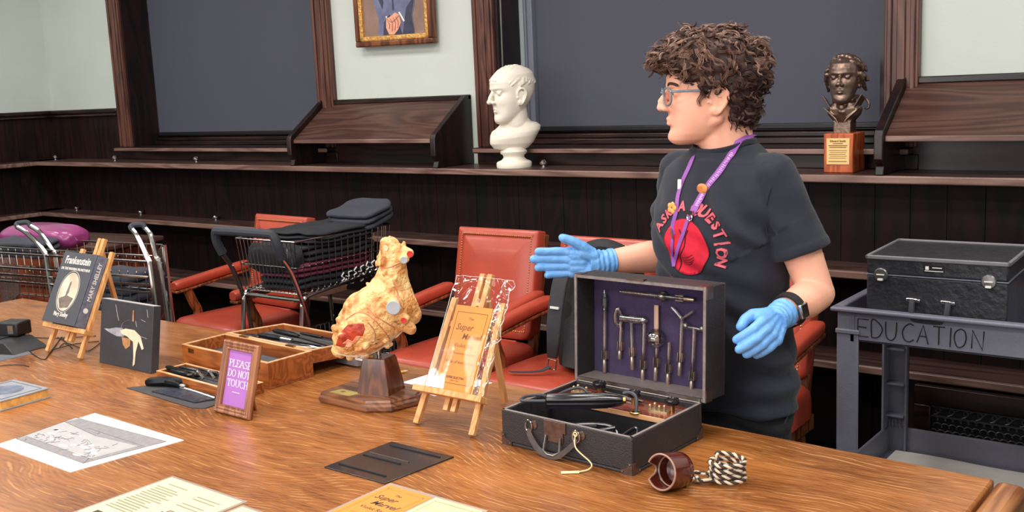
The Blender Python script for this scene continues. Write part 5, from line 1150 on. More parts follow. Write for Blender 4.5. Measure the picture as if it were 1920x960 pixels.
for sx, sy in ((-1, -1), (1, -1), (1, 1)):
    q = MB(); X_, Y_ = sx * hx, sy * hy; o = .0018
    for pl in ('x', 'y'):
        pts = [(0, 0), (.030, 0), (.030, .010), (.018, .014), (.010, .020), (.010, .028), (0, .028)]
        if pl == 'x': q.rings([[(X_ - sx * u, Y_ + sy * o, v_ - .0) for u, v_ in pts], [(X_ - sx * u, Y_ - sy * .001, v_) for u, v_ in pts]])
        else: q.rings([[(X_ + sx * o, Y_ - sy * u, v_) for u, v_ in pts], [(X_ - sx * .001, Y_ - sy * u, v_) for u, v_ in pts]])
    q.ball((X_ - sx * .025, Y_ + sy * .002, .006), .003, 5); q.ball((X_ + sx * .002, Y_ - sy * .025, .006), .003, 5); q.ball((X_ - sx * .005, Y_ + sy * .002, .024), .003, 5)
    q.build('corner_guard', M['patina'], vc)
tg = thing('string_tag', 'white paper tag on a string tied to the apparatus case handle', 'tag', vcM @ V((.046, -hy - .016, .072)), 0)
tw = lambda x, y, z: tuple(V((x, y, z)) - tg.location)
e0 = tg.location; p_t = PZ(1105, 879, TZ + .002); p_e = PZ(1052, 886, TZ + .002)
MB().tube(ctr([(0, 0, 0), (.003, -.004, -.03), tuple(PZ(1108, 868, TZ + .012) - e0), tuple(PZ(1104, 880, TZ + .004) - e0), tuple(PZ(1084, 885, TZ + .003) - e0)], 6), .0017, 6).tube([(0.0045 * math.cos(a), 0, .0045 * math.sin(a)) for a in [2 * PI * k / 10 for k in range(10)]], .0014, 5, closed=True).build('string', M['cream'], tg)
a_, b2 = PZ(1086, 885, TZ + .002) - e0, p_e - e0; MB().beam(a_, b2, .013, .0012).build('paper_label', M['cream'], tg)
# the lid: upright, hinged at the back
al = R(2.5); lidc = bpy.data.objects.new('case_lid', None); C.objects.link(lidc); lidc.parent = vc; lidc.location = (0.003, hy + .002, BH + .002); lidc.rotation_euler = (-al, 0, 0)
lw, lh, ld = .192, .274, .092
q = MB(); t_ = .009
q.box(-lw, lw, ld - .008, ld, 0, lh)
for a in ((-lw, -lw + t_, 0, lh), (lw - t_, lw, 0, lh), (-lw + t_, lw - t_, 0, t_), (-lw + t_, lw - t_, lh - t_, lh)): q.box(a[0], a[1], 0, ld - .008, a[2], a[3])
lsh = q.build('lid_shell', M['casecloth'], lidc, bevel=.003)
q = MB()
for a in ((-lw + .001, -lw + t_ - .001, 0, lh), (lw - t_ + .001, lw - .001, 0, lh), (-lw + t_, lw - t_, .001, t_ - .001), (-lw + t_, lw - t_, lh - t_ + .001, lh - .001)): q.box(a[0], a[1], -.0012, 0, a[2], a[3])
q.build('worn_rim', M['caseedge'], lsh)
MB().box(-lw + t_ + .001, lw - t_ - .001, ld - .020, ld - .0082, t_ + .001, lh - t_ - .001).build('velvet_lining', M['velvet'], lidc)
MB().box(-lw + t_ + .001, lw - t_ - .001, .002, ld - .021, t_, t_ + .0012).build('bottom_lining', mat('grey_lid_lining', (120, 108, 106), .6, var=.1, scale=40), lidc)
q = MB(); q.box(-lw + .014, lw - .012, -.006, -.001, -.004, .010); q.cyl((-lw + .014, -.004, -.001), (lw - .012, -.004, -.001), .003, n=10); q.build('piano_hinge', M['steel'], lidc)
for sx in (-1, 1):
    for z in (0, lh):
        q = MB(); zz = 1 if z == 0 else -1; q.box(sx * lw - .0015, sx * lw + .0015, .0, .028, min(z, z + zz * .03), max(z, z + zz * .03)); q.box(min(sx * lw, sx * lw - sx * .022), max(sx * lw, sx * lw - sx * .022), .0, .028, z - .0015, z + .0015); q.build('corner_guard', M['patina'], lsh)
MB().box(-.03, .02, -.003, .012, lh - .001, lh + .004).build('lock_catch', M['patina'], lsh)
bpy.context.view_layer.update()
lidM = vcM @ Matrix.Translation(lidc.location) @ Euler(lidc.rotation_euler).to_matrix().to_4x4()
# glass vacuum electrodes clipped in the lid: frame x right, y up, z out towards the table
LF = lidM @ Matrix(((1, 0, 0, 0), (0, 0, -1, ld - .021), (0, 1, 0, 0), (0, 0, 0, 1)))
M['elglass'] = film('electrode_glass', .20, .05, (.80, .77, .78), bump=.0, edge=.6)
M['elmetal'] = mat('nickel_ferrule', (196, 176, 160), .3, .9, var=.15, scale=60)
def lu(px, py):
    """photo pixel inside the lid -> lid frame (x, y)"""
    # intersect with the velvet plane
    n_ = LF.to_3x3() @ V((0, 0, 1)); o = LF.translation; r = _ray(px, py); c = V((0, 0, CAM_H)); t = (o - c).dot(n_) / r.dot(n_); p = LF.inverted() @ (c + r * t); return p.x, p.y
def electrode(lab, top, bot, ferr=.032, r=.0048, head_=None, nm='glass_electrode'):
    a, b = lu(top[0] + DXL, top[1]), lu(bot[0] + DXL, bot[1]); zc = .0105; o = LF @ V((b[0], b[1], zc)); t = thing(nm, lab, 'glass electrode', o, group='glass electrodes in the case lid')
    up = LF.to_3x3() @ V((a[0] - b[0], a[1] - b[1], 0)); L = up.length; nz_ = LF.to_3x3() @ V((0, 0, 1)); y_ = nz_.cross(up); t.rotation_euler = FR(o, up, y_).to_euler()
    MB().tube([(0, 0, 0), (.004, 0, 0), (ferr, 0, 0), (ferr + .003, 0, 0)], [.0038, .0052, .0052, .0042], 12).build('ferrule', M['elmetal'], t)
    q = MB(); q.tube([(ferr, 0, 0), (L, 0, 0)], r, 10); g = q
    if head_: head_(g, L, r)
    g.build('glass_tube', M['elglass'], t, smooth=60)
    MB().tube([(ferr, 0, 0), (L * .9, 0, 0)], .0009, 5).build('inner_wire', M['elmetal'], t)
    MB().box(ferr + .010, ferr + .022, -.007, .007, -.0115, -.0095).box(ferr + .004, ferr + .026, .0056, .0068, -.010, .003).box(ferr + .004, ferr + .026, -.0068, -.0056, -.010, .003).build('spring_clip', M['elmetal'], t)
    return t
DXL = 0
def hd_bulb(q, L, r): q.ball((L + .010, 0, 0.006), .0245, 14)
def hd_mush(q, L, r): q.rings([[(L + dx, rr * math.cos(a), rr * math.sin(a)) for a in [2 * PI * k / 20 for k in range(20)]] for dx, rr in ((-.002, .004), (.006, .009), (.010, .010), (.013, .007))])
def hd_fork(q, L, r):
    for s_ in (-1, 1): q.tube(ctr([(L - .004, 0, 0), (L + .006, s_ * .010, 0), (L + .022, s_ * .030, 0)], 5), .0042, 8)
def hd_eyes(q, L, r):
    q.tube([(L, -.02, 0), (L, .02, 0)], .0045, 8)
    for s_ in (-1, 1): q.ball((L + .002, s_ * .023, 0), .0088, 8)
def hd_rake(q, L, r):
    q.tube([(L, .030, 0), (L, -.030, 0)], .0098, 12); q.tube(ctr([(L + .004, .030, 0), (L + .024, .035, 0.006), (L + .012, .043, .008), (L - .012, .044, .006), (L - .02, .036, .0), (L - .004, .030, 0)], 5), .0055, 8)
    q.ball((L, -.034, 0), (.011, .015, .010), 8)
def hd_tip(q, L, r): q.tube([(L - .03, 0, 0), (L - .028, 0, 0), (L - .008, 0, 0), (L - .006, 0, 0), (L, 0, 0), (L + .016, 0, 0)], [.003, .0075, .0075, .003, .0045, .0006], 12); q.ball((L - .038, 0, 0), .006, 6)
electrode('thin pointed glass electrode with a copper band, leftmost in the case lid', (1138, 552), (1138, 697), head_=hd_tip)
electrode('slim dark glass rod with a dark socket, second from the left in the case lid', (1169, 600), (1166, 672), ferr=.02)
electrode('T-shaped glass electrode with a hooked left end in the case lid', (1188, 597), (1190, 692), head_=hd_rake)
electrode('plain straight glass electrode left of the round bulb in the case lid', (1212, 605), (1209, 716))
electrode('glass electrode with a large round mushroom bulb at the centre of the case lid', (1236, 640), (1233, 712), head_=hd_bulb)
electrode('plain glass electrode hanging right of the round bulb in the case lid', (1259, 640), (1256, 724))
electrode('Y-shaped forked glass electrode in the upper right of the case lid', (1283, 595), (1278, 703), head_=hd_fork)
electrode('glass electrode with two small balls, rightmost in the case lid', (1306, 614), (1300, 738), head_=hd_eyes)
def hd_long(q, L, r): q.ball((L * .42, 0, 0), .013, 8)
electrode('long tapering glass electrode lying across the top of the case lid', (1168, 546), (1306, 561), ferr=.026, head_=hd_long)
cb = lu(1234, 571); ca = lu(1234, 640); o = LF @ V((cb[0], cb[1], .008)); t = thing('metal_electrode', 'flat tan strip electrode behind the round bulb in the case lid', 'electrode', o, group='glass electrodes in the case lid'); t.rotation_euler = LF.to_euler()
MB().box(-.0065, .0065, ca[1] - cb[1], 0, -.004, .002).build('strip', mat('tan_strip', (190, 156, 136), .4, .3), t, bevel=.002)

# bakelite cup with its braided cord
M['bakbrown'] = mat('brown_bakelite', (92, 34, 22), .2, var=.25, scale=14, coat=.6)
cu = thing('corded_plug', 'brown bakelite cup on its side with a coiled striped cord, beside the open case', 'plug', (-1.036, 1.779, TZ))
ax = V((-.16, -.95, .20)).normalized(); cM = FR((.012, .030, .0375), ax.cross(V((0, 0, 1))).normalized(), V((0, 0, 1)) - ax * ax.z)
cM = FR(V((.012, .028, .0385)), V((0, 0, 1)).cross(ax), ax.cross(V((0, 0, 1)).cross(ax)))      # z axis = ax
q = MB(); q.M = cM; rs_o, rs_i = [], []
prof_o = [(.010, -.046), (.030, -.044), (.037, -.036), (.0385, -.02), (.0385, .026)]; prof_i = [(.0345, .026), (.0345, -.006), (.031, -.008), (.030, -.030), (.012, -.034)]
n_ = 48
def cup_ring(r_, z, cutz=None):
    o = []
    for k in range(n_):
        a = 2 * PI * k / n_; da = abs((a - PI * 1.04 + PI) % (2 * PI) - PI); zz = z
        if cutz is not None and da < .42: zz = z - .030 * math.sqrt(max(0, 1 - (da / .42) ** 2))
        o.append((r_ * math.cos(a), r_ * math.sin(a), zz))
    return o
q.rings([cup_ring(r_, z, 1 if z > .02 else None) for r_, z in prof_o] + [cup_ring(r_, z, 1 if z > .02 else None) for r_, z in prof_i])
q.build('bakelite_cup', M['bakbrown'], cu, smooth=50)
q = MB(); q.M = cM; q.tube([(p[0], p[1], p[2] + .0006) for p in cup_ring(.0365, .0258, 1)], .0022, 6, closed=True); q.tube([(.032 * math.cos(a), .032 * math.sin(a), -.0065) for a in [2 * PI * k / 32 for k in range(32)]], .0014, 5, closed=True); q.build('pale_rim', mat('worn_bakelite_rim', (168, 128, 112), .3), cu)
MB().lathe([(0, 0), (.004, 0), (.003, .002), (0, .002)], 10, cM @ Matrix.Translation((.012, .004, -.033))).build('screw', M['black'], cu)
# two-strand striped cord
cc = V((.098, .120, 0)); path = [cM @ V((0, 0, -.046)), cM @ V((0, 0, -.062)) + V((0, 0, -.004)), V((.065, .10, .020)), V((.075, .125, .030))]
for k in range(0, 58):
    a = R(150) - k * R(27); r1, r2 = .036, .030; path.append(cc + V((r1 * math.cos(a) + .0016 * math.sin(k * .31), r2 * math.sin(a), max(.0065, .053 - .00086 * k))))
pe = cc + V((-.052, -.035, .010)); path += [pe + V((.02, -.004, .0)), pe]
cen = ctr(path, 4)
def strand(ph):
    T = []; acc = 0
    for i, p in enumerate(cen):
        d = (cen[min(i + 1, len(cen) - 1)] - cen[max(0, i - 1)]).normalized(); u = d.orthogonal().normalized() if i == 0 else (u_prev - d * u_prev.dot(d)).normalized(); u_prev = u
        if i: acc += (p - cen[i - 1]).length
        a = acc / .0115 * 2 * PI * .5 + ph; T.append(p + (u * math.cos(a) + d.cross(u) * math.sin(a)) * .0024)
    return T
for nm, ph, m in (('pale_strand', 0, mat('cream_braid', (216, 200, 176), .7)), ('dark_strand', PI, mat('brown_braid', (62, 44, 38), .7))): MB().tube(strand(ph), .0031, 7).build(nm, m, cu, smooth=180)
dpl = V((-.55, -.8, .0)).normalized(); q = MB(); q.tube([pe + dpl * s_ + V((0, 0, .0)) for s_ in (-.006, 0, .006, .008, .026, .028, .031)], [.004, .0085, .0085, .0055, .0065, .0085, .0085], 12); pg = q.build('plug_cap', mat('brass_plug', (206, 186, 158), .3, .7), cu)
MB().tube([pe + dpl * .031, pe + dpl * .037], .006, 10).build('plug_pin', M['patina'], cu)

# ---------------------------------------------------------------- flat sheets, plate and book
def flat(name, poly, m, lab, cat, z=TZ, th=.0012, group=None):
    return tag(MB().prism(poly, z, z + th).build(name, m), lab, cat, group)
T = lambda px, py, z=TZ: tuple(PZ(px, py, z))[:2]
pr = thing('engraving_print', 'large white sheet with a grey engraving, front left of the table', 'print', (-2.42, 1.32, TZ))
l2 = lambda p: (p[0] + 2.42, p[1] - 1.32)
MB().prism([l2(p) for p in (T(-8, 835), T(178, 775), T(345, 826), T(132, 886))], 0, .0012).build('sheet', M['paper'], pr)
A4 = [V(l2(T(*p)) + (0,)) for p in ((30, 824), (142, 784), (312, 829), (156, 870))]
def qd(u, v): return A4[0] * (1 - u) * (1 - v) + A4[1] * (1 - u) * v + A4[3] * u * (1 - v) + A4[2] * u * v   # u along the near edge, v away
def qp(L_): return [tuple(qd(*p))[:2] for p in L_]
MB().prism(qp([(0, 0), (1, 0), (1, 1), (0, 1)]), .0012, .0015).build('engraved_ground', mat('pale_grey_tone', (176, 172, 171), .6, var=.06, scale=30), pr)
q = MB(); q.prism(qp([(0, .8), (.05, 1), (1, 1), (.98, .72), (.5, .66)]), .0015, .0016); q.prism(qp([(0, 0), (.02, .14), (.93, .13), (1, 0)]), .0015, .0016); q.prism(qp([(1, 0), (.93, .13), (.94, .72), (1, .72)]), .0015, .0016); q.build('engraved_shade', mat('mid_grey_tone', (142, 137, 138), .6, var=.15, scale=60), pr)
q = MB(); rnd = random.Random(3)
for k in range(46):
    u, v = rnd.uniform(.05, .9), abs(rnd.gauss(.32, .13)); a = rnd.uniform(0, PI); l_ = rnd.uniform(.02, .06)
    q.tube([tuple(qd(u - l_ * math.cos(a), v - l_ * math.sin(a)))[:2] + (.0017,), tuple(qd(u + .01, v + .012))[:2] + (.0017,), tuple(qd(u + l_ * math.cos(a), v + l_ * math.sin(a)))[:2] + (.0017,)], .0008, 4, flat=.3)
for a, b_ in (((0, 0), (1, 0)), ((0, 0), (0, 1)), ((1, 0), (1, 1)), ((0, 1), (1, 1)), ((.02, .14), (.98, .13)), ((.3, .8), (1, .74)), ((1, 0), (.93, .13)), ((0, .8), (.5, .66))): q.tube([tuple(qd(*a))[:2] + (.0017,), tuple(qd(*b_))[:2] + (.0017,)], .0008, 4, flat=.3)
q.build('engraved_lines', mat('engraved_grey', (120, 114, 116), .7), pr)
q = MB()
for k in range(14):
    u, v = rnd.uniform(.1, .85), abs(rnd.gauss(.34, .1)); q.prism([tuple(V(tuple(qd(u, v))[:2]) + V((.012 * math.cos(a) * (1.5 if k % 2 else .7), .007 * math.sin(a)))) for a in [2 * PI * j / 9 for j in range(9)]], .0016, .0018)
q.build('engraved_highlights', mat('pale_figures', (204, 202, 200), .6), pr)

def lam(name, lab, x0, y0, w_, h_, rz, pages, group):
    """laminated sheet; origin at its far-left corner, x right, y towards the far edge (negative = nearer)"""
    t = thing(name, lab, 'laminated sheet', (x0, y0, TZ), rz, group)
    q = MB(); q.box(-.008, w_ + .008, -h_ - .008, .008, 0, .0006); q.build('laminate', mat(name + '_margin', (176, 158, 148), .2, var=.05, coat=.6), t, bevel=.0002)
    for nm, a, m in pages: MB().box(a[0], a[1], a[2], a[3], .0006, .0012).build(nm, m, t)
    return t
def lines(t, x0, x1, ys, m, nm='printed_lines', th=.0022, z=.0012, jag=.2, seed=1):
    q = MB(); r2 = random.Random(seed)
    for y in ys: q.box(x0 + r2.uniform(0, jag) * .02, x1 - r2.uniform(0, jag) * (x1 - x0) * .6, y, y + th, z - .0001, z + .0003)
    return q.build(nm, m, t)
GL = 'laminated sheets at the front of the table'
# both yellow pages lie with their text running away from the far edge
ly = lam('laminated_pages', 'two cream printed pages laminated side by side, nearest bottom left', -2.008, 1.284, .258, .225, R(-1), [('page', (0, .129, -.225, 0), M['cream']), ('page', (.132, .258, -.225, 0), M['cream'])], GL)
lines(ly, .03, .11, [-.03], M['inkgrey'], th=.004); lines(ly, .015, .118, [-.05 - .0095 * k for k in range(14)], M['inkgrey'], th=.0045, jag=.5)
MB().box(.1285, .1325, -.225, 0, .0008, .0014).build('fold', mat('fold_shadow_tone', (214, 196, 160), .6), ly)
lines(ly, .150, .24, [-.04, -.052, -.078, -.09], M['inkgrey'], th=.004, seed=5)
q = MB(); q.box(.165, .235, -.16, -.112, .0012, .0015); q.build('printed_picture', mat('halftone_grey', (150, 132, 116), .6, var=.6, scale=120), ly); MB().box(.03, .06, -.215, -.197, .0012, .0015).build('printed_picture', M['inkdk'], ly)
lines(ly, .155, .165, [-.13, -.14, -.15], M['inkdk'], th=.004, seed=7)
lo = lam('laminated_pages', 'orange cover and yellow page laminated side by side, at the bottom centre', -1.545, 1.515, .262, .225, R(-1), [('orange_page', (0, .128, -.225, -.003), M['orange']), ('yellow_page', (.133, .262, -.225, 0), mat('yellow_paper', (228, 220, 158), .6))], GL)
q = MB(); 
for a in ((.012, .116, -.0205, -.018), (.012, .0145, -.22, -.018), (.1135, .116, -.22, -.018), (.030, .06, -.148, -.143)): q.box(*a, .0011, .0015)
q.build('printed_border', mat('deep_orange_ink', (226, 128, 44), .6), lo)
q = MB(); q.text('The', .012, Matrix.Translation((.062, -.040, .0013)), .0002, shear=.3); q.text('Super', .026, Matrix.Translation((.05, -.062, .0013)), .0002, shear=.3, fat=.0003); q.text('Marvel', .026, Matrix.Translation((.072, -.09, .0013)), .0002, shear=.3, fat=.0003); q.text('Violet Ray', .017, Matrix.Translation((.064, -.116, .0013)), .0002); q.build('printed_title', M['inkdk'], lo)
q = MB()
for a in ((.145, .25, -.0165, -.0145), (.145, .1465, -.22, -.0145), (.2485, .25, -.22, -.0145)): q.box(*a, .0011, .0015)
q.build('page_border', M['inkgrey'], lo)
q = MB(); q.M = Matrix.Translation((.198, -.085, .0012)) @ Matrix.Diagonal((.03, .028, 1, 1)); q.lathe([(0, 0), (1, 0), (1, .0004), (0, .0004)], 24); q.build('printed_picture', mat('halftone_dark', (128, 110, 96), .6, var=.5, scale=120), lo)
l3 = lam('laminated_page', 'small corner of another cream laminated page at the bottom edge, left of the orange cover', -1.728, 1.262, .13, .20, R(-1), [('page', (0, .13, -.20, 0), M['cream'])], GL)
lines(l3, .02, .11, [-.03 - .012 * k for k in range(8)], M['inkgrey'], th=.004)
# black plate set in the table
pb = thing('black_plate', 'square black plate with raised ribs lying flat on the table, centre front', 'plate', (-1.648, 1.612, TZ))
MB().prism([(-.103, -.102), (.090, -.102), (.113, .102), (-.088, .104)], 0, .003).build('plate', mat('black_enamel', (38, 34, 36), .3, var=.2, coat=.3), pb, bevel=.001)
for i, (y, x0, x1) in enumerate(((.078, -.07, .09), (.015, -.075, .05), (-.002, -.08, .04), (-.074, -.085, .065))): MB().box(x0, x1, y, y + .0035, .003, .0055).build('rib', M['blackm'] if i != 1 else M['steel'], pb)
# old book
ob = thing('old_book', 'old hardcover book lying flat at the left edge, its cover a blue-grey oval', 'book', (-2.985, 1.478, TZ), R(2))
cvm = mat('blue_grey_cover', (150, 152, 160), .4, var=.2, scale=30, coat=.3)
MB().box(-.10, .088, -.145, -.003, .0045, .026).build('page_block', mat('aged_pages', (218, 160, 84), .7, var=.25, scale=60), ob)
MB().box(-.105, .09, -.15, 0, 0, .0042).box(-.105, .09, -.15, 0, .0262, .030).build('cover', cvm, ob, bevel=.001)
q = MB(); q.M = Matrix.Translation((-.01, -.075, .0301)) @ Matrix.Diagonal((.055, .045, 1, 1)); q.lathe([(0, 0), (1, 0), (1, .0005), (0, .0005)], 30); q.build('cover_oval', mat('slate_oval', (104, 112, 132), .4, var=.4, scale=40), ob)
q = MB(); q.tube([(-.09, -.135, .0304), (.075, -.135, .0304), (.075, -.015, .0304), (-.09, -.015, .0304)], .0012, 4, closed=True); q.build('cover_border', mat('cover_line', (110, 106, 104), .5), ob)

# black device, adapter and loose wires at the far left
dv = thing('power_adapter', 'black power adapter standing on a dark device at the left edge', 'adapter', (-3.64, 1.775, .802), R(20))
MB().box(-.06, .03, -.035, .035, 0, .05).build('housing', M['black'], dv, bevel=.006); MB().box(-.012, .012, -.0365, -.034, .01, .04).build('rating_label', M['steel'], dv)
dd = thing('control_box', 'low dark wedge-shaped device at the left edge of the table', 'device', (-3.655, 1.72, TZ), R(18))
q = MB(); q.rings([[(-.22, -.075, 0), (.13, -.075, 0), (.15, .06, 0), (-.22, .075, 0)], [(-.22, -.07, .04), (.07, -.06, .04), (.085, .055, .042), (-.22, .07, .042)]]); q.build('housing', M['black'], dd, bevel=.004)
MB().box(-.10, .02, -.05, .02, .0415, .044).build('screen', mat('dark_screen', (60, 62, 68), .15), dd)
tag(MB().prism([T(-8, 668), T(30, 655), T(66, 662), T(-8, 680)], TZ, TZ + .002).build('plastic_sheet', mat('grey_sheet', (120, 122, 130), .2, coat=.6)), 'grey glossy sheet lying under the dark device at the left edge', 'sheet')
def wire(L_, lab, r=.0017, zs=None):
    pts = [PZ(p[0], p[1], TZ + .003 + (p[2] if len(p) > 2 else 0)) for p in L_]; o = pts[0].copy(); t = MB().tube(ctr([p - o for p in pts], 7), r, 6).build('loose_wire', M['black'], smooth=180); t.location = o; return tag(t, lab, 'wire', 'loose wires by the left easel')
wire([(0, 618, .0), (12, 610, .01), (30, 607, .015), (48, 620, .005), (62, 634), (80, 643)], 'thin wire arching over the table behind the dark device')
wire([(47, 649, .002), (62, 664), (82, 674), (92, 664), (108, 642), (116, 632), (124, 645)], 'dark wire looping in front of the left easel foot')
wire([(108, 632), (122, 640), (136, 653)], 'short dark wire crossing between the left easel legs')
wire([(112, 650), (124, 643), (150, 652), (166, 658), (188, 643)], 'dark wire running from the left easel to the small canvas')
wire([(33, 631), (92, 634), (110, 634), (180, 630)], 'straight thin wire lying behind the left easel')
wire([(66, 651), (84, 652), (100, 655), (140, 645), (186, 640)], 'thin wire passing under the left easel ledge')
wire([(0, 686), (22, 684), (40, 684), (54, 687)], 'short dark wire in front of the dark device')
# ---------------------------------------------------------------- the person
M['skin'] = mat('skin', (255, 184, 156), .5, var=.05, scale=14, sss=.12, bump=.03, bscale=160)
M['lip'] = mat('lips', (232, 150, 128), .45)
M['tee'] = mat('navy_black_tshirt', (31, 34, 48), .88, var=.06, scale=30, bump=.06, bscale=420, sheen=.12)
M['jean'] = mat('charcoal_denim', (36, 37, 43), .85, var=.2, scale=40, bump=.2, bscale=300)
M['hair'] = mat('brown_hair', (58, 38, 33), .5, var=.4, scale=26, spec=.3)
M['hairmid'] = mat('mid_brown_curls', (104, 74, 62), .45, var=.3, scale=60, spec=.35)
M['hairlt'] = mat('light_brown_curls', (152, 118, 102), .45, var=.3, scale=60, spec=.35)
M['glove'] = mat('blue_nitrile', (112, 172, 236), .42, var=.05, scale=30, bump=.15, bscale=90)
PC = V((-1.225, 2.475, 0))
pe_ = thing('person', 'person with curly brown hair, glasses, dark printed t-shirt and blue gloves gesturing behind the table', 'person', PC)
n_t = V((-.28, -.96, 0)).normalized(); l_t = V((.96, -.28, 0)).normalized()
PW = Matrix.Translation(-PC)
def tp(a, b, z): return PC + l_t * a + n_t * b + V((0, 0, z))
def sring(a, f, b, z, n=56, e=.88, dz=None):
    o = []
    for k in range(n):
        th = 2 * PI * k / n; c, s_ = math.cos(th), math.sin(th)
        o.append(tp(a * math.copysign(abs(c) ** e, c), (f if s_ > 0 else b) * math.copysign(abs(s_) ** e, s_), z + (dz(c, s_) if dz else 0)))
    return o
SL, SR = tp(.160, -.01, 1.352), tp(-.160, -.01, 1.352)
EL, WL = V((-.965, 2.455, 1.060)), V((-.990, 2.272, 1.032))
ER, WR = V((-1.46, 2.62, 1.10)), V((-1.585, 2.435, 1.098))
# head frame
vd = V((_ray(1330, 190).x, _ray(1330, 190).y, 0)).normalized(); rp_ = V((vd.y, -vd.x, 0))
fh = (-rp_ * math.cos(R(11)) - vd * math.sin(R(11))).normalized()
Hc = PY(1336, 190, 2.395) + vd * .078
HM = FR(Hc, fh + V((0, 0, -.015)), V((0, 0, 1)).cross(fh))
HS, HX_ = .97, 1.20
# hands -------------------------------------------------------------------------------------------------------
def hand(mb, w_, d, n_, t, curl, thumb, spread=(.035, .01, -.02, -.05), infl=0.0, k=1.0):
    """w_: wrist, d: finger direction, n_: palm normal, t: thumb side; infl: glove thickness"""
    d, n_, t = V(d).normalized(), V(n_).normalized(), V(t).normalized()
    kn = [(.092, .031), (.096, .0105), (.091, -.0105), (.082, -.030)]; ln = [(.040, .025, .020), (.045, .028, .021), (.041, .026, .020), (.032, .020, .018)]; rr = [.0098, .0102, .0096, .0086]
    for i in range(4):
        a = w_ + t * (.016 - .0105 * i) * k + d * .004; b_ = w_ + d * kn[i][0] * k + t * kn[i][1] * k; mb.cap(a, b_, .0165 * k + infl, .0118 * k + infl, 12)
        p = b_; ang = 0; sd = (d * math.cos(spread[i]) + t * math.sin(spread[i]))
        for j in range(3):
            ang += curl[i][j]; dr = sd * math.cos(ang) + n_ * math.sin(ang); q_ = p + dr * ln[i][j] * k
            mb.cap(p, q_, (rr[i] - .0007 * j) * k + infl, (rr[i] - .0007 * (j + 1)) * k + infl, 12); p = q_
    mb.cap(w_ + d * .035 * k + t * .026 * k + n_ * .006, w_ + d * .078 * k + t * .030 * k + n_ * .004, .015 * k + infl, .011 * k + infl, 12)
    for i in range(3): mb.cap(w_ + d * .05 * k + t * (.020 - .017 * i) * k + n_ * .004, w_ + d * .08 * k + t * (.021 - .018 * i) * k + n_ * .003, .0145 * k + infl, .012 * k + infl, 12)
    mb.cap(w_ + d * .018 * k + t * .020 * k + n_ * .010, w_ + d * .052 * k + t * .030 * k + n_ * .012, .016 * k + infl, .013 * k + infl, 12); mb.cap(w_ + d * .02 * k - t * .018 * k + n_ * .008, w_ + d * .055 * k - t * .024 * k + n_ * .006, .014 * k + infl, .012 * k + infl, 12)
    p = w_ + d * .020 * k + t * .022 * k + n_ * .006
    for j, (dd, tt, nn, L) in enumerate(thumb):
        dr = (d * dd + t * tt + n_ * nn).normalized(); q_ = p + dr * L * k; r0 = (.0150, .0118, .0105)[j] * k; r1 = (.0122, .0108, .0088)[j] * k
        mb.cap(p, q_, r0 + infl, r1 + infl, 12); p = q_
dR = V((-.80, -.60, .03)).normalized(); nR = V((.60, -.80, -.06)); nR = (nR - dR * nR.dot(dR)).normalized(); tR = dR.cross(nR)
cR = [(-.02, .05, .04), (-.03, .06, .05), (.0, .10, .06), (.04, .14, .08)]; thR = [(.75, .62, .16, .044), (.86, .48, .06, .032), (.94, .34, .0, .028)]
dL = V((.20, -.92, -.16)).normalized(); nL = V((-.62, .06, -.34)); nL = (nL - dL * nL.dot(dL)).normalized(); tL = nL.cross(dL)
cL = [(.50, .60, .42), (.46, .58, .42), (.50, .60, .42), (.54, .64, .44)]; thL = [(.52, .52, .50, .042), (.84, .10, .48, .030), (.95, -.15, .30, .026)]
fwR, fwL = (WR - ER).normalized(), (WL - EL).normalized()
# body ---------------------------------------------------------------------------------------------------------
q = MB(); q.M = PW
head(q, HM, HS, HX_, nose=.2, jaw=1.06)
hp = lambda x, y, z: HM @ V((x * HS * HX_, y * HS, z * HS))
q.cap(tp(0, -.035, 1.37), hp(-.03, 0, -.02), .064, .057, 28); q.cap(tp(0, -.005, 1.38), hp(.0, 0, -.075), .050, .046, 28); q.cap(hp(.045, 0, -.088), hp(-.01, 0, -.10), .022, .036, 16); q.cap(hp(.05, .028, -.075), hp(-.0, .055, -.045), .018, .018, 12); q.cap(hp(.05, -.028, -.075), hp(-.0, -.055, -.045), .018, .018, 12)
for S0, E0, W0, sg in ((SL, EL, WL, 1), (SR, ER, WR, -1)):
    q.cap(tp(0, -.03, 1.36), S0 + V((0, 0, -.012)), .035, .040, 20); q.cap(S0 + V((0, 0, -.012)), S0 * .45 + E0 * .55, .044, .050, 24); q.cap(S0 * .45 + E0 * .55, E0, .050, .044, 24)
    m1 = E0 * .68 + W0 * .32; q.cap(E0, m1, .045, .0465, 24); q.cap(m1, W0, .0465, .029, 24)
hand(q, WR, dR, nR, tR, cR, thR); hand(q, WL, dL, nL, tL, cL, thL, k=.93)
q.rings([sring(a, f, b, z) for z, a, f, b in ((.74, .165, .10, .10), (.9, .155, .10, .085), (1.05, .15, .10, .085), (1.2, .155, .11, .09), (1.3, .15, .09, .085), (1.37, .12, .07, .08), (1.40, .06, .05, .06))])
for s_ in (-1, 1):
    q.cap(tp(s_ * .09, -.0, .80), tp(s_ * .095, .0, .46), .075, .050, 20); q.cap(tp(s_ * .095, 0, .46), tp(s_ * .10, -.02, .09), .050, .032, 20); q.cap(tp(s_ * .10, -.03, .05), tp(s_ * .115, .10, .035), .030, .025, 16)
body = voxel(q, .0036, 3, .5); link('body', body, M['skin'], pe_, 180)
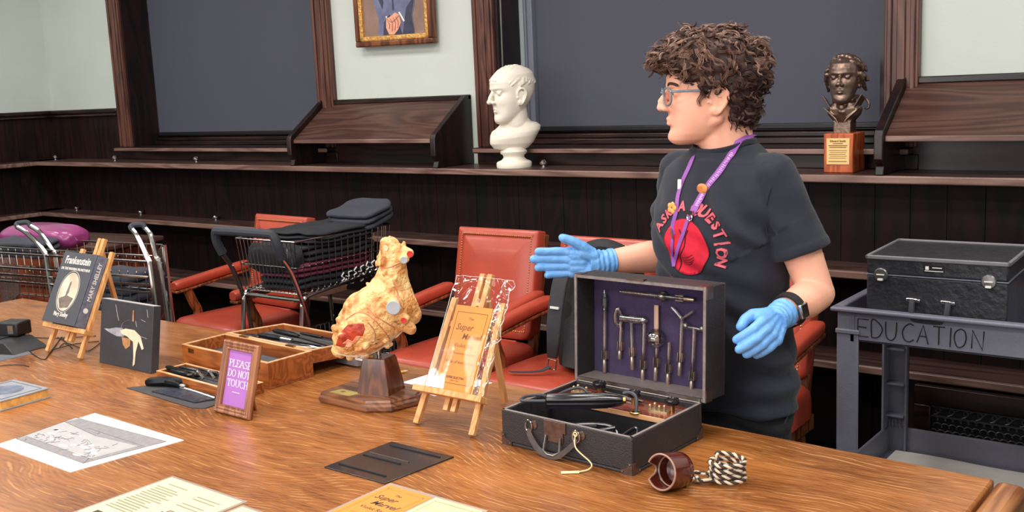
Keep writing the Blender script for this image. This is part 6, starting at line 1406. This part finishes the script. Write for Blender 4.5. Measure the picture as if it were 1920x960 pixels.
for s_ in (-1, 1):
    e = MB(); e.M = PW; c = hp(.0815, s_ * .033, .0245); e.ball(c, .0115 * HS, 10); ey = e.build('eye', mat('eye_white', (236, 228, 222), .2), pe_); e = MB(); e.M = PW; e.ball(hp(.0892, s_ * .0335, .0245), (.0035, .0052, .0052), 8); e.build('iris', mat('iris_brown', (70, 46, 34), .15), ey)
    e = MB(); e.M = PW; e.tube(ctr([hp(.099, s_ * .014, .046), hp(.0985, s_ * .030, .052), hp(.090, s_ * .046, .050), hp(.082, s_ * .056, .044)], 5), [.0022] + [.0034] * 13 + [.0016] * 2, 6, flat=.7); e.build('eyebrow', M['hair'], pe_)
e = MB(); e.M = PW
for s_ in (-1, 1): e.cap(hp(.0990, s_ * .003, -.0408), hp(.0905, s_ * .021, -.0465), .0046, .0020, 8); e.cap(hp(.0978, s_ * .003, -.0522), hp(.0895, s_ * .019, -.049), .0052, .0020, 8)
link('lips', voxel(e, .0016, 2, .5), M['lip'], pe_, 180)
# t-shirt ------------------------------------------------------------------------------------------------------
q = MB(); q.M = PW
rows = [(.752, .212, .142, .135), (.80, .212, .145, .135), (.88, .204, .142, .126), (.96, .196, .138, .120), (1.04, .190, .138, .118), (1.11, .188, .146, .120), (1.17, .190, .160, .124), (1.22, .192, .162, .126), (1.27, .192, .146, .126), (1.32, .188, .120, .122), (1.36, .172, .098, .112), (1.39, .140, .082, .104), (1.412, .108, .073, .098), (1.428, .084, .070, .092)]
q.rings([sring(a, f, b, z, dz=(lambda c, s_: (.006 * math.sin(5 * c) if z < .8 else 0) - (.018 * max(0, s_) if z > 1.40 else 0))) for z, a, f, b in rows])
for S0, E0, sg, k0 in ((SL, EL, 1, .66), (SR, ER, -1, .66)):
    hem = S0 * (1 - k0) + E0 * k0; mid = S0 * .55 + E0 * .45; dn = (E0 - S0).normalized()
    q.cap(S0 - l_t * .05 * sg + V((0, 0, .0)), S0 + V((0, 0, .0)), .055, .060, 24); q.cap(S0, mid, .060, .066, 24)
    q.tube([mid, mid * .4 + hem * .6, hem - dn * .012, hem], [.066, .070, .0715, .0715], 28)
    q.tube([hem - dn * .020, hem - dn * .001], [.0732, .0735], 28)
tee = voxel(q, .0042, 4, .5)
def fold(me):
    def f(co, n_):
        p = co + PC; a = (p - PC).dot(l_t); b = (p - PC).dot(n_t); z = p.z; d = noise.noise(p * 9.0) * .006 + noise.noise(p * 20.0) * .0024
        lo = max(0, min(1, (1.02 - z) / .16)); d += lo * .0095 * math.sin(62 * z + 7 * a + 5 * noise.noise(p * 5)) * (.5 + .5 * noise.noise(p * 4 + V((3, 1, 2))))
        # drag folds running from the left armpit across the body
        if b > -.02:
            u = (a - .14) * .75 + (z - 1.22) * .66; w2 = (a - .14) * .66 - (z - 1.22) * .75
            if w2 < .05: d += .0105 * math.sin(u * 95 + 2 * noise.noise(p * 6)) * math.exp(-(u / .07) ** 2) * math.exp(-(w2 / .16) ** 2)
            u = (z - 1.05) + .55 * (a - .05); d += .0075 * math.sin(u * 70 + 3 * noise.noise(p * 5)) * math.exp(-(u / .12) ** 2)
        return co + n_ * d
    displace(me, f)
fold(tee)
ttree = bvh(tee, Matrix.Translation(PC))
tob = link('tshirt', tee, M['tee'], pe_, 180)
q = MB(); q.M = PW
cpts = []
for k in range(40):
    th = 2 * PI * k / 40; c, s_ = math.cos(th), math.sin(th); cpts.append(tp(.080 * c, (.068 if s_ > 0 else .088) * s_, 1.434 - .022 * max(0, s_)))
q.tube(cpts, .0075, 8, closed=True, flat=.6); q.build('collar', M['tee'], tob)
def sewn(pts, nm, r=.0013):
    e = MB(); e.M = PW; e.tube(pts, r, 5); return e.build(nm, mat('tee_seam', (34, 35, 44), .9), tob)
def hit(px, py):
    r = _ray(px, py).normalized(); h = ttree.ray_cast(V((0, 0, CAM_H)), r); return (h[0], h[1]) if h[0] is not None else (None, None)
def on_tee(a, z, off=.001):
    h = ttree.ray_cast(tp(a, .6, z), -n_t); return (h[0] + n_t * off, h[1]) if h[0] is not None else (tp(a, .15, z), n_t)
# armhole seam
sm = [hit(x, y)[0] for x, y in ((1483, 297), (1462, 322), (1446, 352), (1437, 385), (1436, 420), (1440, 450))]
sewn(ctr([p for p in sm if p is not None], 5), 'sleeve_seam')
# chest print
ec_, _n = hit(1281, 464); ea = (ec_ - PC).dot(l_t); ez = ec_.z
RE = .073
q = drape(ttree, [(RE * math.cos(a), RE * 1.0 * math.sin(a)) for a in [2 * PI * k / 48 for k in range(48)]], tp(ea, 0, ez), l_t, V((0, 0, 1)), .0012, .0008, 22)
for v in q.b.verts: v.co -= PC
q.build('red_disc_print', mat('red_print', (226, 30, 58), .8, var=.18, scale=30), tob, smooth=180)
q = MB(); q.M = PW
def arc3(f_, n=48, off=.0018): return [on_tee(ea + f_(k / n)[0], ez + f_(k / n)[1], off)[0] for k in range(n + 1)]
q.tube(arc3(lambda t: (RE * math.cos(2 * PI * t), RE * math.sin(2 * PI * t))), .0012, 5)
for zz, x0, x1, sag in ((-.026, -.012, .030, .004), (-.032, -.014, .034, .005), (-.038, -.014, .033, .006), (-.044, -.012, .028, .006)): q.tube(arc3(lambda t: (x0 + (x1 - x0) * t, zz - sag * math.sin(PI * t) + .010 * t), 14), .0012, 5)
for L_ in ([(-.012, -.02), (.004, .0), (.008, .03), (.016, .045)], [(-.03, -.066), (-.018, -.03), (-.012, -.02)], [(-.014, .045), (-.002, .03), (.008, .03)]): q.tube([on_tee(ea + p.x, ez + p.y, .0018)[0] for p in ctr([(a, b, 0) for a, b in L_], 5)], .0022, 5)
q.build('print_outline', mat('dark_print', (92, 24, 30), .8), tob)
q = MB(); q.M = PW; sv = MB()
ltr = 'ASK A QUESTION'; m_pink = mat('pink_print', (226, 104, 118), .8)
def letter(qq, ch_, ang, rad, size, off, fat):
    if ch_ == ' ': return
    t = MB(); t.text(ch_, size, Matrix.Identity(4), .0002, fat=fat, sx=1.0); me = t.mesh()
    rot = ang - PI / 2; vs = []
    for v in me.vertices:
        x = rad * math.cos(ang) + v.co.x * math.cos(rot) - v.co.y * math.sin(rot); y = rad * math.sin(ang) + v.co.x * math.sin(rot) + v.co.y * math.cos(rot)
        p, nn = on_tee(ea + x, ez + y, off + (v.co.z + .0002)); vs.append(qq.v(p))
    for f in me.polygons: qq.f([vs[i] for i in f.vertices])
    bpy.data.meshes.remove(me)
qd_ = MB(); qd_.M = PW
for i, ch_ in enumerate(ltr):
    an = R(150 + 4 - 13.2 * i); letter(qd_, ch_, an, .103, .034, .0010, .0024); letter(q, ch_, an, .103, .034, .0019, .0012)
qm_ = MB(); qm_.M = PW
for i, ch_ in enumerate('MUSEUM'): letter(qm_, ch_, R(-125 + 13 * i), .103, .017, .0014, .0002)
qm_.build('lower_lettering', m_pink, tob, smooth=0); q.build('print_lettering', m_pink, tob, smooth=0); qd_.build('lettering_outline', mat('maroon_print', (96, 24, 34), .8), tob, smooth=0)
# jeans and shoes ------------------------------------------------------------------------------------------------
q = MB(); q.M = PW
q.rings([sring(a, f, b, z) for z, a, f, b in ((.70, .188, .125, .135), (.74, .192, .125, .135), (.80, .192, .122, .125), (.86, .182, .115, .115))])
for s_ in (-1, 1):
    q.tube([tp(s_ * .09, -.005, .78), tp(s_ * .095, -.005, .70), tp(s_ * .098, .0, .45), tp(s_ * .10, -.01, .25), tp(s_ * .10, -.015, .06)], [.098, .100, .078, .066, .062], 28)
jm = voxel(q, .0055, 3, .5)
displace(jm, lambda p, n_: p + n_ * (noise.noise(p * 14) * .005 + .003 * math.sin(p.z * 70 + noise.noise(p * 6) * 5) * (1 if p.z > .6 else .6)))
jo = link('jeans', jm, M['jean'], pe_, 180)
q = MB(); q.M = PW
q.tube([tp(.192 + .004, -.02, z) for z in (.79, .74)] + [tp(.188, .0, .70), tp(.187, .01, .62)], .0022, 5); q.build('side_seam', mat('denim_seam', (92, 94, 100), .8, var=.3, scale=80), jo)
for s_ in (-1, 1):
    q = MB(); q.M = PW; q.cap(tp(s_ * .10, -.06, .045), tp(s_ * .125, .13, .035), .044, .035, 20); me = voxel(q, .006, 2)
    for v in me.vertices: v.co.z = max(v.co.z, .003)
    link('shoe', me, M['blackm'], pe_, 180)
# gloves, watch -----------------------------------------------------------------------------------------------------
for nm, W0, d, n_, t, cu_, th_, fw, sg2 in (('glove', WR, dR, nR, tR, cR, thR, fwR, 1), ('glove', WL, dL, nL, tL, cL, thL, fwL, -1)):
    q = MB(); q.M = PW; hand(q, W0, d, n_, t, cu_, th_, infl=.0036, k=(1.0 if sg2 > 0 else .93))
    q.tube([W0 + d * .03, W0 + d * .005, W0 - fw * .012, W0 - fw * .026, W0 - fw * .034], [.030, .0325, .034, .0355, .037], 28)
    q.tube([W0 - fw * .0345 + (fw.orthogonal().normalized() * math.cos(a) + fw.cross(fw.orthogonal().normalized()) * math.sin(a)) * .0360 for a in [2 * PI * k / 24 for k in range(24)]], .0032, 6, closed=True)
    me = voxel(q, .0022, 2, .5)
    def gf(p, nn, W0=W0, fw=fw):
        d0 = (p + PC - W0).dot(fw); return p + nn * (noise.noise(p * 60) * .0010 + (.0013 * math.sin(d0 * 420 + noise.noise(p * 30) * 3) if d0 < .02 else 0))
    displace(me, gf)
    link(nm, me, M['glove'], pe_, 180)
o = fwL.orthogonal().normalized(); o2 = fwL.cross(o); wc = WL - fwL * .052
q = MB(); q.M = PW; q.rings([[wc + fwL * dx + (o * math.cos(a) + o2 * math.sin(a)) * r_ for a in [2 * PI * k / 32 for k in range(32)]] for dx, r_ in ((-.012, .0405), (-.012, .044), (.010, .042), (.010, .0385))], cap=False, closed=True)
wt = q.build('watch', M['blackm'], pe_)
out = (CR * .75 - CF * .35 + V((0, 0, .15))); out = (out - fwL * out.dot(fwL)).normalized(); sd_ = fwL.cross(out); q = MB(); q.M = PW @ FR(wc + out * .0445, fwL, sd_); q.box(-.016, .016, -.018, .018, -.003, .007); q.build('watch_case', M['chrome'], wt, bevel=.003); q = MB(); q.M = PW @ FR(wc + out * .0445, fwL, sd_); q.box(-.014, .014, -.016, .016, .007, .0078); q.build('watch_screen', mat('dark_watch_glass', (18, 18, 22), .1), wt)
# lanyard ---------------------------------------------------------------------------------------------------------------
M['lany'] = mat('purple_ribbon', (150, 84, 170), .6, var=.1, scale=60)
def ribbon(px, w_, nm, m, par, lift=.003, extra=None):
    P_ = []
    for p in ctr([(x, y, 0) for x, y in px], 6):
        h, nn = hit(p.x, p.y)
        if h is not None: P_.append((h + nn * lift, nn))
    if extra: P_ = [(a, b) for a, b in extra] + P_
    e = MB(); e.M = PW; rs = []
    for i, (p, nn) in enumerate(P_):
        tg_ = (P_[min(i + 1, len(P_) - 1)][0] - P_[max(0, i - 1)][0]).normalized(); nn = (nn * .5 + n_t * .5).normalized(); sd = tg_.cross(nn).normalized()
        rs.append([p - sd * w_ / 2, p + sd * w_ / 2, p + sd * w_ / 2 - nn * .0012, p - sd * w_ / 2 - nn * .0012])
    e.rings(rs); return e.build(nm, m, par), P_
ly_ = bpy.data.objects.new('lanyard', None); C.objects.link(ly_); ly_.parent = pe_
nk = [(tp(.055, -.055, 1.45), (l_t * .6 + V((0, 0, .8)))), (tp(.070, -.02, 1.447), (l_t * .6 + n_t * .2 + V((0, 0, .7)))), (tp(.072, .02, 1.437), (l_t * .4 + n_t * .6 + V((0, 0, .5))))]
rb, PR_ = ribbon([(1376, 283), (1352, 318), (1326, 352), (1310, 378), (1298, 402)], .019, 'ribbon', M['lany'], ly_, extra=nk)
nk2 = [(tp(-.060, -.055, 1.45), (-l_t * .6 + V((0, 0, .8)))), (tp(-.070, .0, 1.443), (-l_t * .4 + n_t * .3 + V((0, 0, .6))))]
ribbon([(1300, 296), (1292, 315), (1280, 342), (1272, 368), (1268, 400), (1262, 425), (1264, 440)], .013, 'ribbon', M['lany'], ly_, extra=nk2)
ribbon([(1296, 404), (1288, 425), (1279, 450), (1270, 478), (1265, 500)], .011, 'ribbon', M['lany'], ly_, lift=.006)
ribbon([(1263, 440), (1262, 462), (1263, 485), (1265, 500)], .009, 'ribbon', M['lany'], ly_, lift=.005)
q = MB(); q.M = PW
for i in range(4, len(PR_) - 5):
    p, nn = PR_[i]; tg_ = (PR_[i + 1][0] - p); nn = (nn * .5 + n_t * .5).normalized(); sd = tg_.cross(nn).normalized()
    for s2 in (-.5, .5): a_ = p + tg_ * (.5 + s2 * .55) + nn * .0003; q.beam(a_ - sd * (.003 + .002 * ((i + int(s2 * 2)) % 3)), a_ + sd * .0035, .0022, .0008, up=nn)
q.build('ribbon_lettering', mat('lilac_print', (214, 178, 226), .6), rb)
def pin(px, py, r_, m, nm, lift=.005, sx=1.0, petals=0):
    h, nn = hit(px, py); nn = (nn * .4 + n_t * .6).normalized(); e = MB(); e.M = PW @ FR(h + nn * lift, l_t, V((0, 0, 1))) @ Matrix.Diagonal((sx, 1, 1, 1))
    if petals:
        for k in range(petals): e.ball((r_ * .6 * math.cos(2 * PI * k / petals), r_ * .6 * math.sin(2 * PI * k / petals), 0), (r_ * .5, r_ * .5, .003), 6)
    else: e.lathe([(0, -.002), (r_, -.002), (r_, .002), (r_ * .8, .004), (0, .0045)], 20)
    return e.build(nm, m, ly_)
p1 = pin(1320, 354, .013, mat('orange_enamel', (232, 146, 88), .35, .3, var=.3, scale=90), 'oval_pin', .006, 1.35)
pin(1263, 390, .015, mat('apricot_enamel', (246, 176, 96), .4), 'flower_pin', .006, 1.0, 5)
h, nn = hit(1297, 402); q = MB(); q.M = PW @ FR(h + n_t * .007, l_t, V((.25, 0, 1))); q.box(-.010, .010, .0, .010, -.003, .003); q.tube([(.008 * math.cos(a), -.006 + .010 * math.sin(a), 0) for a in [2 * PI * k / 14 for k in range(14)]], .0025, 6, closed=True); q.build('clasp', M['chrome'], ly_)
h, nn = hit(1277, 346); q = MB(); q.M = PW @ FR(h + n_t * .005, l_t, V((.2, 0, 1))); q.box(-.006, .006, -.014, .014, -.002, .003); q.build('buckle', M['white'], ly_, bevel=.002)
h, nn = hit(1263, 437); q = MB(); q.M = PW @ FR(h + n_t * .006, l_t, V((.2, 0, 1))); q.beam((-.004, .012, 0), (.004, -.014, 0), .005, .003); q.build('hook', M['chrome'], ly_)
# glasses ---------------------------------------------------------------------------------------------------------------
M['frame'] = mat('blue_grey_acetate', (120, 134, 148), .2, var=.2, scale=60, coat=.5)
gl = bpy.data.objects.new('glasses', None); C.objects.link(gl); gl.parent = pe_
xr = .1085
q = MB(); q.M = PW
def lens(s_, k=1.0, x=xr):
    o = []
    for i in range(32):
        a = 2 * PI * i / 32; c, s2 = math.cos(a), math.sin(a); yy = .0255 * k * math.copysign(abs(c) ** .7, c); zz = .0225 * k * math.copysign(abs(s2) ** .75, s2)
        o.append(hp(x - .010 * (abs(s_ * .034 + yy) / .06) ** 2, s_ * .0345 + yy, .018 + zz))
    return o
for s_ in (-1, 1): q.tube(lens(s_), .0027, 8, closed=True)
q.tube([hp(xr + .001, -.010, .026), hp(xr + .004, 0, .029), hp(xr + .001, .010, .026)], .0028, 8); q.build('frame', M['frame'], gl)
for s_ in (-1, 1):
    q = MB(); q.M = PW; q.tube(ctr([hp(xr - .010, s_ * .060, .031), hp(xr - .016, s_ * .070, .031), hp(.05, s_ * .077, .030), hp(.0, s_ * .082, .027), hp(-.012, s_ * .083, .018), hp(-.022, s_ * .083, -.004)], 5), .0030, 8, flat=.6); q.build('temple', M['frame'], gl)
    q = MB(); q.M = PW; vs = [q.v(p) for p in lens(s_, .97)]; q.f(vs); q.build('lens', M['elglass'] if 0 else film('lens_film', .03, .02, bump=0), gl)
# hair ---------------------------------------------------------------------------------------------------------------------
hq = lambda x, y, z: HM @ V((x, y, z))
HB = [((-.012, 0, .090), (.118, .094, .094)), ((.040, 0, .125), (.095, .085, .062)), ((.100, .0, .112), (.056, .072, .036)), ((-.085, 0, .070), (.058, .085, .085)), ((-.080, 0, -.005), (.045, .078, .070)), ((-.072, 0, -.052), (.034, .062, .034)), ((.045, .062, .085), (.068, .026, .038)), ((.045, -.062, .085), (.068, .026, .038)), ((.010, .074, .052), (.036, .018, .030)), ((.010, -.074, .052), (.036, .018, .030)), ((-.05, .07, .03), (.035, .022, .05)), ((-.05, -.07, .03), (.035, .022, .05)), ((.034, .074, .030), (.012, .008, .020)), ((.034, -.074, .030), (.012, .008, .020)), ((-.048, .062, -.02), (.022, .018, .05)), ((-.048, -.062, -.02), (.022, .018, .05))]
q = MB(); q.M = PW @ HM
for c, r_ in HB: q.ball(c, r_, 14)
core = voxel(q, .006, 3, .5)
displace(core, lambda p, n_: p + n_ * (noise.noise(p * 34) * .010 + noise.noise(p * 80) * .004 - .003))
ct_ = bvh(core)
rnd = random.Random(7); tri = [(p.center.copy(), p.normal.copy(), p.area) for p in core.polygons]; HI = (PW @ HM).inverted(); R3 = HM.to_3x3()
q = MB(); q.add(core)
wts = [t[2] for t in tri]; picks = rnd.choices(tri, wts, k=900)
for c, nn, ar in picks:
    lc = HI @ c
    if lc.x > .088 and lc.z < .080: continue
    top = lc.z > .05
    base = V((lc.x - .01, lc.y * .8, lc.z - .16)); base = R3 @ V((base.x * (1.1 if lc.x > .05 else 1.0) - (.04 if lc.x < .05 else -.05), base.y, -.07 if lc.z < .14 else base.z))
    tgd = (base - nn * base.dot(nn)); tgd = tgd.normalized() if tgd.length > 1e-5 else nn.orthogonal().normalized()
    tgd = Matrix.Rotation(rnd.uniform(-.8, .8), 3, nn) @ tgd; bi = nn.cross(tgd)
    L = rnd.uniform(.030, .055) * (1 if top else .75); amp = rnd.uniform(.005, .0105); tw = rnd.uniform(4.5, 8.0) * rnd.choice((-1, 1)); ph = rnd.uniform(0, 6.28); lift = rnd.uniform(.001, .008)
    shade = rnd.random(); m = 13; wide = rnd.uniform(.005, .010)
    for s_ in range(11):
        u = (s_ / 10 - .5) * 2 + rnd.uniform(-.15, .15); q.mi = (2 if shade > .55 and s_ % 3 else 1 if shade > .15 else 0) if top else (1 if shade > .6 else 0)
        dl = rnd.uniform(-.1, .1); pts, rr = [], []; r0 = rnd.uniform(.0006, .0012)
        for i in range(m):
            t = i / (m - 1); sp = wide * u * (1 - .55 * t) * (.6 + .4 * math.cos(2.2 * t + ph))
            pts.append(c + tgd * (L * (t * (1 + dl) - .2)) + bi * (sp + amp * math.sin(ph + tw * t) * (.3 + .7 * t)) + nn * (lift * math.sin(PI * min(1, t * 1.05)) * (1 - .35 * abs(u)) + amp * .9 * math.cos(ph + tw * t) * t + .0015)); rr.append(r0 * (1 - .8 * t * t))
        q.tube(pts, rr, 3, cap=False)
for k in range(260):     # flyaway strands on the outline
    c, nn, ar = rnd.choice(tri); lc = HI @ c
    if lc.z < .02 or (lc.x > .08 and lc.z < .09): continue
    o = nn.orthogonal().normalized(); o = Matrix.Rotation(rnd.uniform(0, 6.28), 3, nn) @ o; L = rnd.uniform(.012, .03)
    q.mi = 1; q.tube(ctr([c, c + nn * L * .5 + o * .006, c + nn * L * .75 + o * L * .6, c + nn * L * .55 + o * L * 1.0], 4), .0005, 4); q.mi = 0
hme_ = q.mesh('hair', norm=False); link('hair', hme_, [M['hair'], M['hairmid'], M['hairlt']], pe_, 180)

bpy.data.scenes.remove(TMPS)
